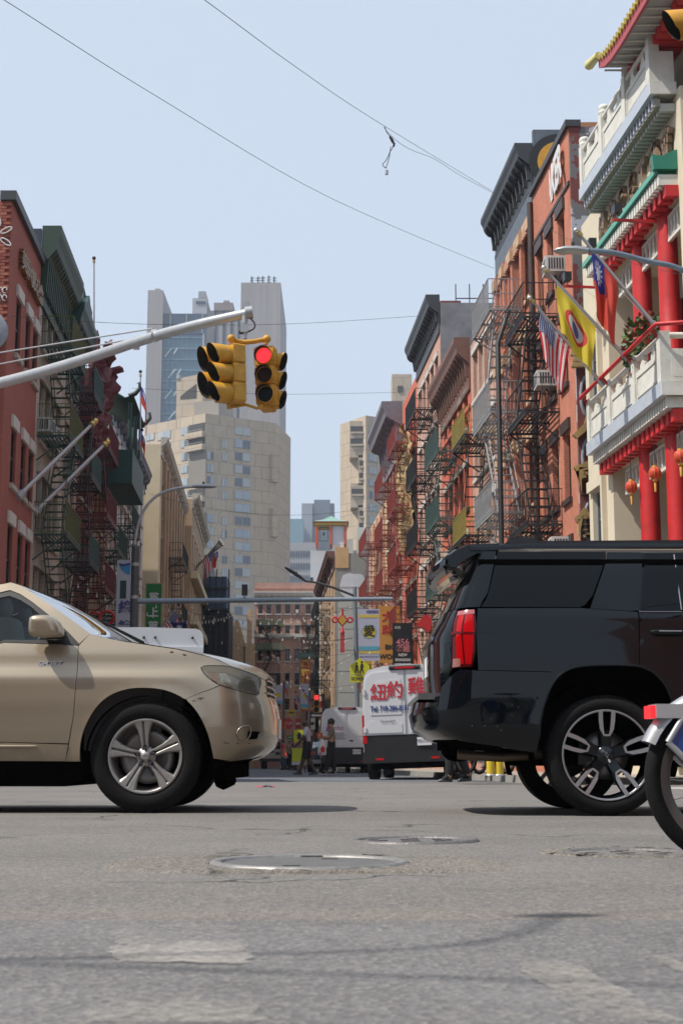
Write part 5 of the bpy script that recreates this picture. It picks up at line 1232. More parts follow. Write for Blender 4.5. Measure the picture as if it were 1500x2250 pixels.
# columns
for y in (28.5, 30.3):
    for z0, z1 in ((.3,7.1), (7.8,11.6)):
        q = T.mb(); q.lathe([(.27,z0),(.27,z0+.25),(.215,z0+.3),(.205,z0+2),(.20,z1)], 28, 'z', (y, -.12, 0)); q.build('column', m_tred, T.root)
def dentils(za, zb, o0, o1, n, y0, y1, mat, name, w=.06, parent=None):
    for k in range(n):
        y = y0+(y1-y0)*k/(n-1); q = T.mb(); q.box(y-w, y+w, o0, o1, za, zb); q.build(name, mat, parent or T.root)
def balustrade(z, o, y0, y1, posts, caps, parent):
    for k in range(len(posts)-1):
        a, b = posts[k]+.1, posts[k+1]-.1
        q = T.mb(); q.box(a, b, o-.14, o-.03, z, z+.64); pn = q.build('balustrade_panel', m_twhite, parent)
        for (c, d, e, f) in ((a+.08, b-.08, z+.08, z+.12), (a+.08, b-.08, z+.50, z+.54)): q = T.mb(); q.box(c, d, o-.03, o-.008, e, f); q.build('panel_moulding', m_twhite, pn)
        for c in (a+.08, b-.12): q = T.mb(); q.box(c, c+.04, o-.03, o-.008, z+.121, z+.499); q.build('panel_moulding', m_twhite, pn)
        for y in (a+(b-a)*.25, a+(b-a)*.72):
            q = T.mb(); q.prism([(y-.16,z+.64),(y+.16,z+.64),(y+.16,z+.72),(y+.09,z+.76),(y+.09,z+.88),(y-.09,z+.88),(y-.09,z+.76),(y-.16,z+.72)], o-.13, o-.04); q.build('scroll_block', m_twhite, pn)
        q = T.mb(); q.tube([(a, o-.085, z+.935), (b, o-.085, z+.935)], .065, 8); q.build('coping_rail', m_twhite, pn)
    for y in posts:
        q = T.mb(); q.box(y-.11, y+.11, o-.2, o+.01, z, z+1.02); p = q.build('post', m_twhite, parent)
        if caps: q = T.mb(); q.lathe([(.1,z+1.02),(.12,z+1.05),(.12,z+1.1),(.1,z+1.12),(.12,z+1.15),(.12,z+1.2),(.09,z+1.25),(.0001,z+1.25)], 16, 'z', (y, o-.095, 0)); q.build('post_cap', m_twhite, p)
for zl, caps in ((7.62, False), (13.80, True)):
    y0, y1 = (27.25, 32.8)
    q = T.mb(); q.box(y0, y1, 0.0, .50, zl-.24, zl-.06); slab = q.build('balcony_slab', m_twhite, T.root)
    q = T.mb(); q.box(y0-.02, y1+.02, .40, .53, zl-.28, zl); q.build('lip', m_lip, slab)
    q = T.mb(); q.box(y0-.06, y0-.021, 0, .53, zl-.28, zl-.02); q.build('end_lip', m_twhite, slab)
    balustrade(zl, .50, y0, y1, [y0+.12, 29.1, 30.95, y1-.12], caps, slab)
    for o_ in (.0,):
        q = T.mb(); q.box(y0, y0+.1, .02, .30, zl, zl+.66); q.build('end_panel', m_twhite, slab); q = T.mb(); q.box(y0-.004, y0+.004, .06, .26, zl+.1, zl+.55); q.build('panel_moulding', m_twhite, slab)
        q = T.mb(); q.tube([(y0+.05, .02, zl+.935), (y0+.05, .32, zl+.935)], .065, 8); q.build('coping_rail', m_twhite, slab)
# under the lower balcony
dentils(7.12, 7.34, .0, .40, 34, 27.35, 32.7, m_twhite, 'dentil', .055)
dentils(6.86, 7.10, .0, .28, 17, 27.4, 32.6, m_tred, 'red_joist', .09)
# under the upper balcony: sloping soffit of slats with gutter
q = T.mb(); q.box(27.3, 32.8, .30, .40, 13.30, 13.46); q.build('gutter', M('grey_brown_gutter', (.30,.27,.23), .6, var=.1, scale=4), T.root)
dentils(13.32, 13.52, .32, .44, 26, 27.4, 32.7, m_lip, 'gutter_bracket', .03)
dentils(13.20, 13.36, .0, .30, 30, 27.35, 32.75, m_slat, 'soffit_slat', .055)
# green eave of the loggia
q = T.mb(); q.prism([(-.0,12.18),(.40,12.02),(.40,11.94),(.36,11.90),(.0,11.90)], 27.45, 33.0, 'x'); ev = q.build('green_eave', m_tgreen, T.root)
q = T.mb(); q.box(27.4, 33.05, .38, .44, 11.92, 12.04); q.build('eave_edge', m_teal, ev)
q = T.mb(); q.prism([(-.02,12.40),(.1,12.36),(.30,12.26),(.5,12.28),(.48,11.98),(-.02,11.98)], 27.3, 27.44, 'x'); q.build('upturned_end', m_tgreen, ev)
dentils(11.66, 11.88, .0, .38, 32, 27.4, 32.9, m_twhite, 'dentil', .055); dentils(11.42, 11.65, .0, .26, 17, 27.4, 32.7, m_tred, 'red_joist', .09)
# fretwork between columns
for zz in (6.28, 10.85):
    for a, b in ((27.3, 28.28), (28.72, 30.08), (30.52, 31.88)):
        q = T.mb(); q.bar((a,-.1,zz), (b,-.1,zz), .07, .07); q.bar((a,-.1,zz+.5), (b,-.1,zz+.5), .05, .05)
        for k in range(6): y = a+(b-a)*k/5; q.bar((y,-.1,zz), (y,-.1,zz+.5), .035)
        for k in range(1, 5): y = a+(b-a)*k/5; q.bar((y,-.1,zz), (y+(b-a)/10,-.1,zz+.5), .03); q.bar((y+(b-a)/10,-.1,zz), (y,-.1,zz+.5), .03)
        q.build('fretwork', m_twhite, T.root)
for k, ch in enumerate('會商工良安約紐'):
    text(ch, .72, m_brownlt, T.root, T.world(27.75+.80*k, .05, 12.66)-T.root.location, rz=-pi/2, bold=.035, ext=.05, name='raised_character')
# red flag rail on the lower balcony
q = T.mb(); q.tube([(32.9,.62,8.72),(27.3,.62,8.72),(27.1,.62,8.72),(26.95,.0,8.72)], .045, 8); rl = q.build('red_rail', m_tred, T.root)
for y in (32.7, 31.0, 29.2, 27.4): q = T.mb(); q.tube([(y,.46,8.5),(y,.62,8.72)], .03, 6); q.build('rail_bracket', m_tred, rl)
# floodlights on red arms
for y in (28.4, 30.4, 32.6):
    q = T.mb(); q.bar((y,.1,11.3), (y,1.0,11.34), .06, .05); ar = q.build('lamp_arm', m_tred, T.root)
    q = T.mb(); q.box(y-.12, y+.12, .84, 1.0, 11.46, 11.66); q.build('floodlight', m_fblack, ar); q = T.mb(); q.tube([(y,.92,11.35),(y,.92,11.47)], .02, 6); q.build('lamp_stem', m_fe_grey, ar)
# corner pavilion roof with yellow tiles
q = T.mb(); q.box(26.6, 28.6, -4, -.25, 13.81, 15.9); q.build('pavilion', m_tcream, T.root)
prof_e = [(25.4,14.78), (25.9,14.76), (26.9,14.77), (27.6,14.78), (28.3,14.83), (28.8,14.92), (29.25,15.1)]
m_fas = M('fascia_red', (.38,.07,.08), .6, var=.15, scale=5); m_ytile = M('glazed_yellow_tile', (.52,.40,.06), .35, var=.2, scale=9)
yy = [p[0] for p in prof_e]
q = T.mb(); q.grid([[(y, .96, z), (y, .96, z+.22)] for y, z in prof_e]); q.grid([[(y, .90, z), (y, .90, z+.22)] for y, z in prof_e]); q.grid([[(y, .90, z), (y, .96, z)] for y, z in prof_e]); fas = q.build('eave_fascia', m_fas, T.root)
q = T.mb(); q.grid([[(y, .92, z+.21), (y, .3, z+.42), (y, -.4, z+.85), (y, -1.5, z+1.7)] for y, z in prof_e]); rf2 = q.build('pavilion_roof', m_ytile, T.root)
q = T.mb(); q.grid([[(y, .9, z+.02), (y, -.3, z+.10)] for y, z in prof_e]); q.build('soffit', M('soffit_grey', (.33,.32,.30), .8), rf2)
z_ = interp(prof_e, 29.25); q = T.mb(); q.add([(29.25,.95,z_),(29.25,-.3,z_+.1),(29.25,-.3,z_+.3),(29.25,.95,z_+.23)], [(0,1,2,3)]); q.build('end_fascia', m_fas, rf2)
for k in range(20):
    y = 25.5+3.7*k/19; z = interp(prof_e, y)
    q = T.mb(); q.tube([(y, 1.02, z+.24), (y, .5, z+.42), (y, 0, z+.66), (y, -.5, z+.98)], .065, 8); q.build('roll_tile', m_ytile, rf2)
q = T.mb(); q.tube([(29.1,1.0,15.32),(29.4,1.02,15.36),(29.75,1.03,15.42)], [.08,.09,.11], 8); q.build('ridge_end', M('pale_yellow_glaze', (.60,.55,.20), .4), rf2)
for k in range(11):
    y = 25.6+3.3*k/10; z = interp(prof_e, y); q = T.mb(); q.box(y-.13, y+.13, -.28, .42, z-.16, z+.06); q.build('red_bracket', m_tred, rf2); q = T.mb(); q.box(y+.18, y+.21, -.2, .88, z-.005, z+.03); q.build('rafter', m_twhite, rf2)
# lanterns
m_lan = M('lantern_silk_red', (.55,.03,.015), .6, var=.25, scale=14); m_lang = M('lantern_gold', (.60,.33,.06), .5)
for px, py, o_, lb in ((1386,1070,.25,'red paper lantern left of the columns under the lower balcony'), (1438,1040,.25,'red paper lantern between the two lower red columns'), (1494,1004,.25,'red paper lantern at the right picture edge')):
    y, z = T.fp(px, py, o_); c = T.world(y, o_, z); t = thing('lantern', lb, 'lantern', c, 'red lanterns under the temple balcony'); R_ = .125
    q = MB(); n = 20; prof = [(.05,.13)]+[(R_*cos(a)**.8, .13*sin(a)) for a in [1.2,.9,.6,.3,0,-.3,-.6,-.9,-1.2]]+[(.05,-.13)]; q.lathe(prof, n); q.build('shade', m_lan, t)
    for k in range(10): a = 2*pi*k/10; q = MB(); q.tube([(r*1.015*cos(a), r*1.015*sin(a), h) for r, h in prof], .004, 4); q.build('rib', m_lang, t)
    for h in (.14, -.14): q = MB(); q.lathe([(.0001,h-.02),(.055,h-.02),(.055,h+.02),(.0001,h+.02)], 14, smooth=False); q.build('cap', m_lang, t)
    q = MB(); q.tube([(0,0,.16),(0,0,.75)], .006, 4); q.build('cord', m_fblack, t); q = MB(); q.lathe([(.012,-.16),(.03,-.2),(.022,-.38)], 8); q.build('tassel', m_lang, t)
# bush on the balcony
pc = T.world(29.3, .18, 7.65); t = thing('potted_shrub', 'leafy potted shrub on the lower temple balcony', 'plant', pc)
q = MB(); q.lathe([(.0001,0),(.14,0),(.2,.4),(.22,.42),(.18,.42)], 16); q.build('pot', M('terracotta_pot', (.35,.14,.08), .8), t)
q = MB(); q.tube([(0,0,.3),(.02,.02,.8),(-.05,.05,1.5)], [.03,.025,.015], 6); q.tube([(0,0,.6),(.15,-.05,1.2)], .015, 5); q.build('stem', m_fbrown, t)
def leaves(n, c, rx, rz, size, mats, root, name='foliage', seed=1):
    rnd = random.Random(seed); qs = MB()
    for k in range(n):
        while True:
            a = Vector((rnd.uniform(-1,1), rnd.uniform(-1,1), rnd.uniform(-1,1)))
            if .25 < a.length < 1: break
        p = Vector(c)+Vector((a.x*rx, a.y*rx, a.z*rz)); d = (a+Vector((rnd.gauss(0,.5), rnd.gauss(0,.5), rnd.gauss(-.2,.5)))).normalized(); s_ = size*rnd.uniform(.6,1.3)
        u = d.cross(Vector((rnd.gauss(0,1), rnd.gauss(0,1), rnd.gauss(0,1)))).normalized()*s_*.32; qs.cm = rnd.randrange(len(mats))
        qs.add([p, p+d*s_*.5+u, p+d*s_, p+d*s_*.5-u], [(0,1,2,3)])
    o = qs.build(name, mats, root); o['kind'] = 'stuff'; return o
mlv = [M('leaf_dark', (.03,.075,.02), .5), M('leaf_mid', (.06,.13,.03), .5), M('leaf_light', (.13,.20,.05), .5), M('leaf_red', (.22,.05,.03), .5)]
leaves(520, (0,0,1.25), .40, .75, .16, mlv, t)

# ================================================================ FLAGS
class NX:
    """tiny node-expression helper"""
    def __init__(s, n, l, o): s.n, s.l, s.o = n, l, o
    def op(s, name, b=None, c=None):
        k = s.n.new('ShaderNodeMath'); k.operation = name; s.l.new(s.o, k.inputs[0])
        for i, q in ((1, b), (2, c)):
            if q is None: continue
            if isinstance(q, NX): s.l.new(q.o, k.inputs[i])
            else: k.inputs[i].default_value = q
        return NX(s.n, s.l, k.outputs[0])
    def __add__(s, b): return s.op('ADD', b)
    def __sub__(s, b): return s.op('SUBTRACT', b)
    def __mul__(s, b): return s.op('MULTIPLY', b)
    def lt(s, b): return s.op('LESS_THAN', b)
    def gt(s, b): return s.op('GREATER_THAN', b)
def cmix(n, l, f, a, b):
    k = n.new('ShaderNodeMix'); k.data_type = 'RGBA'; l.new(f.o, k.inputs[0])
    for i, q in ((6, a), (7, b)): (l.new(q, k.inputs[i]) if not isinstance(q, tuple) else setattr(k.inputs[i], 'default_value', (*q, 1)))
    return k.outputs[2]
def flag_mat(name, kind):
    m = bpy.data.materials.new(name); n, l = nt(m); b = n['Principled BSDF']; b.inputs['Roughness'].default_value = .7
    uv = n.new('ShaderNodeUVMap'); sx = n.new('ShaderNodeSeparateXYZ'); l.new(uv.outputs[0], sx.inputs[0]); u = NX(n, l, sx.outputs[0]); v = NX(n, l, sx.outputs[1])
    if kind == 'us':
        st = (u*13).op('FLOOR').op('MODULO', 2.0).lt(.5); c = cmix(n, l, st, (.62,.58,.58), (.55,.012,.025))
        can = u.lt(7/13)*v.lt(.4); star = ((u*(9/.54)).op('FRACT')-.5).op('POWER', 2.0)+((v*(11/.4)+(u*(9/.54)).op('FLOOR')*.5).op('FRACT')-.5).op('POWER', 2.0)
        cc = cmix(n, l, star.lt(.07), (.02,.035,.16), (.62,.62,.66)); c = cmix(n, l, can, c, cc)
    elif kind == 'roc':
        can = u.lt(.5)*v.lt(.5); du, dv = (u-.25)*4.0, (v-.25)*4.0; r2 = (du*du+dv*dv).op('SQRT'); ang = du.op('ARCTAN2', dv)
        ray_ = (ang*12).op('COSINE'); sun_ = r2.lt(.34); rays = (r2.gt(.4)*1.0)*((ray_*.16+.52)-r2).gt(0)
        cc = cmix(n, l, sun_+rays, (.03,.035,.26), (.66,.66,.7)); c = cmix(n, l, can, (.58,.055,.03), cc)
    elif kind == 'rocb':
        du, dv = (u-.5)*3.0, (v-.5)*3.0; r2 = (du*du+dv*dv).op('SQRT'); ang = du.op('ARCTAN2', dv); ray_ = (ang*12).op('COSINE')
        c = cmix(n, l, r2.lt(.34)+(r2.gt(.4)*1.0)*((ray_*.16+.52)-r2).gt(0), (.015,.02,.12), (.6,.6,.64))
    else:
        du, dv = (u-.5)*2.6, (v-.52)*3.4; r2 = (du*du+dv*dv).op('SQRT')
        c = cmix(n, l, r2.lt(.8), (.62,.50,.03), (.55,.04,.03)); c = cmix(n, l, r2.lt(.56), c, (.60,.58,.5)); c = cmix(n, l, (du*du*2.2+dv*dv).op('SQRT').lt(.40), c, (.08,.09,.30))
        k = n.new('ShaderNodeMix'); k.data_type = 'RGBA'; edge = v.lt(.05)
        c = cmix(n, l, edge, c, (.6,.6,.62))
    l.new(c, b.inputs['Base Color'])
    tr = n.new('ShaderNodeBsdfTranslucent'); l.new(c, tr.inputs[0]); mx = n.new('ShaderNodeMixShader'); mx.inputs[0].default_value = .35
    l.new(b.outputs[0], mx.inputs[1]); l.new(tr.outputs[0], mx.inputs[2]); l.new(mx.outputs[0], n['Material Output'].inputs[0]); return m
m_us = flag_mat('stars_and_stripes', 'us'); m_roc = flag_mat('red_flag_blue_canton', 'roc'); m_yel = flag_mat('yellow_association_flag', 'yel'); m_rocb = flag_mat('blue_sun_flag', 'rocb')
def flag(label, tipside, poleside, fly, mat, perp, seed=0, fold=.10, droop=.35, tag_=True, name='flag', squeeze=.35, nu=18, nv=26):
    """hoist edge runs along the pole from tipside to poleside; cloth leaves it along perp and droops"""
    rnd = random.Random(seed); A, Bp = Vector(tipside), Vector(poleside); c0 = A; me = bpy.data.meshes.new(name); vs = []; uvs = []
    perp = Vector(perp).normalized(); down = Vector((0,0,-1)); side = (Bp-A).cross(down); side = side.normalized() if side.length > 1e-6 else Vector((0,1,0))
    ph = [rnd.uniform(0, 6) for _ in range(4)]
    for j in range(nv):
        v = j/(nv-1)
        for i in range(nu):
            u = i/(nu-1); p0 = A.lerp(Bp, u); t = min(1, v/droop)
            d1 = min(v, droop)*fly; d2 = max(0, v-droop)*fly
            p = p0+(perp*(1-.45*t)+down*(.45*t)).normalized()*d1+down*d2
            ctr = A.lerp(Bp, .45)+(p-p0); k = squeeze*smoothstep(.1, 1, v); p = p.lerp(Vector((ctr.x, ctr.y, p.z)), k)
            f = fold*smoothstep(0, .5, v); p += side*f*(sin(u*9+ph[0]+v*2)+.5*sin(u*17+ph[1]-v*3))+perp*f*.35*sin(u*11+ph[2]+v*2)
            vs.append(p-c0); uvs.append((u, v))
    fs = [(j*nu+i, j*nu+i+1, (j+1)*nu+i+1, (j+1)*nu+i) for j in range(nv-1) for i in range(nu-1)]
    me.from_pydata([tuple(p) for p in vs], [], fs); uvl = me.uv_layers.new(name='UVMap')
    for lp in me.loops: uvl.data[lp.index].uv = uvs[lp.vertex_index]
    me.polygons.foreach_set('use_smooth', [True]*len(fs)); me.materials.append(mat)
    o = bpy.data.objects.new(name, me); o.location = c0; link(o); tag(o, label, 'flag'); return o
def tpole(lb, base_px, tip_px, ballm):
    y, z = T.fp(*base_px, .55); b = T.world(y, .55, z); tp = at(*tip_px, y+.05); flagpole(lb, b, tp, .04, .03, ballm, .055); return b, tp
b_, t_ = tpole('slanted flagpole holding the stars and stripes on the temple balcony', (1324,846), (1168,660), m_silver)
flag('stars and stripes flag hanging from the temple balcony', t_.lerp(b_, .12), t_.lerp(b_, .54), 1.12, m_us, (-.25,0,-1), 3, fold=.06, droop=.42, squeeze=.35)
b_, t_ = tpole('slanted flagpole holding the yellow association flag', (1377,789), (1199,594), m_silver)
yf = flag('yellow flag with red ring emblem beside the stars and stripes', t_.lerp(b_, .14), t_.lerp(b_, .62), 1.12, m_yel, (-.3,-.5,-1.2), 8, fold=.08, droop=.3, squeeze=.22)
b_, t_ = tpole('slanted flagpole holding the large red flag nearest the columns', (1440,718), (1270,512), m_silver)
flag('large red flag with blue canton and white sun by the red columns', t_.lerp(b_, .16), t_.lerp(b_, .50), 1.4, m_roc, (.05,-.2,-1), 5, fold=.09, droop=.15, squeeze=.30)

# ================================================================ TRAFFIC SIGNALS AND MAST ARMS
m_sig = M('signal_yellow', (.56,.28,.022), .5, var=.25, scale=7, dirt=.3); m_sigin = M('visor_inside_black', (.012,.012,.013), .7); m_galv = M('galvanised_steel', (.40,.41,.42), .42, .55, var=.12, scale=5, dirt=.1)
m_redon = M('red_led_lens', (.9,.03,.03), .3, emit=(1,.035,.045), est=2.2); m_ledbk = M('red_led_back', (.22,.005,.01), .3, emit=(.6,.005,.02), est=.35); m_dkamb = M('unlit_amber_lens', (.03,.008,.006), .5, spec=.15); m_dkgrn = M('unlit_green_lens', (.004,.01,.01), .5, spec=.15)
def signal(label, loc, rz, S, lit=None, nsec=3, vis=1.0, group=None, parent=None, name='traffic_signal', tilt=0, visor=True, lensr=.4):
    """S: section height; faces local -Y"""
    t = thing(name, label, 'traffic light', loc, group) if parent is None else parent
    L = Matrix.Translation(Vector(loc)-(t.location if parent else Vector(loc))) @ Matrix.Rotation(rz, 4, 'Z') @ Matrix.Rotation(tilt, 4, 'Y')
    def put(q, nm, mat, par=None):
        q.fm = lambda x, y, z: tuple(L @ Vector((x, y, z))); return q.build(nm, mat, par or t)
    R_ = S*lensr
    for k in range(nsec):
        zc = (nsec-1)/2*S-k*S; w_ = S*.52; q = MB(); h = S*.485
        q.prism([(-w_,zc-h+.02*S*3),(-w_+.05*S,zc-h),(w_-.05*S,zc-h),(w_,zc-h+.06*S),(w_,zc+h-.06*S),(w_-.05*S,zc+h),(-w_+.05*S,zc+h),(-w_,zc+h-.06*S)], 0, S*.62); body = put(q, 'housing', m_sig)
        q = MB(); q.prism([(-w_*.94,zc-h*.93),(w_*.94,zc-h*.93),(w_*.94,zc+h*.93),(-w_*.94,zc+h*.93)], -.035*S, -.001); door = put(q, 'door', m_sig, body if parent is None else t)
        q = MB(); q.lathe([(R_*1.12,-.036*S),(R_*1.12,-.07*S),(R_,-.07*S),(R_,-.03*S)], 28, 'y', (0,0,zc)); put(q, 'lens_ring', m_sig)
        on = lit == k
        q = MB(); q.lathe([(.0001,-.062*S),(R_*.5,-.058*S),(R_*.99,-.045*S)], 28, 'y', (0,0,zc)); ln = put(q, 'lens', (m_ledbk if on else (m_dkamb if k == 1 else m_dkgrn)))
        if on:
            q = MB(); cnt = 0
            for ring in range(1, 7):
                m_ = ring*6
                for j in range(m_): a = 2*pi*j/m_; rr = R_*.9*ring/6; q.disc((rr*cos(a), -.07*S, zc+rr*sin(a)), R_*.052, 'y', 6)
            o = put(q, 'led_dots', m_redon); o['kind'] = 'stuff'
        if visor:
            q = MB(); n = 24; L_ = S*.85*vis; rows = []
            for j in range(n+1):
                a = -pi/2-.0+2*pi*j/n; cut = 1.0 if sin(a) > -.55 else .92
                rows.append([(R_*1.14*cos(a), -.036*S, zc+R_*1.14*sin(a)), (R_*1.14*cos(a), -L_*(.80+.2*sin(a))*cut, zc+R_*1.14*sin(a))])
            q.grid(rows); put(q, 'visor', m_sig)
            q = MB(); q.grid([[(x*.975, y, zc+(z-zc)*.975) for x, y, z in r] for r in rows]); put(q, 'visor_lining', m_sigin)
        for zz in (zc+h*.6, zc-h*.6): q = MB(); q.box(w_, w_+.05*S, -.03*S, .04*S, zz-.03*S, zz+.03*S); put(q, 'hinge', m_sig)
    return t
SY = 24.5; K = SY/3247
c = at(582, 824, SY); S_ = 46*K
sigA = signal('yellow traffic light showing red hung from the left mast arm', c, radians(-13), S_, lit=0, vis=.45, lensr=.40, tilt=radians(-3))
c2 = at(506, 822, SY-.15); sigB = signal('yellow traffic light with three visors turned to the left', c2, radians(-62), 46*K, vis=1.4, tilt=radians(-4), lensr=.42)
c3 = at(482, 822, SY+.25); sigC = signal('yellow traffic light with two large visors turned to the left', c3, radians(-66), 62*K, nsec=2, vis=.95, tilt=radians(-4), lensr=.43)
c4 = at(600, 838, SY+.25); sigD = signal('yellow traffic light turned away to the right behind the red one', c4, radians(75), 46*K, vis=.8, tilt=radians(2), lensr=.40)
# mast arm with guy rods and pole on the left corner
pole_b = Vector((-9.2, 33.4, .13)); t = thing('signal_mast', 'long grey mast arm holding the yellow traffic lights, reaching in from the left', 'signal mast', pole_b)
pts_px = [(545,688,SY), (440,712,SY+.6), (330,742,SY+1.6), (200,785,SY+3.0), (90,818,SY+4.2), (0,842,SY+5.2), (-120,872,SY+6.6)]
A_ = [at(a, b, y)-pole_b for a, b, y in pts_px]; top_ = Vector((0,0,A_[-1].z-.4)); A_ += [A_[-1].lerp(top_, .6), top_]
q = MB(); q.tube(catmull(A_, 3), [.085+.05*i/24 for i in range(25)], 12); arm = q.build('mast_arm', m_galv, t)
q = MB(); q.lathe([(.24,0),(.22,.4),(.17,.6),(.14,A_[-1].z+1.6),(.0001,A_[-1].z+1.7)], 16); q.build('pole', m_galv, t)
for i, (pa, pb) in enumerate((((335,722,SY+1.6), (0,775,SY+5.2)), ((330,737,SY+1.6), (0,800,SY+5.2)))):
    a, b = at(*pa)-pole_b, at(*pb)-pole_b; q = MB(); q.tube([a, b, top_+Vector((0,0,1.2-.5*i))], .016, 6); q.build('guy_rod', m_galv, t)
q = MB(); q.tube([A_[0]+Vector((-.05,0,.0)), A_[0]+Vector((.08,0,.02))], .115, 12); q.build('end_cap', m_galv, arm)
q = MB(); q.box(A_[0].x-.08, A_[0].x+.02, A_[0].y-.06, A_[0].y+.06, A_[0].z+.1, A_[0].z+.2); q.build('clamp', m_galv, arm)
for px, py, yy in ((340,735,SY+1.5), (300,752,SY+2)): a = at(px, py+4, yy)-pole_b; q = MB(); q.tube([a-Vector((.05,0,-.012)), a+Vector((.05,0,.012))], .125, 12); q.build('band', m_galv, arm)
# hanger between arm and heads
h0 = at(538, 694, SY)-pole_b; h1 = at(538, 744, SY)-pole_b; q = MB(); q.tube([h0, h0.lerp(h1,.35)], .05, 8); q.tube([h0.lerp(h1,.3), h1], .035, 8); q.box(h0.x-.07, h0.x+.05, h0.y-.05, h0.y+.05, h0.lerp(h1,.5).z-.1, h0.lerp(h1,.5).z+.05); q.build('hanger', m_galv, t)
q = MB(); q.tube(catmull([at(548,697,SY)-pole_b, at(560,712,SY)-pole_b, at(555,724,SY)-pole_b, at(530,733,SY)-pole_b, at(526,728,SY)-pole_b, at(535,722,SY)-pole_b], 4), .014, 6); q.build('cable', m_fblack, t)
br = [at(508,744,SY-.1)-pole_b, at(522,750,SY)-pole_b, at(538,752,SY)-pole_b, at(560,750,SY)-pole_b, at(586,745,SY)-pole_b]
q = MB(); q.tube(br, .045, 8); brk = q.build('cross_bracket', m_sig, t)
for p in (br[0], br[-1]): q = MB(); q.smooth = True; q.ball(p, .075, 10, 7); q.build('bracket_ball', m_sig, brk)
q = MB(); q.tube([br[0], br[0]+Vector((.03,0,-.12))], .04, 8); q.build('drop_pipe', m_sig, brk); q = MB(); q.tube([br[-1], br[-1]+Vector((-.02,0,-.1))], .04, 8); q.build('drop_pipe', m_sig, brk)
lo = [at(500,880,SY-.1)-pole_b, at(500,896,SY-.1)-pole_b, at(540,889,SY)-pole_b, at(565,897,SY)-pole_b, at(578,890,SY)-pole_b]
q = MB(); q.tube(lo, .028, 8); q.build('lower_strut', m_sig, brk); q = MB(); q.tube([at(515,875,SY-.1)-pole_b, at(548,893,SY)-pole_b], .022, 6); q.build('lower_strut', m_sig, brk)
# signal at the upper right corner, close to the camera
c = at(1540, 52, 11.2); signal('yellow traffic light cut off by the upper right picture corner', c, radians(-97), .30, vis=1.25, lensr=.36, nsec=1)
tp = Vector((3.6, 8.0, 0)); t = thing('signal_mast', 'grey mast arm off the right edge carrying the upper right traffic light', 'signal mast', (9.5, 12.2, 0))
q = MB(); q.lathe([(.2,0),(.15,.5),(.12,7.3),(.0001,7.4)], 14); q.build('pole', m_galv, t)
q = MB(); q.tube([(0,0,6.2),(-3,-.5,6.8),(c.x-9.5,c.y-12.2,c.z+.95)], [.1,.08,.06], 10); q.tube([(c.x-9.5,c.y-12.2,c.z+.95),(c.x-9.5,c.y-12.2,c.z+.5)], .04, 8); q.build('mast_arm', m_galv, t)
# ================================================================ END OF THE STREET AND TOWERS
class Front(Bld):
    """building whose facade lies on an arbitrary vertical plane from P to Q (seen from the camera: P left, Q right)"""
    def __init__(s, name, label, P, Q, top, mat, depth=11, cat='building'):
        s.P = Vector((P[0], P[1], 0)); d = Vector((Q[0]-P[0], Q[1]-P[1], 0)); s.len = d.length; s.d = d.normalized(); s.n = Vector((s.d.y, -s.d.x, 0))
        s.ya, s.yb, s.top, s.mat, s.depth, s.sgn = 0, s.len, top, mat, depth, 1
        s.root = thing(name, label, cat, s.P+d/2); s.p = s.root
    def world(s, a, o, z): return s.P+s.d*a+s.n*o+Vector((0,0,z))
    def fm(s, a, o, z): return tuple(s.world(a, o, z)-s.root.location)
    def fp(s, px, py, o=0.0):
        r = ray(px, py); c = Vector((0,0,CAMH)); P0 = s.P+s.n*o; k = s.n.dot(P0-c)/s.n.dot(r); p = c+r*k; return (p-s.P).dot(s.d), p.z
    def rect(s, px0, px1, py0, py1):
        a, z1 = s.fp(px0, (py0+py1)/2); b, _ = s.fp(px1, (py0+py1)/2); _, za = s.fp((px0+px1)/2, py0); _, zb = s.fp((px0+px1)/2, py1); return (a, b, zb, za)
def pxw(px, Y): return (px-750)/3247*Y
# ---- red brick apartment house closing the street
R = Front('apartment_house', 'pinkish red brick apartment house closing the far end of the street', (pxw(556,128), 128), (pxw(690,128), 128), 15.6, brick('rose_brick', (.44,.21,.16), (.50,.26,.20), (.42,.29,.24), var=.2))
ws_ = []
for c_ in ((568,577), (586,595), (607,617), (627,637), (648,658), (672,682)):
    for r_ in ((1323,1348), (1374,1400), (1426,1452), (1479,1505), (1535,1560)): ws_.append(R.rect(c_[0], c_[1], r_[0], r_[1]))
ws_ = [(round(ws_[(i//5)*5][0],2), round(ws_[(i//5)*5][1],2), round(ws_[i % 5][2],2), round(ws_[i % 5][3],2)) for i in range(len(ws_))]
R.walls(ws_)
for wv in ws_: R.window(wv, m_fblack, sill=m_stone_l, lintel=m_stone, lh=.15)
R.cornice(14.2, 15.3, .5, m_stone_l, 10)
q = R.mb(); q.box(0, R.len, -.2, .1, 15.6, 16.1); q.build('parapet', MATS['rose_brick'], R.root)
q = R.mb(); q.box(0, R.len, 0, .2, 11.3, 11.6); q.build('string_course', m_stone_l, R.root)
R.escape(.4, 2.2, [12.2, 10.1, 8.0, 5.8], m_fe_black, 1.0); 
for z in (11.4, 9.3, 5.4): q = R.mb(); q.box(.2, 2.6, .5, 1.0, z+.8, z+1.4); q.build('window_box', M('faded_green', (.12,.13,.08), .8), R.root)
R.escape(4.2, 5.2, [12.2, 10.1, 8.0, 5.8], m_fe_black, .9)
for k, wv in enumerate(ws_[12:24:2]): q = R.mb(); q.box(wv[0]+.08, wv[1]-.08, -.1, .3, wv[2]+.02, wv[2]+.32); q.build('window_unit', m_fwhite, R.root)
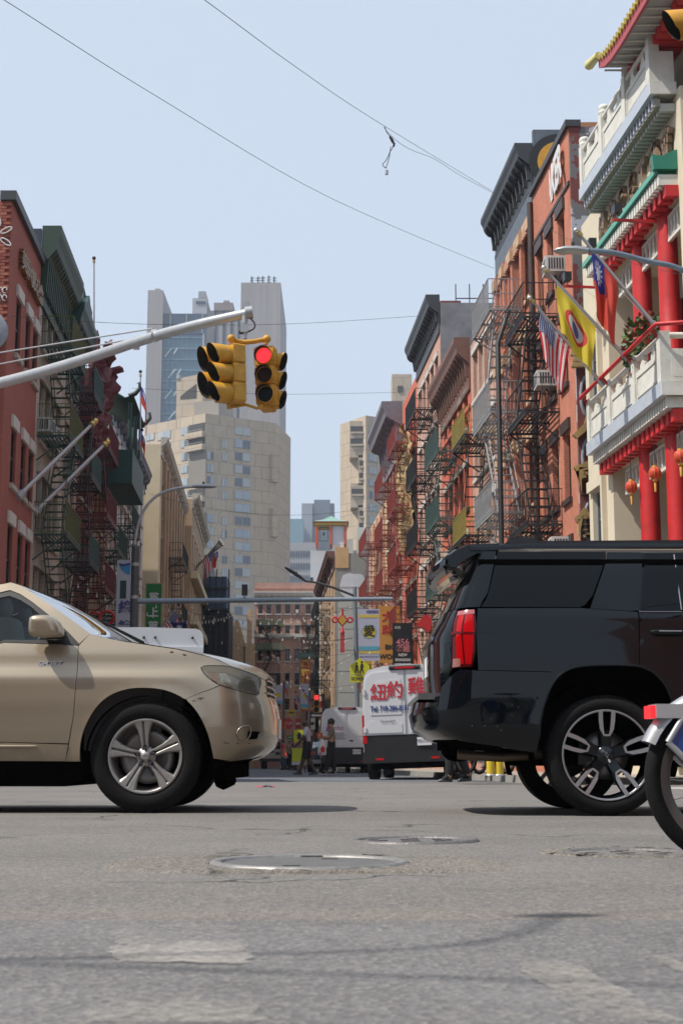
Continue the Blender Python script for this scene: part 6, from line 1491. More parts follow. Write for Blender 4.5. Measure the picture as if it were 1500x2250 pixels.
Gb = Front('gabled_house', 'tan gabled house left of the rose brick apartment house', (pxw(500,126), 126), (pxw(556,126), 126), 10.6, M('tan_stucco', (.50,.33,.19), .85, var=.12, scale=1.5))
ws_ = [(.8+1.0*0,1.6,z,z+1.6) for z in (4.0,7.2)]; Gb.walls(ws_)
for wv in ws_: Gb.window(wv, m_fwhite, lintel=m_stone_l, sill=m_stone_l, arch=True)
q = Gb.mb(); q.prism([(0,10.6),(1.3,10.6),(.75,12.6),(.5,12.6)], -2, .02); q.build('gable', MATS['tan_stucco'], Gb.root); q = Gb.mb(); q.box(1.5, 1.9, -1, -.4, 10.6, 13.6); q.build('chimney', MATS['tan_stucco'], Gb.root)
q = Gb.mb(); q.tube([(1.35,.1,.5),(1.35,.1,10.4)], .06, 6); q.build('drainpipe', m_fbrown, Gb.root)
# ---- netted scaffold on the left
Sc = thing('scaffold', 'dark netted scaffold tower on the left before the tan gabled house', 'scaffold', (pxw(470,118), 118, 0))
m_net = M('debris_net', (.012,.014,.02), .9, var=.4, scale=1.5); x0, x1 = pxw(443,118)-pxw(470,118), pxw(498,118)-pxw(470,118)
q = MB(); q.box(x0, x1, 0, 5, 0, 12.6); q.build('netting', m_net, Sc)
for k in range(5):
    x = x0+(x1-x0)*k/4; q = MB(); q.tube([(x,-.1,0),(x,-.1,16.0-.6*(k % 2))], .05, 5); q.build('standard', m_fe_black, Sc)
for z in (3, 6, 9, 12.7, 14.4): q = MB(); q.box(x0, x1, -.35, -.05, z-.06, z+.06); q.build('deck', m_fe_black, Sc)
q = MB(); q.box(x0+.2, x1-.2, 0, 4, 12.7, 15.4); q.build('upper_netting', M('blue_net', (.05,.08,.13), .9, var=.3, scale=2), Sc)
# ---- grey flank wall house and facades at the right bend
Gw = Front('corner_house', 'house with bare grey flank wall and white patch at the right bend', (pxw(736,97), 97), (pxw(818,97), 97), 14.3, M('grey_render', (.27,.265,.255), .9, var=.18, scale=.8, dirt=.35), depth=16)
Gw.walls(); a = Gw.rect(750, 800, 1262, 1312)
q = Gw.mb(); pts = []
for k in range(24): t_ = 2*pi*k/24; pts.append(((a[0]+a[1])/2+(a[1]-a[0])/2*cos(t_)*(1+.15*random.random())*(abs(cos(t_))**4+abs(sin(t_))**4)**-.25, (a[2]+a[3])/2+(a[3]-a[2])/2*sin(t_)*(1+.15*random.random())*(abs(cos(t_))**4+abs(sin(t_))**4)**-.25))
q.prism(pts, .004, .02); q.build('white_patch', M('white_limewash', (.58,.60,.66), .8, var=.1, scale=3), Gw.root)
a = Gw.rect(742, 806, 1320, 1500); q = Gw.mb(); q.box(a[0], a[1], .004, .03, 1.5, a[3]); q.build('pale_panel', M('pale_cladding', (.42,.44,.43), .7, var=.06, scale=2), Gw.root)
for k in range(6): z = 5+1.4*k; q = Gw.mb(); q.box(a[0], a[1], .031, .04, z, z+.03); q.build('panel_joint', m_fe_grey, Gw.root)
q = Gw.mb(); q.box(0, .9, -6, .05, 13.3, 14.7); q.build('parapet', M('tan_render', (.52,.33,.17), .85, var=.1, scale=2), Gw.root)
Gt = Front('row_house', 'narrow tan row house with black fire escape next to the grey flank wall', (pxw(703,121), 121), (pxw(735,98), 98), 14.2, b_tan, depth=8)
ws_ = autowins(0, Gt.len, 5, rowz(4.4, 4, 2.5, 1.6)); Gt.walls(ws_)
for wv in ws_: Gt.window(wv, m_fblack, sill=m_stone, lintel=m_stone)
Gt.cornice(13.4, 14.6, .6, m_cor_brown, 10); Gt.escape(Gt.len*.25, Gt.len*.75, [11.2, 8.7, 6.2, 3.8], m_fe_black, 1.0)
Gx = Front('row_house', 'white fronted row house at the far bend behind the tan row house', (pxw(688,150), 150), (pxw(704,123), 123), 15.4, m_white, depth=8)
ws_ = autowins(0, Gx.len, 4, rowz(4.4, 4, 2.7, 1.7)); Gx.walls(ws_)
for wv in ws_: Gx.window(wv, m_fblack)
Gx.escape(Gx.len*.3, Gx.len*.8, [12, 9.3, 6.6], m_fe_black, 1.0)
# ---- white house with rooftop pavilion
Wp = Front('white_house', 'plain white building with aerials behind the grey flank wall', (pxw(680,150), 150), (pxw(822,150), 150), 22.2, M('white_block', (.62,.63,.64), .7, var=.04, scale=1), depth=14)
Wp.walls(top=22.2); q = Wp.mb(); q.box(0, .3, 0, .02, 16, 19.4); q.build('window_strip', WPANES[1], Wp.root)
for px in (738, 766, 793): a, z = Wp.fp(px, 1190); q = Wp.mb(); q.box(a-.45, a+.45, -.6, .3, 21.6, 24.6 if px != 766 else 23.4); q.build('aerial_panel', M('aerial_panel', (.55,.54,.48), .6), Wp.root)
for k in range(9): a = 2.6+.45*k; q = Wp.mb(); q.bar((a,.2,20.4), (a+.5*(k % 2)-.2,.2,21.9), .06); q.build('aerial_strut', m_fe_grey, Wp.root)
q = Wp.mb(); q.bar((2.2,.2,20.6), (6.4,.2,20.6), .08); q.bar((2.2,.2,21.7), (6.4,.2,21.7), .06); q.bar((2.2,.2,20.6), (2.2,.2,21.7), .06); q.bar((6.4,.2,20.6), (6.4,.2,21.7), .06); q.build('roof_railing', m_fe_black, Wp.root)
Pv = thing('rooftop_pavilion', 'small rooftop pavilion with orange posts and green tiled roof', 'pavilion', (pxw(727,150), 147, 22.2))
m_or = M('orange_post', (.55,.10,.04), .5); w2 = 1.45
for x in (-w2, 0, w2):
    for y in (-w2, w2): q = MB(); q.box(x-.13, x+.13, y-.13, y+.13, 0, 2.0); q.build('post', m_or, Pv)
q = MB(); q.box(-w2-.2, w2+.2, -w2-.2, w2+.2, 1.95, 2.2); q.build('beam', M('yellow_beam', (.55,.36,.05), .5), Pv)
q = MB(); e = w2+.35; q.add([(-e,-e,2.3),(e,-e,2.3),(e,e,2.3),(-e,e,2.3),(-.8,-.8,2.65),(.8,-.8,2.65),(.8,.8,2.65),(-.8,.8,2.65),(0,0,3.15)], [(0,1,5,4),(1,2,6,5),(2,3,7,6),(3,0,4,7),(4,5,8),(5,6,8),(6,7,8),(7,4,8),(0,3,2,1)]); q.build('roof', M('pale_green_tile', (.18,.33,.27), .5), Pv)
q = MB(); q.box(-w2-.3, w2+.3, -w2-.32, -w2-.22, 2.2, 2.32); q.build('eave_board', m_or, Pv)
for x in (-w2/2,): 
    for a, b, c, d in ((-.45,.45,.3,.36), (-.45,.45,1.7,1.76), (-.45,-.4,.36,1.7), (.4,.45,.36,1.7), (-.1,.1,.9,1.2)): q = MB(); q.box(x+a, x+b, -w2-.03, -w2+.03, c, d); q.build('lattice', m_cor_teal, Pv)
q = MB(); q.box(.15, w2-.1, -w2+.1, -w2+.2, 0, 1.9); q.build('screen', MATS['white_block'], Pv)
# ---- beige apartment tower with stepped balconies
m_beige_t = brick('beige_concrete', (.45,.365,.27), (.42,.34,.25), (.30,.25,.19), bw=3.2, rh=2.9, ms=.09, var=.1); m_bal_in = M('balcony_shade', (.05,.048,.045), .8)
pane_t = [M('tower_pane_light', (.32,.37,.42), .12, var=.1, scale=.2), M('tower_pane_dark', (.12,.14,.165), .08), M('tower_pane_blind', (.40,.41,.40), .4)]
def tower_face(label, Pp, Qq, top, mat, depth, name='tower'):
    return Front(name, label, Pp, Qq, top, mat, depth=depth)
Yc = 330.0; ztop = at(452, 908, Yc).z
cx = at(452, 908, Yc).x; lx = at(318, 935, 343).x; rx_ = at(606, 930, 340).x
TB = thing('apartment_tower', 'beige concrete apartment tower with stepped balconies behind the traffic lights', 'tower', (cx, Yc+6, 0))
class Sub(Front):
    def __init__(s, root, P, Q, top, mat, depth=11):
        s.P = Vector((P[0], P[1], 0)); d = Vector((Q[0]-P[0], Q[1]-P[1], 0)); s.len = d.length; s.d = d.normalized(); s.n = Vector((s.d.y, -s.d.x, 0)); s.ya, s.yb, s.top, s.mat, s.depth, s.sgn = 0, s.len, top, mat, depth, 1; s.root = root
def twin_window(F, px0, px1, py0, py1, split=.5):
    a, b, c, d = F.rect(px0, px1, py0, py1); q = F.mb(); q.box(a, b, .0, .12, c, d); f = q.build('window', M('alu_frame', (.30,.30,.29), .5), F.root)
    m = a+(b-a)*split; q = F.mb(); q.box(a+.12, m-.08, .121, .16, c+.12, d-.12); q.build('pane', random.choice(pane_t), f); q = F.mb(); q.box(m+.08, b-.12, .121, .16, c+.12, d-.12); q.build('pane', random.choice(pane_t), f)
FR = Sub(TB, (cx, Yc), (rx_, 340), ztop, m_beige_t, 14); FL = Sub(TB, (lx, 343), (cx, Yc), ztop, m_beige_t, 12)
q = MB(); body = [(cx, Yc), (rx_, 340), (rx_+3, 356), (lx+4, 358), (lx, 343)]; q.prism([(x-TB.location.x, y-TB.location.y) for x, y in body], 0, ztop, 'z'); q.build('body', m_beige_t, TB)
for k in range(16): twin_window(FR, 515, 550, 938+28.2*k, 957+28.2*k)
for k in range(10): twin_window(FL, 348, 376, 947+27.5*k, 966+27.5*k) if k < 4 else None
for k in range(14): twin_window(FL, 378, 391, 941+28*k, 958+28*k, .5) if k > 3 else twin_window(FL, 322, 340, 952+27.5*k, 968+27.5*k, .5)
for k in range(14): twin_window(FL, 399, 413, 939+28*k, 956+28*k, .5)
for k, (y0, y1) in enumerate(((932,955), (960,983), (1074,1096), (1102,1122))):
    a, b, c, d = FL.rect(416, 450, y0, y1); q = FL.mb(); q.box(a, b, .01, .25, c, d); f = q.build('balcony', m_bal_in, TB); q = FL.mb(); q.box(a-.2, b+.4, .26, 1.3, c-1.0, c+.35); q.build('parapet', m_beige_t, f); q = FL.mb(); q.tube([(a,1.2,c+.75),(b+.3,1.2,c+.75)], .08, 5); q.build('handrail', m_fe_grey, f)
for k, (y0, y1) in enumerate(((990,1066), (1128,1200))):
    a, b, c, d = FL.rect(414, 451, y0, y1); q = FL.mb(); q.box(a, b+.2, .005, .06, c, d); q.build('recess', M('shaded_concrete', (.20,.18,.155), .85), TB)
for y in (992, 1020, 1046, 1130, 1158, 1186): twin_window(FR, 454, 470, y, y+18, .5)
# stepped edge on the right face
for k in range(15): twin_window(FR, 487, 499, 939+28.2*k, 957+28.2*k, .5) if k % 3 else None
for y0, y1 in ((1000,1060), (1118,1180)): a, b, c, d = FR.rect(594, 606, y0, y1); q = FR.mb(); q.box(a, b+.4, -6, .9, c, d); q.build('step_block', m_beige_t, TB)
# penthouse
PH = Sub(TB, (at(388,860,336).x, 336), (at(446,860,334).x, 334), 1, m_beige_t); z0_ = ztop-2; zA = at(388, 832, 336).z; zB = at(440, 822, 334).z
q = PH.mb(); q.prism([(0,z0_),(PH.len,z0_),(PH.len,zB),(PH.len*.8,zB),(0,zA)], -8, 0); q.build('penthouse', m_beige_t, TB)
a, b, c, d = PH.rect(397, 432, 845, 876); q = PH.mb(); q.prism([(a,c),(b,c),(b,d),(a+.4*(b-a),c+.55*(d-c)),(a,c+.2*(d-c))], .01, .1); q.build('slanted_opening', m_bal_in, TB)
q = PH.mb(); q.box(PH.len*.75, PH.len+4.5, -7, 1.0, z0_, at(470,882,333).z); q.build('stair_block', M('grey_beige_concrete', (.30,.27,.23), .85), TB)
q = PH.mb(); q.box(0, .8, -.8, .3, zA-.1, zA+.9); q.build('vent', m_fe_grey, TB)
# ---- second beige tower on the right
TC = thing('apartment_tower', 'second beige apartment tower showing above the right-hand roofs', 'tower', (at(800,1000,330).x, 334, 0))
yt = 333.0
for (p0, p1, y0, y1) in ((768,804,925,1005), (787,804,1000,1066), (770,804,1062,1115), (787,804,1110,1330)):
    F_ = Sub(TC, (pxw(p0,yt), yt), (pxw(p1,yt), yt), 1, m_beige_t); a, b, c, d = F_.rect(p0, p1, y0, y1); q = F_.mb(); q.box(a, b, -10, 0, c, d); q.build('wing', m_beige_t, TC)
    for k in range(int((y1-y0)/27)):
        yy0 = y0+12+27*k; 
        if yy0+16 > y1: break
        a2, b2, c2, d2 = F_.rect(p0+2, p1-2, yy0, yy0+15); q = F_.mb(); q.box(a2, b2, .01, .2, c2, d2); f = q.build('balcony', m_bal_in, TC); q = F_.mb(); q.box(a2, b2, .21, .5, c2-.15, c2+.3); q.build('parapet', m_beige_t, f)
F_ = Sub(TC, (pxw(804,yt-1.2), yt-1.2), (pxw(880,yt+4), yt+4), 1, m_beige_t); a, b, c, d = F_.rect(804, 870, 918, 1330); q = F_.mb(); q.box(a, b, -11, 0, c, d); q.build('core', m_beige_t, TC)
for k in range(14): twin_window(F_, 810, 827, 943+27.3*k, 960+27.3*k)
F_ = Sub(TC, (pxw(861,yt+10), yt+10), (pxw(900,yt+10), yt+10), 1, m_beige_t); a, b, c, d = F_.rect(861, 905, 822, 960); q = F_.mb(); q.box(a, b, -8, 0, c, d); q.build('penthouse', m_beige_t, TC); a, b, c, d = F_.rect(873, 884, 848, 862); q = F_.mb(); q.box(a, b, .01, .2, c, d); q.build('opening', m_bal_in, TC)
# ---- grey concrete slab tower
m_conc = M('grey_ribbed_concrete', (.30,.275,.265), .85, var=.16, scale=.12, stretch=(5,5,.12)); m_conc_d = M('dark_window_strip', (.045,.07,.11), .3); m_bglass = M('blue_curtain_wall', (.10,.19,.25), .12, .1, var=.12, scale=.05)
YV = 560.0; TV = thing('office_tower', 'tall grey ribbed concrete office tower with blue glass front', 'tower', (pxw(480,YV), YV, 0))
def vbox(p0, p1, y0, y1, dep, name, mat, off=0.0, par=None, yb=YV):
    F_ = Sub(TV, (pxw(p0,yb), yb), (pxw(p1,yb), yb), 1, mat); a, b, c, d = F_.rect(p0, p1, y0, y1); q = F_.mb(); q.box(a, b, off-dep, off, c if y1 < 1290 else 0, d); return q.build(name, mat, par or TV), F_
vbox(319, 353, 641, 1300, 40, 'left_slab', m_conc, 2); vbox(341, 352, 634, 640, 6, 'roof_box', m_conc)
gb, Fg = vbox(341, 447, 690, 1300, 30, 'glass_block', m_bglass)
vbox(341, 447, 690, 734, .5, 'dark_band', m_conc_d, .6)
for px in (341, 375, 410, 445): vbox(px-1.3, px+1.3, 690, 734, .5, 'band_mullion', m_conc, 1.0)
for px in (341.5, 445.5): vbox(px-2, px+2, 734, 1000, .5, 'frame', M('pale_frame', (.36,.36,.36), .6), .8)
for k in range(9): px = 352+10.5*k; vbox(px-.35, px+.35, 734, 990, .2, 'mullion', m_conc_d, .5)
for k in range(9): y = 742+24*k; vbox(344, 443, y-1.2, y+1.2, .3, 'spandrel', M('spandrel_blue', (.16,.27,.33), .3), .45)
for k in range(4):
    for (pa, pb) in (((362,785),(378,765)), ((390,765),(382,778))):
        F_ = Fg; a, z = F_.fp(pa[0]+8*(k % 2), pa[1]+46*k, .4); b, z2 = F_.fp(pb[0]+8*(k % 2), pb[1]+46*k, .4); q = F_.mb(); q.bar((a,.4,z), (b,.4,z2), .6, .6); q.build('brace', M('pale_brace', (.42,.47,.48), .6), TV)
vbox(447, 545, 681, 1300, 30, 'core', m_conc, -1)
for px in (469, 487.5, 504.5, 521, 538): vbox(px-2.4, px+2.4, 683, 1290, .4, 'window_strip', m_conc_d, -.7)
vbox(527, 615, 628, 1300, 62, 'right_slab', m_conc, 4)
vbox(423, 455, 655, 690, 22, 'plant_room', M('pale_plant_room', (.36,.37,.38), .7)); vbox(436, 452, 640, 656, 12, 'roof_screen', m_fe_grey); vbox(431, 452, 662, 668, .5, 'louvre', m_conc_d, .3)
vbox(470, 512, 665, 682, 18, 'roof_block', M('brown_concrete', (.23,.19,.18), .8)); vbox(491, 504, 660, 666, 6, 'roof_vent', m_conc)
for px in (553, 567, 577, 590, 602):
    F_ = Sub(TV, (pxw(500,YV+12), YV+12), (pxw(640,YV+12), YV+12), 1, m_conc); a, z = F_.fp(px, 628); z2 = F_.fp(px, 603+6*random.random())[1]; q = F_.mb(); q.tube([(a,0,z-1),(a,0,z2)], .28, 5)
    for k in range(3): q.tube([(a-1.0+.5*random.random(),0,z+(z2-z)*(.3+.25*k)), (a+1.0,0,z+(z2-z)*(.35+.25*k))], .2, 4)
    q.build('aerial', m_fe_black, TV)
a, z = F_.fp(553, 622); b, _ = F_.fp(602, 622); q = F_.mb(); q.bar((a,0,z), (b,0,z), .25); q.build('aerial_rail', m_fe_black, TV)
# ---- far offices
def far_block(label, Y, p0, p1, y0, mat, rows=0, cols=0, dep=60, name='office_block'):
    t = Front(name, label, (pxw(p0,Y), Y), (pxw(p1,Y), Y), at(0,y0,Y).z*0+at((p0+p1)/2, y0, Y).z, mat, depth=dep); t.walls()
    for i in range(rows):
        for j in range(cols):
            a = t.len*(j+.3)/cols; b = t.len*(j+.7)/cols; z = t.top-4-i*6.0; q = t.mb(); q.box(a, b, .01, .3, z-3.2, z); q.build('window', m_conc_d, t.root)
    return t
far_block('distant grey office block with rows of small windows', 700, 600, 692, 1192, M('pale_grey_masonry', (.36,.34,.34), .8), 5, 16)
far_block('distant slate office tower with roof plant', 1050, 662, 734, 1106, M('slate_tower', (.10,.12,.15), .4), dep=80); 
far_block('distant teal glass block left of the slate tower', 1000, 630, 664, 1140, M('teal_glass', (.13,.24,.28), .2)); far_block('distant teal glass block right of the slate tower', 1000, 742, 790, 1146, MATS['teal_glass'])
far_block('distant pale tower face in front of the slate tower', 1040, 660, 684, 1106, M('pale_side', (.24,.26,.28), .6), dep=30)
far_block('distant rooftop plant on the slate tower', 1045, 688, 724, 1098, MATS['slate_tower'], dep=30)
# ================================================================ VEHICLES FURTHER BACK
m_vwhite = paint_mat('van_white', (.62,.63,.65), 0, .35, dust=.35, low_col=(.35,.33,.3)); m_vgrey = paint_mat('old_van_silver', (.40,.38,.36), .2, .4); m_navy = paint_mat('navy_paint', (.006,.012,.03), .2, .3); m_dkcar = paint_mat('charcoal_paint', (.012,.012,.014), .2, .3)
m_cargl = glass('car_glass_dark', (.012,.016,.02), rough=.03, dark=True)
m_tailon = M('lit_tail_lamp', (.7,.02,.02), .3, emit=(1,.05,.03), est=3.0); m_redtl = M('tail_red', (.45,.01,.015), .15, coat=.6); m_cleartl = M('tail_clear', (.5,.5,.5), .15, coat=.6)
def simple_wheel(root, x, y, z, R, w, axis='x'):
    q = MB(); q.lathe([(R*.62,-w/2),(R*.96,-w/2),(R,-w/2+.03),(R,w/2-.03),(R*.96,w/2),(R*.62,w/2)], 28, axis, (x,y,z)); t = q.build('wheel', m_tyre, root)
    q = MB(); q.lathe([(.001,-w/2+.03),(R*.3,-w/2+.02),(R*.62,-w/2+.04),(R*.64,-w/2)], 20, axis, (x,y,z)); q.lathe([(.001,w/2-.03),(R*.3,w/2-.02),(R*.62,w/2-.04),(R*.64,w/2)], 20, axis, (x,y,z)); q.build('hub', m_alloy, t)
def loft(stations, name, mat, root, smooth=True):
    """stations: (y, [(half width, z) bottom to top]); mirrored left/right, ends capped"""
    rows = []
    for y, sec in stations: rows.append([(-w, y, z) for w, z in sec]+[(w, y, z) for w, z in sec[::-1]])
    q = MB(); q.grid(rows, smooth); n = len(rows[0]); q.add(rows[0], [tuple(range(n))]); q.add(rows[-1], [tuple(range(n))[::-1]]); return q.build(name, mat, root)
def cargo_van(label, loc, rz, txt=None, H=2.52, plate='77017-MD', mat=None, tlab=None):
    t = thing('cargo_van', label, 'van', loc); t.rotation_euler.z = rz; mat = mat or m_vwhite
    S_ = lambda k, h=1.0, lo=.42: [(.93*k,lo),(1.0*k,lo+.2),(1.0*k,1.2*h),(.995*k,1.6*h),(.97*k,2.05*h),(.935*k,2.30*h),(.84*k,2.44*h),(.5*k,H*h),(0.001,(H+.03)*h)]
    loft([(0,S_(.985)), (.05,S_(1)), (2.5,S_(1)), (3.9,S_(1)), (4.5,[(a,min(z,2.38-.0*a)) for a, z in S_(.98)]), (5.0,[(a*.96,min(z,1.75)) for a, z in S_(1)]), (5.6,[(a*.92,min(z,1.15)) for a, z in S_(1)]), (5.75,[(a*.85,min(z,1.0)) for a, z in S_(1)])], 'body', mat, t)
    for sd in (-1, 1):
        sec = [(.03,.98),(.945,.98),(.955,1.25),(.945,1.6),(.92,2.08),(.87,2.28),(.74,2.37),(.03,2.42)]
        q = MB(); q.prism([(sd*a, z) for a, z in sec], -.035, .0); d = q.build('rear_door', mat, t)
        q = MB(); q.prism([(sd*a, z) for a, z in ((.10,1.42),(.80,1.42),(.78,1.75),(.72,2.06),(.66,2.16),(.10,2.22))], -.045, -.036); q.build('door_panel', mat, d)
        q = MB(); q.prism([(sd*a, z) for a, z in ((.10,1.02),(.86,1.02),(.86,1.24),(.74,1.30),(.62,1.22),(.10,1.22))], -.046, -.036); q.build('door_panel', mat, d)
        for z in (1.1, 1.95): q = MB(); q.box(sd*.94-.03, sd*.94+.03, -.07, -.03, z-.06, z+.06); q.build('hinge', mat, d)
        q = MB(); q.prism([(sd*a, z) for a, z in ((.90,.80),(1.0,.80),(1.0,1.42),(.955,1.44),(.90,1.30))], -.03, .06); l = q.build('tail_lamp', m_redtl, t)
        q = MB(); q.prism([(sd*a, z) for a, z in ((.915,.98),(.985,.98),(.985,1.16),(.915,1.16))], -.036, -.031); q.build('clear_lens', m_cleartl, l)
        simple_wheel(t, sd*.86, .95, .36, .36, .24); simple_wheel(t, sd*.86, 4.6, .36, .36, .24)
        q = MB(); q.box(sd*1.02, sd*1.22, 4.3, 4.4, 1.25, 1.62); q.build('door_mirror', m_black, t)
        q = MB(); q.box(sd*1.003-.004*sd, sd*1.003+.004*sd, 3.9, 4.7, 1.35, 2.0); q.build('side_window', m_cargl, t)
    q = MB(); q.box(.10, .24, -.055, -.035, 1.20, 1.26); q.build('door_handle', m_black, t)
    q = MB(); q.box(-.98, .98, -.02, .02, .50, .97); q.build('lower_trim', m_black, t)
    q = MB(); q.prism([(-1.0,.36),(1.0,.36),(1.0,.56),(-1.0,.56)], -.14, .3); b = q.build('rear_bumper', m_black, t)
    for sd in (-1, 1): q = MB(); q.box(sd*.62-.09, sd*.62+.09, -.146, -.141, .42, .47); q.build('reflector', m_redtl, b)
    q = MB(); q.lathe([(.05,-.35),(.05,.35)], 10, 'x', (0,-.02,2.47)); q.build('high_brake_light_housing', m_black, t); q = MB(); q.box(-.22, .22, -.075, -.03, 2.44, 2.49); q.build('high_brake_light', m_redtl, t)
    q = MB(); q.box(.22, .54, -.05, -.03, .72, .90); p = q.build('number_plate', m_plate, t)
    if plate: text(plate, .105, M('plate_ink', (.05,.06,.12), .6), t, (.38, -.054, .81), ext=.001, sx=.8)
    q = MB(); q.box(-.85, .85, .2, 5.4, .22, .44); q.build('chassis', m_well, t)
    return t
m_tred_ = M('sign_red_lettering', (.50,.02,.03), .5); m_tblue = M('navy_lettering', (.02,.05,.20), .5)
VX = (898-750)/3247*33
van = cargo_van('white cargo van with large red Chinese characters on its rear doors', (VX, 33.0, .03), radians(-7)); van.rotation_euler.y = radians(-2.0)
for ch, x, z in (('紐', -.60, 1.90), ('約', -.23, 1.95), ('雞', .25, 2.02)): text(ch, .40, m_tred_, van, (x, -.055, z), bold=.006, ext=.003)
text('Tel: 718-386-8181', .165, m_tblue, van, (-.36, -.055, 1.56), bold=.004, ext=.002, sx=.72); text('F', .165, m_tblue, van, (.18, -.055, 1.60), bold=.004, ext=.002)
text('TRANSIT', .07, m_chrome_d, van, (-.42, -.056, 1.27), ext=.003, sx=1.3)
van2 = cargo_van('white cargo van with small pink and grey lettering parked behind the pedestrians', (pxw(762,57), 57, 0), radians(2), plate='48213-MM')
text('Bobo', .26, M('pink_lettering', (.45,.14,.28), .5), van2, (-.40, -.055, 1.72), ext=.002); q = MB(); q.prism([(-.82,1.58),(-.62,1.58),(-.72,1.98)], -.052, -.046); q.build('logo_figure', M('magenta_logo', (.35,.08,.30), .5), van2)
for k in range(4): q = MB(); q.box(-.80, -.12+.05*(k % 2), -.052, -.046, 1.50-.07*k, 1.525-.07*k); q.build('small_print', M('grey_print', (.25,.25,.27), .6), van2)
# grey passenger van in the distance
t = thing('passenger_van', 'old silver passenger van with lit brake lights far down the street', 'van', (pxw(602,104), 104, 0))
sec = lambda k=1.0: [(.86*k,.5),(.98*k,.7),(1.0*k,1.15),(.94*k,1.5),(.84*k,1.95),(.7*k,2.08),(.001,2.12)]
loft([(0,sec(.97)), (.1,sec()), (3.8,sec()), (4.3,[(a*.97,min(z,1.9)) for a, z in sec()]), (4.7,[(a*.95,min(z,1.2)) for a, z in sec()]), (5.4,[(a*.9,min(z,1.05)) for a, z in sec()])], 'body', m_vgrey, t)
for sd in (-1, 1):
    q = MB(); q.prism([(sd*.06,1.38),(sd*.80,1.38),(sd*.72,1.86),(sd*.06,1.86)], -.03, 0); q.build('rear_window', m_cargl, t)
    q = MB(); q.box(sd*.88-.09, sd*.88+.09, -.05, .03, .95, 1.28); q.build('tail_lamp', m_tailon, t); simple_wheel(t, sd*.82, .9, .36, .36, .22); simple_wheel(t, sd*.82, 4.3, .36, .36, .22)
q = MB(); q.box(-1.0, 1.0, -.15, .1, .5, .72); q.build('rear_bumper', m_black, t); q = MB(); q.box(.1, .5, -.035, -.01, .95, 1.18); q.build('number_plate', m_black, t); q = MB(); q.box(-.75, .0, -.035, -.01, 1.12, 1.22); q.build('rear_trim', m_black, t)
def sedan(label, loc, rz, mat, H=1.45, W=.9, L=4.6, lit=False, plate=True):
    t = thing('parked_car', label, 'car', loc, 'parked cars'); t.rotation_euler.z = rz
    def sc_(lo, belt, top, w, wt): return [(w*.92,lo),(w,lo+.2),(w,belt-.15),(w*.97,belt),(wt,top-.05),(wt*.85,top),(.001,top+.02)]
    loft([(0,sc_(.35,.85,.98,W*.92,W*.85)), (.12,sc_(.28,.92,1.05,W,W*.88)), (.7,sc_(.25,.95,1.1,W,W*.86))], 'boot', mat, t)
    loft([(.7,sc_(.25,.95,1.1,W,W*.86)), (1.15,sc_(.25,.95,H-.08,W,W*.72)), (1.6,sc_(.25,.95,H,W,W*.72)), (2.7,sc_(.25,.95,H,W,W*.72)), (3.4,sc_(.25,.95,1.08,W,W*.8)), (L-.3,sc_(.28,.8,.9,W*.98,W*.8)), (L,sc_(.35,.6,.7,W*.8,W*.7))], 'body', mat, t)
    q = MB(); q.grid([[(-W*.74,.78,1.08),(W*.74,.78,1.08)],[(-W*.62,1.14,H-.09),(W*.62,1.14,H-.09)]], False); q.v = [(x, y-.03, z+.02) for x, y, z in q.v]; q.build('rear_window', m_cargl, t)
    for sd in (-1, 1):
        q = MB(); q.add([(sd*W*.985,1.1,.98),(sd*W*.985,3.2,.98),(sd*W*.80,2.7,H-.1),(sd*W*.80,1.4,H-.1)], [(0,1,2,3)]); q.build('side_window', m_cargl, t)
        q = MB(); q.box(sd*W*.78-.14, sd*W*.78+.14, -.04, .06, .72, .86); q.build('tail_lamp', m_tailon if lit else m_redtl, t)
        simple_wheel(t, sd*W*.88, .95, .32, .32, .2); simple_wheel(t, sd*W*.88, L-1.0, .32, .32, .2)
    q = MB(); q.box(-W*.95, W*.95, -.07, .12, .36, .52); q.build('rear_bumper', m_chrome_d if plate == 2 else mat, t)
    q = MB(); q.box(-.16, .16, -.06, -.035, .62, .76); q.build('number_plate', M('plate_gold', (.55,.34,.06), .5), t)
    return t
sedan('dark navy car parked behind the two pedestrians', (pxw(722,61), 61, 0), 0, m_navy, plate=2)
for k, (px, Y, lb) in enumerate(((520,47,'charcoal car parked nearest the beige SUV on the left kerb'), (525,56,'second charcoal car parked along the left kerb'))):
    sedan(lb, (LX(Y)+2.9+1.05, Y, 0), radians(2.8), m_dkcar)
# white step van behind the beige SUV
bt = thing('box_truck', 'white box truck roof showing over the bonnet of the beige SUV', 'truck', (pxw(310,28.6), 28.6, 0))
sec = [(1.14,.75),(1.17,.8),(1.17,2.74),(1.15,2.88),(1.10,2.95),(1.02,2.98),(.001,3.0)]
bt.rotation_euler.z = radians(7.2); loft([(0,sec), (5.2,sec)], 'cargo_box', M('box_white', (.60,.62,.64), .45, var=.04, scale=1), bt, smooth=False)
q = MB(); q.box(-.95, .95, -.03, .0, .85, 2.42); rd_ = q.build('roller_door', M('door_grey', (.50,.52,.54), .5), bt)
for k in range(12): q = MB(); q.box(-.95, .95, -.045, -.03, .9+.127*k, .905+.127*k); q.build('door_slat', m_fe_grey, rd_)
q = MB(); q.prism([(-1.16,2.46),(1.16,2.46),(1.16,2.62),(-1.16,2.62)], -.04, 0); q.build('header', MATS['box_white'], bt)
for x in (-.95, -.22, 0, .22, .95): q = MB(); q.lathe([(.0001,-.03),(.025,-.03),(.025,0)], 10, 'y', (x,0,2.80)); q.build('marker_light', m_black, bt)
q = MB(); q.box(-.12, .12, -.09, -.03, 2.38, 2.46); q.build('door_lamp', MATS['box_white'], bt)
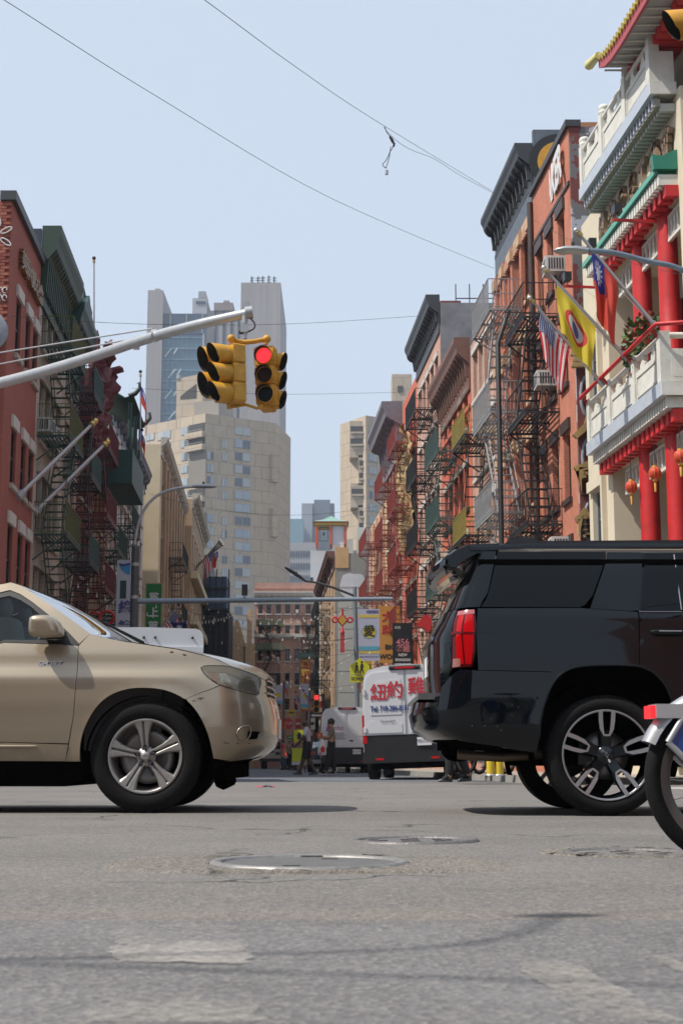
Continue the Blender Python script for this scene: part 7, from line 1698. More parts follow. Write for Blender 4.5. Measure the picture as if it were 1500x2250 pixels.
q = MB(); q.box(-1.1, 1.1, -.25, .1, .5, .62); q.build('rear_step', m_black, bt)
q = MB(); q.box(-1.0, 1.0, .2, 6.6, .45, .75); q.build('chassis', m_well, bt); loft([(5.2,[(1.1,.6),(1.1,1.6),(1.0,2.3),(.001,2.35)]), (6.4,[(1.08,.6),(1.08,1.4),(.95,1.9),(.001,1.95)]), (6.9,[(1.0,.6),(1.0,1.0),(.9,1.2),(.001,1.25)])], 'cab', MATS['box_white'], bt)
for sd in (-1, 1): simple_wheel(bt, sd*.95, 1.3, .42, .42, .3); simple_wheel(bt, sd*.95, 5.9, .42, .42, .28); q = MB(); q.box(sd*1.18, sd*1.32, 5.8, 5.9, 1.7, 2.1); q.build('mirror', m_black, bt)

# ================================================================ STREET FURNITURE
def tube_thing(name, label, cat, loc, pts, r, mat, part='pole'):
    t = thing(name, label, cat, loc); q = MB(); q.tube(pts, r, 10); q.build(part, mat, t); return t
m_pole = M('dark_steel_pole', (.09,.10,.11), .5, .4, var=.2, scale=4); m_bluegrey = M('blue_grey_steel', (.22,.27,.32), .45, .4, var=.1, scale=4)
LP = Vector((pxw(287,44), 44, .13)); t = thing('street_lamp', 'street lamp with long curved arm in front of the left-hand row', 'street lamp', LP)
q = MB(); q.lathe([(.2,0),(.18,.6),(.13,.8),(.12,6.7),(.14,6.75),(.0001,6.85)], 14); q.build('pole', m_pole, t)
ap_ = [at(a, b, 44)-LP for a, b in ((294,1215),(300,1170),(312,1130),(338,1095),(375,1076),(425,1069))]; q = MB(); q.tube(catmull(ap_, 4), .045, 8); q.build('arm', m_galv, t)
def lamp_head(root, a, b, mat=m_galv):
    a, b = Vector(a), Vector(b); d = b-a; rows = []
    for k, (f, w, h, dn) in enumerate(((0,.05,.05,.05), (.15,.08,.07,.06), (.35,.13,.08,.05), (.7,.15,.07,.05), (.92,.10,.045,.04), (1,.03,.02,.02))):
        p = a+d*f; s_ = Vector((-d.y, d.x, 0)).normalized(); rows.append([tuple(p+s_*w*cos(t_)+Vector((0,0,(h if sin(t_) > 0 else dn)*sin(t_)))) for t_ in [2*pi*i/12 for i in range(13)]])
    q = MB(); q.grid(rows); q.build('lamp_head', mat, root)
    p = a+d*.45; q = MB(); q.tube([p+Vector((0,0,.06)), p+Vector((0,0,.15))], .03, 8); q.build('photocell', m_black, root)
lamp_head(t, ap_[-1]-Vector((.02,0,0)), at(476,1069,44)-LP)
for z in (5.2, 3.9, 6.2): q = MB(); q.lathe([(.135,z-.05),(.135,z+.05)], 14); q.build('band', m_galv, t)
# straight mast arm across the side street
ma = at(300,1321,44)-LP; mb_ = at(862,1316,44)-LP
t2 = thing('signal_mast', 'straight blue grey mast arm spanning the side street at mid distance', 'signal mast', LP+Vector((.0,.0,ma.z)))
q = MB(); q.tube([(.1,0,0), mb_-Vector((0,0,ma.z))], [.085,.06], 10); q.build('mast_arm', m_bluegrey, t2)
for px in (538, 690): pass
s_ = at(538, 1297, 44); sg2 = signal('small dark traffic light standing on the straight mast arm', s_, pi, .17, nsec=2, vis=.6)
for ch in list(sg2.children)+[d for c_ in sg2.children for d in c_.children]: ch.data.materials[0] = m_fblack
q = MB(); q.tube([s_-LP-Vector((0,0,ma.z+.18)), s_-LP-Vector((0,0,ma.z+.40))], .03, 6); q.build('stub', m_bluegrey, t2)
# street lamp on the right kerb with banner and school sign
RP = Vector((pxw(788,68.5), 68.5, .13)); t = thing('street_lamp', 'leaning lamp post with banner and school crossing sign on the right kerb', 'street lamp', RP)
tp_ = at(779,1290,68.5)-RP; q = MB(); q.tube([(0,0,0), tp_], [.13,.09], 12); q.build('pole', m_bluegrey, t)
a1 = [at(780,1310,68.5)-RP, at(735,1292,68.3)-RP, at(694,1280,68)-RP]; q = MB(); q.tube(a1, .06, 8); q.build('arm', m_pole, t); lamp_head(t, at(672,1277,67.6)-RP, at(626,1246,66.5)-RP, m_pole); q = MB(); q.tube([at(694,1280,68)-RP, at(672,1277,67.6)-RP], .05, 6); q.build('arm', m_pole, t)
def board(name, label, cat, px0, px1, py0, py1, Y, mat, thick=.12, rz=0.0, par=None):
    c = at((px0+px1)/2, (py0+py1)/2, Y); w_ = (px1-px0)/3247*Y; h_ = at(0,py0,Y).z-at(0,py1,Y).z
    t = thing(name, label, cat, c); t.rotation_euler.z = rz; q = MB(); q.box(-w_/2, w_/2, -thick/2, thick/2, -h_/2, h_/2); q.build('board', mat, t); return t, w_, h_
def strip(t, x0, x1, z0, z1, mat, y=-.065, name='band'): q = MB(); q.box(x0, x1, y-.006, y, z0, z1); q.build(name, mat, t)
# banner with the love character
t, w_, h_ = board('street_banner', 'pale blue street banner with a black character on a yellow disc', 'banner', 787, 834, 1338, 1452, 68.3, M('banner_lilac', (.44,.46,.60), .7), .05)
m_by = M('banner_yellow', (.62,.48,.10), .7); m_bt = M('banner_teal', (.10,.36,.50), .7); m_bp = M('banner_navy_print', (.06,.06,.20), .7)
strip(t, -w_/2, w_/2, h_*.33, h_*.39, m_by, -.026); strip(t, -w_/2, w_/2, -h_*.36, -h_*.31, m_by, -.026); strip(t, -w_/2, w_/2, -h_*.30, -h_*.22, m_bt, -.026)
strip(t, -w_*.12, w_*.45, h_*.45, h_*.47, m_bp, -.026); strip(t, -w_*.12, w_*.45, h_*.42, h_*.435, m_bp, -.026)
for k, (r, m_) in enumerate(((.30,m_bt), (.265,M('banner_disc', (.62,.50,.04), .7)))): q = MB(); q.lathe([(.0001,-.028-.004*k),(w_*.0+r*1.15,-.028-.004*k),(r*1.15,-.024)], 24, 'y', (0,0,h_*.06), smooth=False); q.build('disc', m_, t)
text('愛', .55, M('ink_black', (.012,.012,.012), .7), t, (0,-.04,h_*.06), bold=.008, ext=.003); text('NEW CHINATOWN NYC', .10, m_bp, t, (0,-.032,-h_*.42), ext=.002, sx=.78)
# school crossing sign
c = at(790, 1468, 67.9); t = thing('road_sign', 'yellow green pentagon school crossing sign with SCHOOL plate', 'sign', c); m_fluo = M('fluorescent_yellow', (.62,.62,.02), .5); s_ = .46
q = MB(); q.prism([(-s_,-.30),(s_,-.30),(s_,.10),(0,.48),(-s_,.10)], -.01, .01); q.build('panel', m_fluo, t)
q = MB(); q.prism([(-s_,-.66),(s_,-.66),(s_,-.34),(-s_,-.34)], -.01, .01); q.build('plate', m_fluo, t); text('SCHOOL', .20, m_fblack, t, (0,-.014,-.50), bold=.006, ext=.002)
for k, (x, sc2) in enumerate(((-.14,.85), (.10,1.0))):
    q = MB(); q.prism([(x+a*sc2, b*sc2-.02) for a, b in ((-.05,.22),(.05,.22),(.09,.05),(.04,.04),(.10,-.22),(.05,-.24),(0,-.06),(-.07,-.24),(-.12,-.22),(-.05,.04),(-.09,.02))], -.016, -.011); q.disc((x, -.014, .30*sc2-.02), .055*sc2, 'y', 12); q.build('walker', m_fblack, t)
q = MB(); q.tube([(-.3,-.008,-.32),(.3,-.008,-.32)], .006, 4); q.build('border', m_fblack, t)
# BIG WONG signboard, black restaurant sign, red knot
t, w_, h_ = board('shop_sign', 'orange restaurant sign with red characters and the words BIG WONG', 'sign', 830, 879, 1332, 1456, 73.0, M('orange_sign', (.56,.27,.05), .6, var=.08, scale=4), .2)
m_srd = M('signage_red', (.45,.02,.015), .6)
text('大', .56, m_srd, t, (-.08,-.105,h_*.30), bold=.02, ext=.004); text('旺', .56, m_srd, t, (-.08,-.105,h_*.06), bold=.02, ext=.004); text('BIG', .34, m_fblack, t, (.05,-.105,-h_*.23), bold=.014, ext=.004); text('WONG', .34, m_fblack, t, (.08,-.105,-h_*.40), bold=.014, ext=.004)
q = MB(); q.bar((w_/2,0,h_*.4), (w_/2+.9,0,h_*.4), .05); q.bar((w_/2,0,-h_*.4), (w_/2+.9,0,-h_*.4), .05); q.build('bracket', m_fblack, t)
t, w_, h_ = board('shop_sign', 'black restaurant sign with red outlined figures 456', 'sign', 862, 906, 1369, 1476, 66.0, M('black_sign', (.008,.008,.01), .4), .2)
m_wht = M('sign_white', (.65,.64,.62), .6)
for tx, sz, z, m_, sx in (('456', .40, .10, m_wht, 1), ('餐館', .34, -.04, m_wht, 1), ('NEW', .17, -.16, m_wht, 1), ('SHANGHAI', .17, -.26, m_wht, .8), ('RESTAURANT', .17, -.36, m_wht, .68)):
    text(tx, sz, M('sign_pink', (.62,.20,.22), .6) if sz > .3 else m_, t, (0,-.105,h_*z), bold=.004, ext=.002, sx=sx)
text('食館', .14, m_wht, t, (-w_*.25,-.105,h_*.40), ext=.002)
q = MB(); q.bar((w_/2,0,h_*.4), (w_/2+1.0,0,h_*.4), .05); q.build('bracket', m_fblack, t)
kc = at(752, 1363, 70); t = thing('knot_ornament', 'big red Chinese knot ornament with gold diamond and long tassel', 'ornament', kc); m_kr = M('knot_red', (.52,.015,.02), .6); m_kg = M('knot_gold', (.55,.33,.04), .6)
q = MB(); q.prism([(0,.25),(.2,0),(0,-.25),(-.2,0)], -.05, .05); q.build('diamond', m_kg, t)
for sd in (-1, 1): q = MB(); q.tube([(sd*(.36+.13*cos(a*.524)), 0, .02+.12*sin(a*.524)) for a in range(13)], .045, 8); q.build('loop', m_kr, t)
q = MB(); q.tube([(0,0,.27),(.24,0,0),(0,0,-.27),(-.24,0,0),(0,0,.27)], .05, 8); q.build('frame', m_kr, t); q = MB(); q.tube([(0,0,.27),(0,0,.55)], .05, 8); q.build('hanger', m_kr, t)
q = MB(); q.lathe([(.03,-.27),(.07,-.5),(.11,-.56),(.11,-.62)], 10); q.build('cap', m_kr, t)
for x in (-.05, .05): q = MB(); q.box(x-.045, x+.045, -.05, .05, -1.55, -.62); q.build('tassel', m_kr, t)
# red fish-shaped sign by the black SUV
c = at(935, 1368, 52); t = thing('shop_sign', 'curved red shop sign beside the rear of the black SUV', 'sign', c); q = MB(); q.prism([(a/3247*52*1.0, -b/3247*52) for a, b in ((-14,-4),(-4,-16),(4,-18),(12,-10),(14,0),(10,18),(2,22),(-6,12),(-18,10),(-20,4))], -.08, .08); q.build('board', m_kr, t); q = MB(); q.tube([(.15,0,.1),(.7,0,.15)], .03, 6); q.build('bracket', m_fblack, t)
# left-hand vertical signs
t, w_, h_ = board('shop_sign', 'green vertical sign with white Chinese characters on the left row', 'sign', 321, 355, 1283, 1420, 62.0, M('sign_green', (.008,.17,.03), .5), .15)
q = MB(); q.box(-w_/2-.05, w_/2+.05, -.06, .06, -h_/2-.04, h_/2+.04); q.build('frame', M('frame_gilt', (.42,.33,.16), .5), t)
for ch, z in (('萬', .27), ('上', .03), ('萬', -.19)): text(ch, .42, m_wht, t, (0,-.082,h_*z), bold=.018, ext=.003)
t, w_, h_ = board('shop_sign', 'white vertical sign with blue wave emblem behind the left lamp post', 'sign', 256, 300, 1231, 1420, 50.0, M('sign_offwhite', (.47,.48,.54), .6), .2)
q = MB(); q.prism([(-.28,h_*.46),(.12,h_*.46),(.12,h_*.33),(.0,h_*.335),(-.16,h_*.38)], -.112, -.102); q.build('wave_emblem', M('emblem_blue', (.03,.25,.50), .5), t); q = MB(); q.tube([(-.26,-.115,h_*.455),(-.1,-.115,h_*.44),(.1,-.115,h_*.46)], .035, 6); q.build('wave_crest', m_bp, t)
strip(t, -.22, .0, h_*.05, h_*.26, m_cor_teal, -.102, 'dark_panel')
for ch, z in (('總', -.06), ('第', -.29)): text(ch, .46, m_bp, t, (-.02,-.11,h_*z), bold=.018, ext=.003)
for px, r, lb in ((235,.26,'round red ring sign on the dark left row'), (208,.2,'smaller red ring sign partly hidden at the left row')):
    c = at(px, 1357, 49.5); t = thing('shop_sign', lb, 'sign', c); q = MB(); q.tube([(r*cos(a*pi/14), 0, r*.85*sin(a*pi/14)) for a in range(29)], .045, 8, cap=False); q.build('ring', M('red_enamel', (.5,.012,.012), .4), t); q = MB(); q.tube([(-r-.0,0,0),(-.9,0,0)], .025, 6); q.build('bracket', m_fblack, t)
# tall red sign far down the street
t, w_, h_ = board('shop_sign', 'tall red sign with gold characters under a small green roof', 'sign', 661, 681, 1448, 1512, 98.0, M('deep_red_sign', (.30,.02,.015), .6), .25)
for ch, z in (('廣', .33), ('聯', .0), ('興', -.33)): text(ch, .62, M('gold_lettering', (.55,.35,.04), .5), t, (0,-.13,h_*z), bold=.02, ext=.004)
q = MB(); q.prism([(-.8,h_/2+.05),(.8,h_/2+.05),(.35,h_/2+.4),(-.35,h_/2+.4)], -.3, .3); q.build('roof', m_cor_teal, t)
t, w_, h_ = board('shop_sign', 'narrow brown shop sign with gold lettering far down the street', 'sign', 660, 697, 1552, 1563, 96.0, M('brown_sign', (.30,.09,.03), .6), .2); strip(t, -w_*.4, w_*.4, -h_*.15, h_*.15, MATS['gold_lettering'], -.101)
for px, py0, py1, lb in ((612,1508,1546,'small lilac street banner far down the street on the left'), (669,1502,1556,'small lilac street banner below the tall red sign')):
    t, w_, h_ = board('street_banner', lb, 'banner', px-9, px+9, py0, py1, 92, MATS['banner_lilac'], .05); strip(t, -w_/2, w_/2, -h_*.48, -h_*.34, m_bt, -.026); q = MB(); q.lathe([(.0001,-.03),(w_*.32,-.03)], 16, 'y', (0,0,0), smooth=False); q.build('disc', MATS['banner_disc'], t)
    q = MB(); q.tube([(w_/2+.08,0,-at(0,py1,92).z+.0-h_/2+.0 if False else -(at(px,(py0+py1)/2,92).z)), (w_/2+.08,0,h_/2+.3)], .06, 8); q.build('pole', m_pole, t)
for k, (c_, nm, px, py, w2, h2, Y) in enumerate((((.5,.36,.05),'yellow',640,1566,16,14,104), ((.42,.03,.03),'dark red',655,1590,12,22,106), ((.05,.22,.10),'green',640,1620,18,8,100), ((.55,.53,.5),'white',686,1590,12,26,100), ((.45,.03,.04),'crimson',704,1560,10,40,96), ((.08,.12,.30),'navy',664,1612,14,9,102), ((.55,.20,.05),'orange',706,1618,16,10,92), ((.5,.48,.4),'cream',800,1510,14,30,80), ((.5,.34,.03),'mustard',806,1465,22,40,79))):
    t, w_, h_ = board('shop_sign', 'small '+nm+' shop sign among the distant shopfronts', 'sign', px-w2/2, px+w2/2, py-h2/2, py+h2/2, Y, M('sign_'+nm.replace(' ', '_'), c_, .6), .15); strip(t, -w_*.35, w_*.35, -h_*.12, h_*.12, m_fblack if c_[0] > .47 else M('sign_pale', (.6,.55,.4), .6), -.076)
c = at(695, 1546, 88); signal('small red traffic light far down the street', c, 0, .36, lit=0, vis=.3, lensr=.42); q = MB(); 
t = tube_thing('signal_post', 'black post under the small distant red traffic light', 'signal post', (c.x+.4, c.y+.1, 0), [(0,0,0),(0,0,c.z+.6)], .07, m_fblack); q = MB(); q.bar((0,0,c.z+.5), (-.4,-.1,c.z+.5), .05); q.build('arm', m_fblack, t)
c = at(697, 1572, 86); t = thing('road_sign', 'black one-way arrow sign near the distant traffic light', 'sign', c); q = MB(); q.box(-.42, .42, -.01, .01, -.15, .15); q.build('panel', m_fblack, t); q = MB(); q.prism([(-.38,0),(-.2,.1),(-.2,.05),(.36,.05),(.36,-.05),(-.2,-.05),(-.2,-.1)], -.016, -.011); q.build('arrow', m_wht, t); q = MB(); q.tube([(-.5,.03,-c.z),(-.5,.03,.3)], .03, 6); q.build('post', m_galv, t); q = MB(); q.bar((-.5,.03,.0),(-.4,.01,0),.03); q.build('clamp', m_galv, t)
c = at(632, 1590, 100); t = thing('road_sign', 'red octagonal stop sign far down the street', 'sign', c); q = MB(); q.prism([(.4*cos(a*pi/4+pi/8), .4*sin(a*pi/4+pi/8)) for a in range(8)], -.01, .01); q.build('panel', M('stop_red', (.42,.02,.02), .5), t); text('STOP', .26, m_wht, t, (0,-.014,0), ext=.002); q = MB(); q.tube([(0,.04,-c.z),(0,.04,.3)], .035, 6); q.build('post', m_galv, t)
c = at(617, 1592, 98); t = thing('awning_sign', 'bright orange work sign beside the stop sign', 'sign', c); q = MB(); q.prism([(-.32,-.35),(.32,-.35),(.36,.1),(.2,.35),(-.2,.35),(-.36,.1)], -.03, .03); q.build('panel', M('safety_orange', (.75,.16,.06), .5), t); q = MB(); q.tube([(0,.05,-c.z),(0,.05,.2)], .03, 6); q.build('post', m_galv, t)
c = Vector((pxw(657,62), 62, 0)); t = thing('street_stand', 'yellow advertising stand behind the man in the grey shirt', 'stand', c); 
q = MB(); q.box(-.3, .3, -.05, .05, .45, 1.0); q.build('panel', m_fluo, t); q = MB(); q.box(-.24, .24, -.04, .06, 1.25, 1.75); q.build('panel', m_fluo, t); q = MB(); q.prism([(-.06,1.35),(.06,1.35),(.1,1.55),(0,1.68),(-.1,1.55)], -.047, -.041); q.build('symbol', m_fblack, t)
for x in (-.25, .25): q = MB(); q.tube([(x,.06,0),(x,.06,1.75)], .02, 6); q.build('leg', m_fblack, t)
q = MB(); q.box(-.3, .3, -.3, .2, .30, .44); q.build('base', m_wht, t)
# bollards, barrier, litter
m_boll = M('bollard_yellow', (.60,.42,.02), .5, var=.15, scale=7, dirt=.35)
for px, lb in ((1077,'yellow steel bollard under the rear of the black SUV, left one of the pair'), (1096,'yellow steel bollard under the rear of the black SUV, right one of the pair')):
    c = Vector((pxw(px,28.3), 28.3, .13)); t = thing('bollard', lb, 'bollard', c, 'yellow bollards on the right kerb'); q = MB(); q.lathe([(.08,0),(.08,.95),(.06,1.0),(.0001,1.02)], 16); q.build('post', m_boll, t); q = MB(); q.lathe([(.12,0),(.12,.02),(.081,.03)], 16); q.build('base', m_galv, t)
c = Vector((pxw(150,31.5), 31.5, 0)); t = thing('barrier', 'blue sawhorse barrier glimpsed under the beige SUV', 'barrier', c); m_bb = M('barrier_blue', (.02,.09,.30), .5)
q = MB(); q.box(-.6, .6, -.03, .03, .55, .78); q.build('plank', m_bb, t)
for x in (-.3, .28):
    for sd in (-1, 1): q = MB(); q.bar((x-.04, 0, .7), (x+.02, sd*.25, 0), .09, .05); q.build('leg', m_bb, t)
c = G(585, 1730); t = thing('litter', 'crumpled red and purple flyer lying on the road', 'litter', c); q = MB(); q.grid([[(x, y, .012+.012*sin(x*60+y*40)+.01*random.random()) for x in (-.16,-.08,0,.07,.14)] for y in (-.1,0,.1)], False); q.build('sheet', M('flyer', (.35,.06,.07), .6), t); q = MB(); q.add([(-.05,-.03,.03),(.04,-.04,.035),(.06,.05,.03),(-.03,.06,.04)], [(0,1,2,3)]); q.build('torn_corner', M('flyer_purple', (.10,.04,.18), .6), t)
# small hanging flags
fp_ = [('red and blue flag on a tall pole at the left row', (309,846,57), (311,888,57), m_roc, 1.4), ('small red flag below the tall pole flag on the left row', (312,952,57), (310,978,57), m_roc, .8),
       ('stars and stripes flag above the box truck', (382,1340,60), (355,1378,60), m_us, 1.0), ('blue flag with white sun above the box truck', (405,1367,58), (372,1368,58), m_rocb, .45),
       ('tiny stars and stripes flag far down the street, left of two', (652,1527,90), (648,1545,90), m_us, .8), ('tiny stars and stripes flag far down the street, right of two', (670,1522,88), (677,1540,88), m_us, .8), ('tiny red flag far down the street', (624,1500,90), (626,1520,90), m_roc, .7)]
for lb, a, b, m_, fl in fp_: flag(lb, at(*a), at(*b), fl, m_, (.8,-.1,-.6) if a[1] > 1000 else (.55,-.1,-.75), hash(lb) % 97, fold=.05, droop=.5, nu=8, nv=10)
for lb, a, b in (('slim white flagpole with ball above the left roofs', (309,1010,57.05), (309,822,57.05)), ('slim bare rooftop flagpole above the green cornice', (207,735,50), (207,572,50)), ('short flagpole holding the red flag low on the left row', (306,988,57.05), (312,946,57.05)), ('slanted flagpole above the box truck', (352,1382,60), (392,1330,60)),
                 ('short pole of the tiny left striped flag', (655,1562,90), (650,1522,90)), ('short pole of the tiny right striped flag', (682,1555,88), (667,1518,88))):
    flagpole(lb, at(*a), at(*b), .035, .028, m_black, .07)
for k in range(3): a, b = at(430+4*k, 1250-6*k, 105), at(482+3*k, 1190+4*k, 102); flagpole(('lowest','middle','upper')[k]+' of the three white poles leaning from the distant grey house', a, b, .07, .05, m_silver, .1)
flag('striped flag on the leaning white poles', at(470,1205,102.5), at(445,1236,104), 1.2, m_us, (.6,0,-.8), 4, fold=.08, droop=.3, nu=8, nv=10); flag('red flag on the leaning white poles', at(478,1210,102.5), at(468,1222,103), 1.0, m_roc, (.1,0,-1), 6, fold=.08, droop=.3, nu=8, nv=10)

# ================================================================ WIRES AND STRING LIGHTS
m_wire = M('black_wire', (.02,.02,.022), .7)
def wire(label, pts, r=.005, name='overhead_wire', sag=0):
    P = [at(*p) for p in pts]; t = P[0]; Q = catmull([p-t for p in P], 6); q = MB(); q.tube(Q, r, 5); o = q.build(name, m_wire, None); o.location = t; tag(o, label, 'wire'); return o
wire('long overhead wire crossing the sky from the top left to the right-hand roofs', [(-150,-95,16), (10,0,17), (350,215,22), (730,437,30), (1085,590,41.5)])
wire('upper overhead wire from the top centre to the black cornice', [(300,-105,15), (450,0,17), (640,140,22), (820,262,28), (1080,420,40)])
wire('second strand looping below the upper overhead wire', [(842,280,28.6), (872,310,29.4), (905,330,30.6), (955,350,33), (1010,385,36.5), (1082,424,40)], .005)
wire('wire continuing from the black cornice past the temple lamps', [(1080,420,40), (1200,500,34), (1330,560,28), (1500,605,24), (1600,630,22)], .004)
wire('thin wire across the street below the traffic lights', [(290,853,58), (600,866,60), (870,862,66)], .007); wire('thin wire crossing behind the traffic light mast', [(0,693,36.2), (310,712,42), (630,712,50), (925,694,58)], .007)
cc_ = at(845, 278, 28.6); t = thing('dangling_cable', 'tangled cable end with a small can dangling in the sky', 'cable', cc_)
pp = [(845,278),(850,292),(862,305),(865,318),(856,335),(848,352),(840,362),(848,370)]; q = MB(); q.tube(catmull([at(a,b,28.6)-cc_ for a, b in pp], 4), .009, 5); q.build('loop', m_wire, t)
q = MB(); q.tube([at(a,b,28.6)-cc_ for a, b in ((856,300),(862,312),(866,316),(864,322))], .025, 6); q.build('clamp', m_wire, t); q = MB(); q.tube([at(a,b,28.6)-cc_ for a, b in ((858,322),(855,345),(852,356),(847,370))], .008, 5); q.build('tail', m_wire, t)
a = at(849,379,28.6)-cc_; q = MB(); q.tube([a+Vector((0,0,.045)), a-Vector((0,0,.045))], .035, 10); q.build('can', m_galv, t)
m_bulb = M('string_bulb', (.65,.63,.58), .3)
strs = [(.0, (330,1085,70), (880,1100,74)), (0, (300,1330,60), (850,1388,72)), (1, (250,1300,52), (760,1340,90)), (1, (440,1330,100), (840,1320,78)), (1, (420,1380,80), (860,1420,66)), (1, (300,1285,58), (800,1400,70)), (1, (500,1440,90), (800,1500,68)), (1, (480,1480,80), (790,1430,68)), (1, (520,1400,100), (830,1470,70)), (1, (150,1270,44), (520,1345,95)), (1, (560,1350,100), (850,1290,74)), (1, (640,1395,100), (880,1345,70))]
wd = ['highest', 'second', 'third', 'fourth', 'fifth', 'sixth', 'seventh', 'eighth', 'ninth', 'tenth', 'eleventh', 'lowest']
for k, (bl, a, b) in enumerate(strs):
    A, Bq = at(*a), at(*b); t = thing('string_lights', 'string of small bulbs hung across the side street', 'string lights', A, 'strings of bulbs across the side street'); V_ = Bq-A; N = 24
    P = [V_*(i/N)-Vector((0,0,.9*4*(i/N)*(1-i/N))) for i in range(N+1)]; q = MB(); q.tube(P, .007, 4); q.build('cable', m_wire, t)
    if bl:
        n = int(V_.length/1.5); q = MB()
        for j in range(1, n):
            f = j/n; p = V_*f-Vector((0,0,.9*4*f*(1-f)+.12)); q.ball(p, .035, 6, 5, (1,1,1.3)); q.tube([p+Vector((0,0,.04)), p+Vector((0,0,.12))], .014, 4)
        o = q.build('bulbs', m_bulb, t); o['kind'] = 'stuff'
# cobra-head lamp in front of the temple
LB = Vector((7.6, 25.9, .13)); t = thing('street_lamp', 'cobra-head street lamp reaching in front of the temple flags', 'street lamp', LB); tip = at(1216, 551, 24); hd = at(1292, 551, 24)
q = MB(); q.lathe([(.2,0),(.18,.6),(.12,.8),(.09,8.6),(.0001,8.7)], 14); q.build('pole', m_bluegrey, t)
q = MB(); q.tube(catmull([Vector((0,0,8.0)), Vector((-.25,-.25,8.5)), at(1500,594,24.6)-LB, at(1420,574,24.4)-LB, at(1350,556,24.2)-LB, hd-LB], 4), .05, 8); q.build('arm', m_bluegrey, t); lamp_head(t, hd-LB, tip-LB)

# ================================================================ BICYCLES
m_cblue = M('bike_blue', (.01,.055,.24), .35, coat=.5); m_bsilver = M('bike_silver', (.50,.51,.53), .35, .6); m_bdark = M('bike_dark_frame', (.03,.035,.04), .45)
def bicycle(label, loc, rz, txt=False, grp=None, R=.33):
    t = thing('share_bicycle', label, 'bicycle', loc, grp); t.rotation_euler.z = rz
    for k, x in enumerate((0, 1.08)):
        q = MB(); q.lathe([(R-.055,-.012),(R-.045,-.026),(R-.02,-.028),(R,-.012),(R+.002,0),(R,.012),(R-.02,.028),(R-.045,.026),(R-.055,.012)], 64, 'y', (x,0,R)); w_ = q.build('wheel', m_tyre, t)
        q = MB(); q.lathe([(R-.05,-.016),(R-.085,-.013),(R-.09,0),(R-.085,.013),(R-.05,.016)], 64, 'y', (x,0,R)); q.build('rim', M('bike_rim', (.16,.15,.14), .4, .6), w_)
        q = MB(); q.tube([(x,-.06,R),(x,.06,R)], .035, 12); q.build('hub', m_bsilver, w_)
        for j in range(18): a = 2*pi*j/18; q = MB(); q.tube([(x+.03*cos(a+.6), .025*(-1)**j, R+.03*sin(a+.6)), (x+(R-.085)*cos(a), 0, R+(R-.085)*sin(a))], .0018, 4); q.build('spoke', m_bsilver, w_)
        q = MB(); a0, a1 = (radians(156), radians(35)) if k == 0 else (radians(165), radians(50)); rows = []
        for i in range(17):
            a = a0+(a1-a0)*i/16; rows.append([(x+(R+.03-dr)*cos(a), yy, R+(R+.03-dr)*sin(a)) for yy, dr in ((-.045,.035),(-.04,.008),(-.02,-.002),(.02,-.002),(.04,.008),(.045,.035))])
        q.grid(rows); q.build('mudguard', m_bsilver, t)
    for sd in (-1, 1):                    # blue skirt guards over the rear wheel
        a = [(R+.012)*1.0]; pts = [(-.225,R+.13),(-.165,R+.225),(-.08,R+.30),(.04,R+.335),(.2,R+.29),(.22,R+.05),(.0,R-.04),(-.155,R+.06)]
        q = MB(); q.prism(pts, sd*.05-.006, sd*.05+.006); g_ = q.build('skirt_guard', m_cblue, t); q = MB(); q.tube([(x, sd*.05, z) for x, z in pts+[pts[0]]], .012, 6); q.build('guard_trim', m_bsilver, g_)
        if txt and sd == -1: text('citi', .15, m_wht, t, (.03, -.066, R+.16), bold=.004, ext=.002)
    q = MB(); q.box(-.265, -.08, -.06, .06, R+.215, R+.265); q.build('rear_carrier', m_bsilver, t); q = MB(); q.box(-.283, -.265, -.05, .05, R+.215, R+.26); q.build('tail_light', M('bike_tail_red', (.5,.01,.015), .3, emit=(1,.03,.04), est=.6), t)
    q = MB(); q.tube([(0,.07,R),(.42,.04,.32),(.42,0,.30)], .018, 8); q.tube([(0,-.07,R),(.42,-.04,.32),(.42,0,.30)], .018, 8); q.tube([(.42,0,.30),(.36,0,.75)], .03, 8); q.tube([(.42,0,.32),(.72,0,.40),(.92,0,.72)], .045, 10); q.build('frame', m_bdark, t)
    q = MB(); q.tube([(.36,0,.7),(.33,0,.96)], .014, 8); q.build('seat_post', m_bsilver, t); q = MB(); q.smooth = True; q.ball((.30,0,.98), .13, 12, 8, (1.1,.75,.35)); q.build('saddle', m_black, t)
    for sd in (-1, 1): q = MB(); q.tube([(1.08,sd*.06,R),(1.0,sd*.05,.66),(.95,0,.72)], .014, 6); q.build('fork_blade', m_bdark, t)
    q = MB(); q.tube([(.94,0,.70),(.86,0,1.05)], .02, 8); q.tube([(.74,-.30,1.08),(.86,-.18,1.08),(.88,0,1.06),(.86,.18,1.08),(.74,.30,1.08)], .014, 8); q.build('handlebar', m_bdark, t)
    q = MB(); q.prism([(.95,.82),(1.18,.84),(1.22,1.05),(.93,1.03)], -.15, .15); q.build('front_carrier', m_cblue, t)
    q = MB(); q.tube([(.42,-.09,.30),(.42,.09,.30)], .02, 8); q.tube([(.42,-.1,.30),(.36,-.1,.16)], .012, 6); q.tube([(.42,.1,.30),(.48,.1,.44)], .012, 6); q.build('crank', m_bsilver, t)
    for p in ((.36,-.15,.15), (.48,.15,.45)): q = MB(); q.box(p[0]-.045, p[0]+.045, p[1]-.045, p[1]+.045, p[2]-.01, p[2]+.01); q.build('pedal', m_black, t)
    return t
by = 5.3; bike = bicycle('blue share bicycle entering at the right edge with a red tail light', (pxw(1597,by), by, 0), radians(2), True, R=.30)
bx_ = 2.75
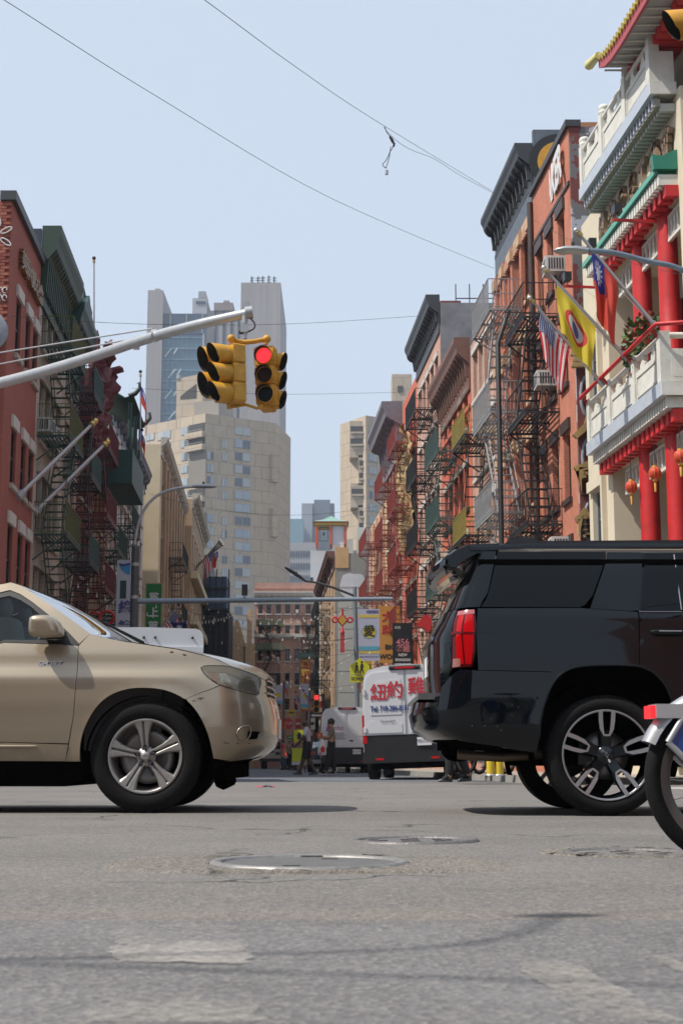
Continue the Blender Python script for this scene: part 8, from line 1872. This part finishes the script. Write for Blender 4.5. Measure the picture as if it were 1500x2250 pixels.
for k, (x, y, rz, lb) in enumerate(((pxw(1022,30.5), 30.5, 35, 'blue share bicycle parked behind the walking black trousers'), (pxw(1052,31.3), 31.3, 50, 'second blue share bicycle parked beside the yellow bollards'))):
    copy_tree(bike, None, (x, y, .13), lb, radians(rz))
# ================================================================ PEOPLE
def person(label, loc, face, J, mats, H=1.75, seed=0, hair=None, shoes=None, extra=None, fat=1.0, sleeve=.55, pantend=.92, hairm=None, mask=None):
    """J: joint overrides in body space (x forward, y left, z up, metres for a 1.75 m body); one skinned surface, coloured by region"""
    root = thing('person', label, 'person', loc); k = H/1.75
    D = dict(pel=(0,0,.95), abd=(.0,0,1.08), chest=(.01,0,1.30), neck=(.01,0,1.47), head=(.03,0,1.56), crown=(.035,0,1.69),
             shL=(.0,.17,1.42), elL=(-.03,.23,1.15), wrL=(.05,.24,.92), shR=(.0,-.17,1.42), elR=(.0,-.23,1.15), wrR=(.1,-.23,.93),
             hiL=(0,.09,.92), knL=(.12,.1,.50), anL=(.05,.1,.10), toL=(.19,.11,.035), hiR=(0,-.09,.92), knR=(-.02,-.1,.50), anR=(-.28,-.1,.13), toR=(-.15,-.11,.035)); D.update(J)
    pt = .03*(pantend > .5); R_ = dict(pel=.175*fat, abd=.17*fat, chest=.19*fat, neck=.062, head=.10, crown=.085, shL=.095, elL=.058, wrL=.036, shR=.095, elR=.058, wrR=.036, hiL=.13, knL=.082+pt, anL=.050+pt, toL=.036, hiR=.13, knR=.082+pt, anR=.050+pt, toR=.036)
    names = list(D); E = [('pel','abd'),('abd','chest'),('chest','neck'),('neck','head'),('head','crown'),('chest','shL'),('shL','elL'),('elL','wrL'),('chest','shR'),('shR','elR'),('elR','wrR'),('pel','hiL'),('hiL','knL'),('knL','anL'),('anL','toL'),('pel','hiR'),('hiR','knR'),('knR','anR'),('anR','toR')]
    for s_ in 'LR':
        w_ = Vector(D['wr'+s_]); e_ = Vector(D['el'+s_]); d = (w_-e_).normalized(); sd = 1 if s_ == 'L' else -1; ac = Vector((d.z, 0, -d.x)); ac = ac.normalized() if ac.length > .1 else Vector((1,0,0))
        D['pa'+s_] = tuple(w_+d*.07); R_['pa'+s_] = .026; names.append('pa'+s_); E.append(('wr'+s_, 'pa'+s_))
        for i in range(4):
            n1, n2 = 'f%d%s' % (i, s_), 'g%d%s' % (i, s_); o_ = ac*(-.027+.018*i); ln = (.07,.082,.078,.06)[i]; cu = Vector((0,-sd*.02,0))
            D[n1] = tuple(w_+d*(.08+ln*.5)+o_); D[n2] = tuple(w_+d*(.075+ln*.95)+o_*.9+cu); R_[n1] = .009; R_[n2] = .007; names += [n1, n2]; E += [('pa'+s_, n1), (n1, n2)]
        D['th'+s_] = tuple(w_+d*.06+ac*.05); R_['th'+s_] = .010; names.append('th'+s_); E.append(('wr'+s_, 'th'+s_))
    me = bpy.data.meshes.new('body'); me.from_pydata([tuple(Vector(D[n])*k) for n in names], [(names.index(a), names.index(b)) for a, b in E], []); ob = bpy.data.objects.new('body', me); col.objects.link(ob)
    md = ob.modifiers.new('skin', 'SKIN'); md.use_smooth_shade = True
    for i, n in enumerate(names):
        sv = me.skin_vertices[0].data[i]; r = R_[n]*k; sv.radius = (r, r) if n not in ('chest','abd','pel') else (r*.80, r*1.15); sv.use_root = (n == 'pel')
    ob.modifiers.new('sub', 'SUBSURF').levels = 2 if loc[1] < 60 else 1
    dg = bpy.context.evaluated_depsgraph_get(); m2 = bpy.data.meshes.new_from_object(ob.evaluated_get(dg)); bpy.data.objects.remove(ob)
    m2.materials.clear()
    for m_ in mats: m2.materials.append(m_)      # 0 skin 1 top 2 bottoms 3 shoes
    def seg(p, a, b):
        a, b = Vector(D[a])*k, Vector(D[b])*k; t = max(0, min(1, (p-a).dot(b-a)/(b-a).length_squared)); return (p-a.lerp(b, t)).length, t
    zone = {}
    for pg in m2.polygons:
        c = pg.center; best = min(((seg(c, a, b)+(a, b)) for a, b in E), key=lambda q: q[0]-(.03 if q[2] in ('pel','abd','chest') else 0)); _, t, a, b = best
        if a in ('abd',) or (a == 'chest' and b[:2] == 'sh'): z = 1
        elif a == 'pel': z = 1 if b == 'abd' and t > .05 else 2
        elif a == 'chest': z = 1 if t < .75 else 0
        elif a[:2] == 'sh': z = 1 if t < sleeve else 0
        elif a[:2] == 'hi': z = 2
        elif a[:2] == 'kn': z = 2 if t < pantend else 0
        elif a[:2] == 'an': z = 3
        else: z = 0
        pg.material_index = z; pg.use_smooth = True
    o = bpy.data.objects.new('body', m2); link(o, root)
    hd = (Vector(D['head'])*.45+Vector(D['crown'])*.55)*k; fw = Vector((1,0,0))
    for nm, geo, m_ in (('nose', (hd+Vector((.105,0,-.01))*k, .016*k, (1.2,.9,1.4)), mats[0]), ('ear', (hd+Vector((0,.088,-.005))*k, .022*k, (.6,.4,1.2)), mats[0]), ('ear', (hd+Vector((0,-.088,-.005))*k, .022*k, (.6,.4,1.2)), mats[0]), ('eye', (hd+Vector((.088,.03,.015))*k, .011*k, (.6,1,.8)), m_fblack), ('eye', (hd+Vector((.088,-.03,.015))*k, .011*k, (.6,1,.8)), m_fblack), ('mouth', (hd+Vector((.092,0,-.055))*k, .02*k, (.4,1,.3)), M('lip', (.18,.06,.05), .6))):
        q = MB(); q.smooth = True; q.ball(geo[0], geo[1], 8, 6, geo[2]); q.build(nm, m_, root)
    if mask: q = MB(); q.smooth = True; q.ball(hd+Vector((.06,0,-.05))*k, .066*k, 10, 8, (.85,1,.8)); q.build('face_mask', m_fblack, root)
    if hair:
        rnd = random.Random(seed); q = MB(); q.smooth = True; q.ball(hd+Vector((-.02,0,.03))*k, .115*k, 14, 10, (1,.95,.92)); q.v = [tuple(Vector(v)+Vector((rnd.gauss(0,.006), rnd.gauss(0,.006), rnd.gauss(0,.006)))*k) for v in q.v]
        q.v = [(min(x, hd.x+.055*k) if z < hd.z+.03*k else x, y, max(z, hd.z-.07*k)) for x, y, z in q.v]; q.build('hair', hairm or m_fblack, root)
        if hair == 'curly':
            for i in range(40): a, b = rnd.uniform(0, 6.28), rnd.uniform(.1, 1.5); p = hd+Vector((-.02+.11*cos(a)*cos(b), .11*sin(a)*cos(b), .03+.11*sin(b)))*k; q = MB(); q.smooth = True; q.ball(p, .028*k, 6, 5); q.build('curl', m_fblack, root)
    for s_ in 'LR':
        a, b = Vector(D['an'+s_])*k, Vector(D['to'+s_])*k; v = (b-a); v.z = 0; v.normalize(); hz = min(a.z-.07, b.z-.02); rows = []; s2 = Vector((-v.y, v.x, 0)); up = Vector((0,0,1))
        for f, w_, h_ in ((-.07,.025,.05), (-.05,.04,.09), (.03,.045,.085), (.10,.05,.06), (.17,.045,.05), (.205,.02,.03)):
            p = a+v*f; p.z = max(0, b.z-.035)*1.0+(a.z-.10-max(0, b.z-.035))*max(0, 1-(f+.07)/.2) if a.z > .11 else 0; rows.append([tuple(p+s2*w_*cos(t_)*1.0+up*(max(0, sin(t_))*h_+.012)) for t_ in [pi*i/8 for i in range(9)]]+[tuple(p+s2*-w_*.95), tuple(p+s2*w_*.95), tuple(p+s2*w_+up*.012)])
        q = MB(); q.grid(rows); q.build('shoe', shoes or m_fblack, root)
    root.rotation_euler.z = face; return root
sk_d = M('skin_deep_brown', (.07,.035,.025), .55); sk_l = M('skin_light', (.42,.24,.16), .55); c_grey = M('tshirt_grey', (.42,.43,.47), .9, var=.08, scale=9); c_blk = M('cloth_black', (.012,.012,.014), .9, var=.2, scale=9); c_olive = M('shirt_olive', (.17,.15,.10), .9, var=.1, scale=9); c_den = M('denim', (.05,.07,.13), .9)
Yp = 46.5
person('man in grey T-shirt and black shorts crossing the street', (pxw(674,Yp), Yp, 0), pi, dict(knL=(.10,.1,.5), anL=(.22,.1,.11), toL=(.36,.11,.05), knR=(-.05,-.1,.5), anR=(-.26,-.1,.12), toR=(-.12,-.1,.04), elL=(.10,.27,1.16), wrL=(.27,.28,.98), elR=(-.14,-.25,1.17), wrR=(-.12,-.27,.90)), [sk_d, c_grey, c_blk, c_blk], 1.76, 1, sleeve=.75, pantend=.02, mask=True, fat=1.12)
p2 = person('person with curly dark hair carrying a red and white bag', (pxw(728,Yp+.3), Yp+.3, 0), pi, dict(knL=(.08,.1,.5), anL=(.20,.1,.10), toL=(.34,.11,.04), knR=(-.03,-.1,.5), anR=(-.10,-.1,.10), toR=(.04,-.1,.035), elL=(.08,.22,1.17), wrL=(.28,.12,1.22), elR=(.08,-.22,1.17), wrR=(.30,-.10,1.14)), [sk_l, c_olive, c_blk, c_blk], 1.74, 2, hair='curly', shoes=M('trainer_bw', (.35,.35,.36), .7, var=.5, scale=25), sleeve=.8)
bg_ = thing('shopping_bag', 'white plastic bag with red print held by the curly-haired person', 'bag', (pxw(728,Yp+.3)-.30, Yp+.12, .62)); rows = []
for z, w_, d_ in ((0,.13,.07), (.06,.15,.09), (.25,.14,.08), (.40,.11,.05), (.50,.03,.02)): rows.append([(w_*cos(a*pi/6)*(1+.06*sin(a*3)), d_*sin(a*pi/6), z) for a in range(13)])
q = MB(); q.grid(rows); q.build('bag', m_wht, bg_); q = MB(); q.prism([(-.02,.08),(.08,.10),(.1,.22),(.02,.30),(-.05,.2)], -.096, -.088); q.build('print', m_kr, bg_); q = MB(); q.prism([(-.08,.02),(-.02,.03),(-.03,.08),(-.09,.07)], -.092, -.086); q.build('print', m_kr, bg_)
rp_ = thing('snack_box', 'red snack carton held up by the curly-haired person', 'carton', (pxw(728,Yp+.3)-.38, Yp+.2, 1.16)); q = MB(); q.prism([(-.07,0),(.07,0),(.10,.16),(-.10,.16)], -.05, .05); q.build('carton', m_kr, rp_); q = MB(); q.prism([(-.03,.04),(.03,.04),(.04,.12),(-.04,.12)], -.056, -.051); q.build('label_patch', m_kg, rp_)
person('person in black trousers walking behind the black SUV', (pxw(1006,29.2), 29.2, 0), pi, dict(knL=(.16,.1,.5), anL=(.20,.1,.10), toL=(.34,.11,.04), knR=(-.06,-.1,.5), anR=(-.20,-.1,.12), toR=(-.07,-.1,.04)), [sk_l, c_den, c_blk, c_blk], 1.74, 3, hair=True)
person('person standing behind the beige SUV at the left edge', (pxw(8,32.5), 32.5, 0), 0, {}, [sk_l, c_grey, c_den, c_blk], 1.7, 4, hair=True)
for k, (px, Y, tp, bt_, lb) in enumerate(((622,84,m_kr,c_den,'distant pedestrian in a red top near the stop sign'), (637,88,c_olive,c_blk,'distant pedestrian in a brown top near the stop sign'), (645,80,c_den,c_blk,'distant pedestrian in a blue top beside the yellow stand'))):
    person(lb, (pxw(px,Y), Y, 0), radians(200+70*k), {}, [sk_l, tp, bt_, c_blk], 1.7, 5+k, hair=True)
# ================================================================ BEHIND THE CAMERA (seen only in reflections and shadows)
g = MB(); g.box(-90, 90, -14, -2.5, -.01, .13); o = g.build('pavement_near', m_pave); tag(o, kind='structure')
for lb, xa, xb, top, m_ in (('brick corner block across the avenue, seen only in reflections', 8.2, 34, 19, b_red), ('pale corner block across the avenue, seen only in reflections', -40, -4.4, 15, b_deep)):
    F_ = Front('corner_block', lb, (xb, -7.5), (xa, -7.5), top, m_, depth=14); ws_ = autowins(0, F_.len, 9, rowz(4.6, 4, 3.3, 1.9), 1.2); F_.walls(ws_)
    for wv in ws_: F_.window(wv, m_fwhite, sill=m_stone, lintel=m_stone)
    F_.cornice(top-1.2, top, .7, m_cor_green, 20); F_.shop(3.9, m_srd)
bl_ = G(1222, 2012); h_ = 5.5; of_ = Vector((-.66*h_, -.22*h_, h_)); gp_ = [G(-400,2118), G(0,2108), G(500,2098), G(900,2085), G(1120,2058), G(1222,2014)]; c = gp_[0]+of_
q = MB(); q.tube(catmull([p-gp_[0] for p in gp_], 5), .014, 6); o = q.build('overhead_wire', m_wire, None); o.location = c; tag(o, 'sagging cable left of the camera ending in the splice box', 'wire')
t = thing('splice_box', 'cable splice box left of the camera casting the oval shadow', 'splice box', bl_+of_); q = MB(); q.lathe([(.0001,-.06),(.05,-.05),(.055,.04),(.03,.07),(.0001,.08)], 14); q.build('housing', m_fblack, t); q = MB(); q.tube([(-.09,0,0),(.09,0,.02)], .03, 8); q.build('sleeve', m_fblack, t)
q = MB(); q.tube([(0,0,.07),(1.5,.9,.6),(14,4,3)], .006, 5); q.build('hanger_wire', m_wire, t)
a_, b_ = G(0, 2116), G(1500, 2166); o_ = Vector((-.66*6, -.22*6, 6)); d_ = (b_-a_).normalized(); q = MB(); p0 = a_+o_; q.tube([-d_*8, d_*12], .013, 6); o = q.build('overhead_wire', m_wire, None); o.location = p0; tag(o, 'overhead cable left of the camera whose shadow crosses the foreground', 'wire')
# ================================================================ HAZE
hz = MB(); hz.box(-920, 920, -240, 1720, -2.4, 175); hm = bpy.data.materials.new('summer_haze'); n, l = nt(hm); n.remove(n['Principled BSDF']); pv = n.new('ShaderNodeVolumePrincipled'); pv.inputs['Color'].default_value = (.80,.88,1,1); pv.inputs['Density'].default_value = .0003; pv.inputs['Anisotropy'].default_value = .2
l.new(pv.outputs[0], n['Material Output'].inputs['Volume']); o = hz.build('haze', hm); tag(o, kind='stuff')
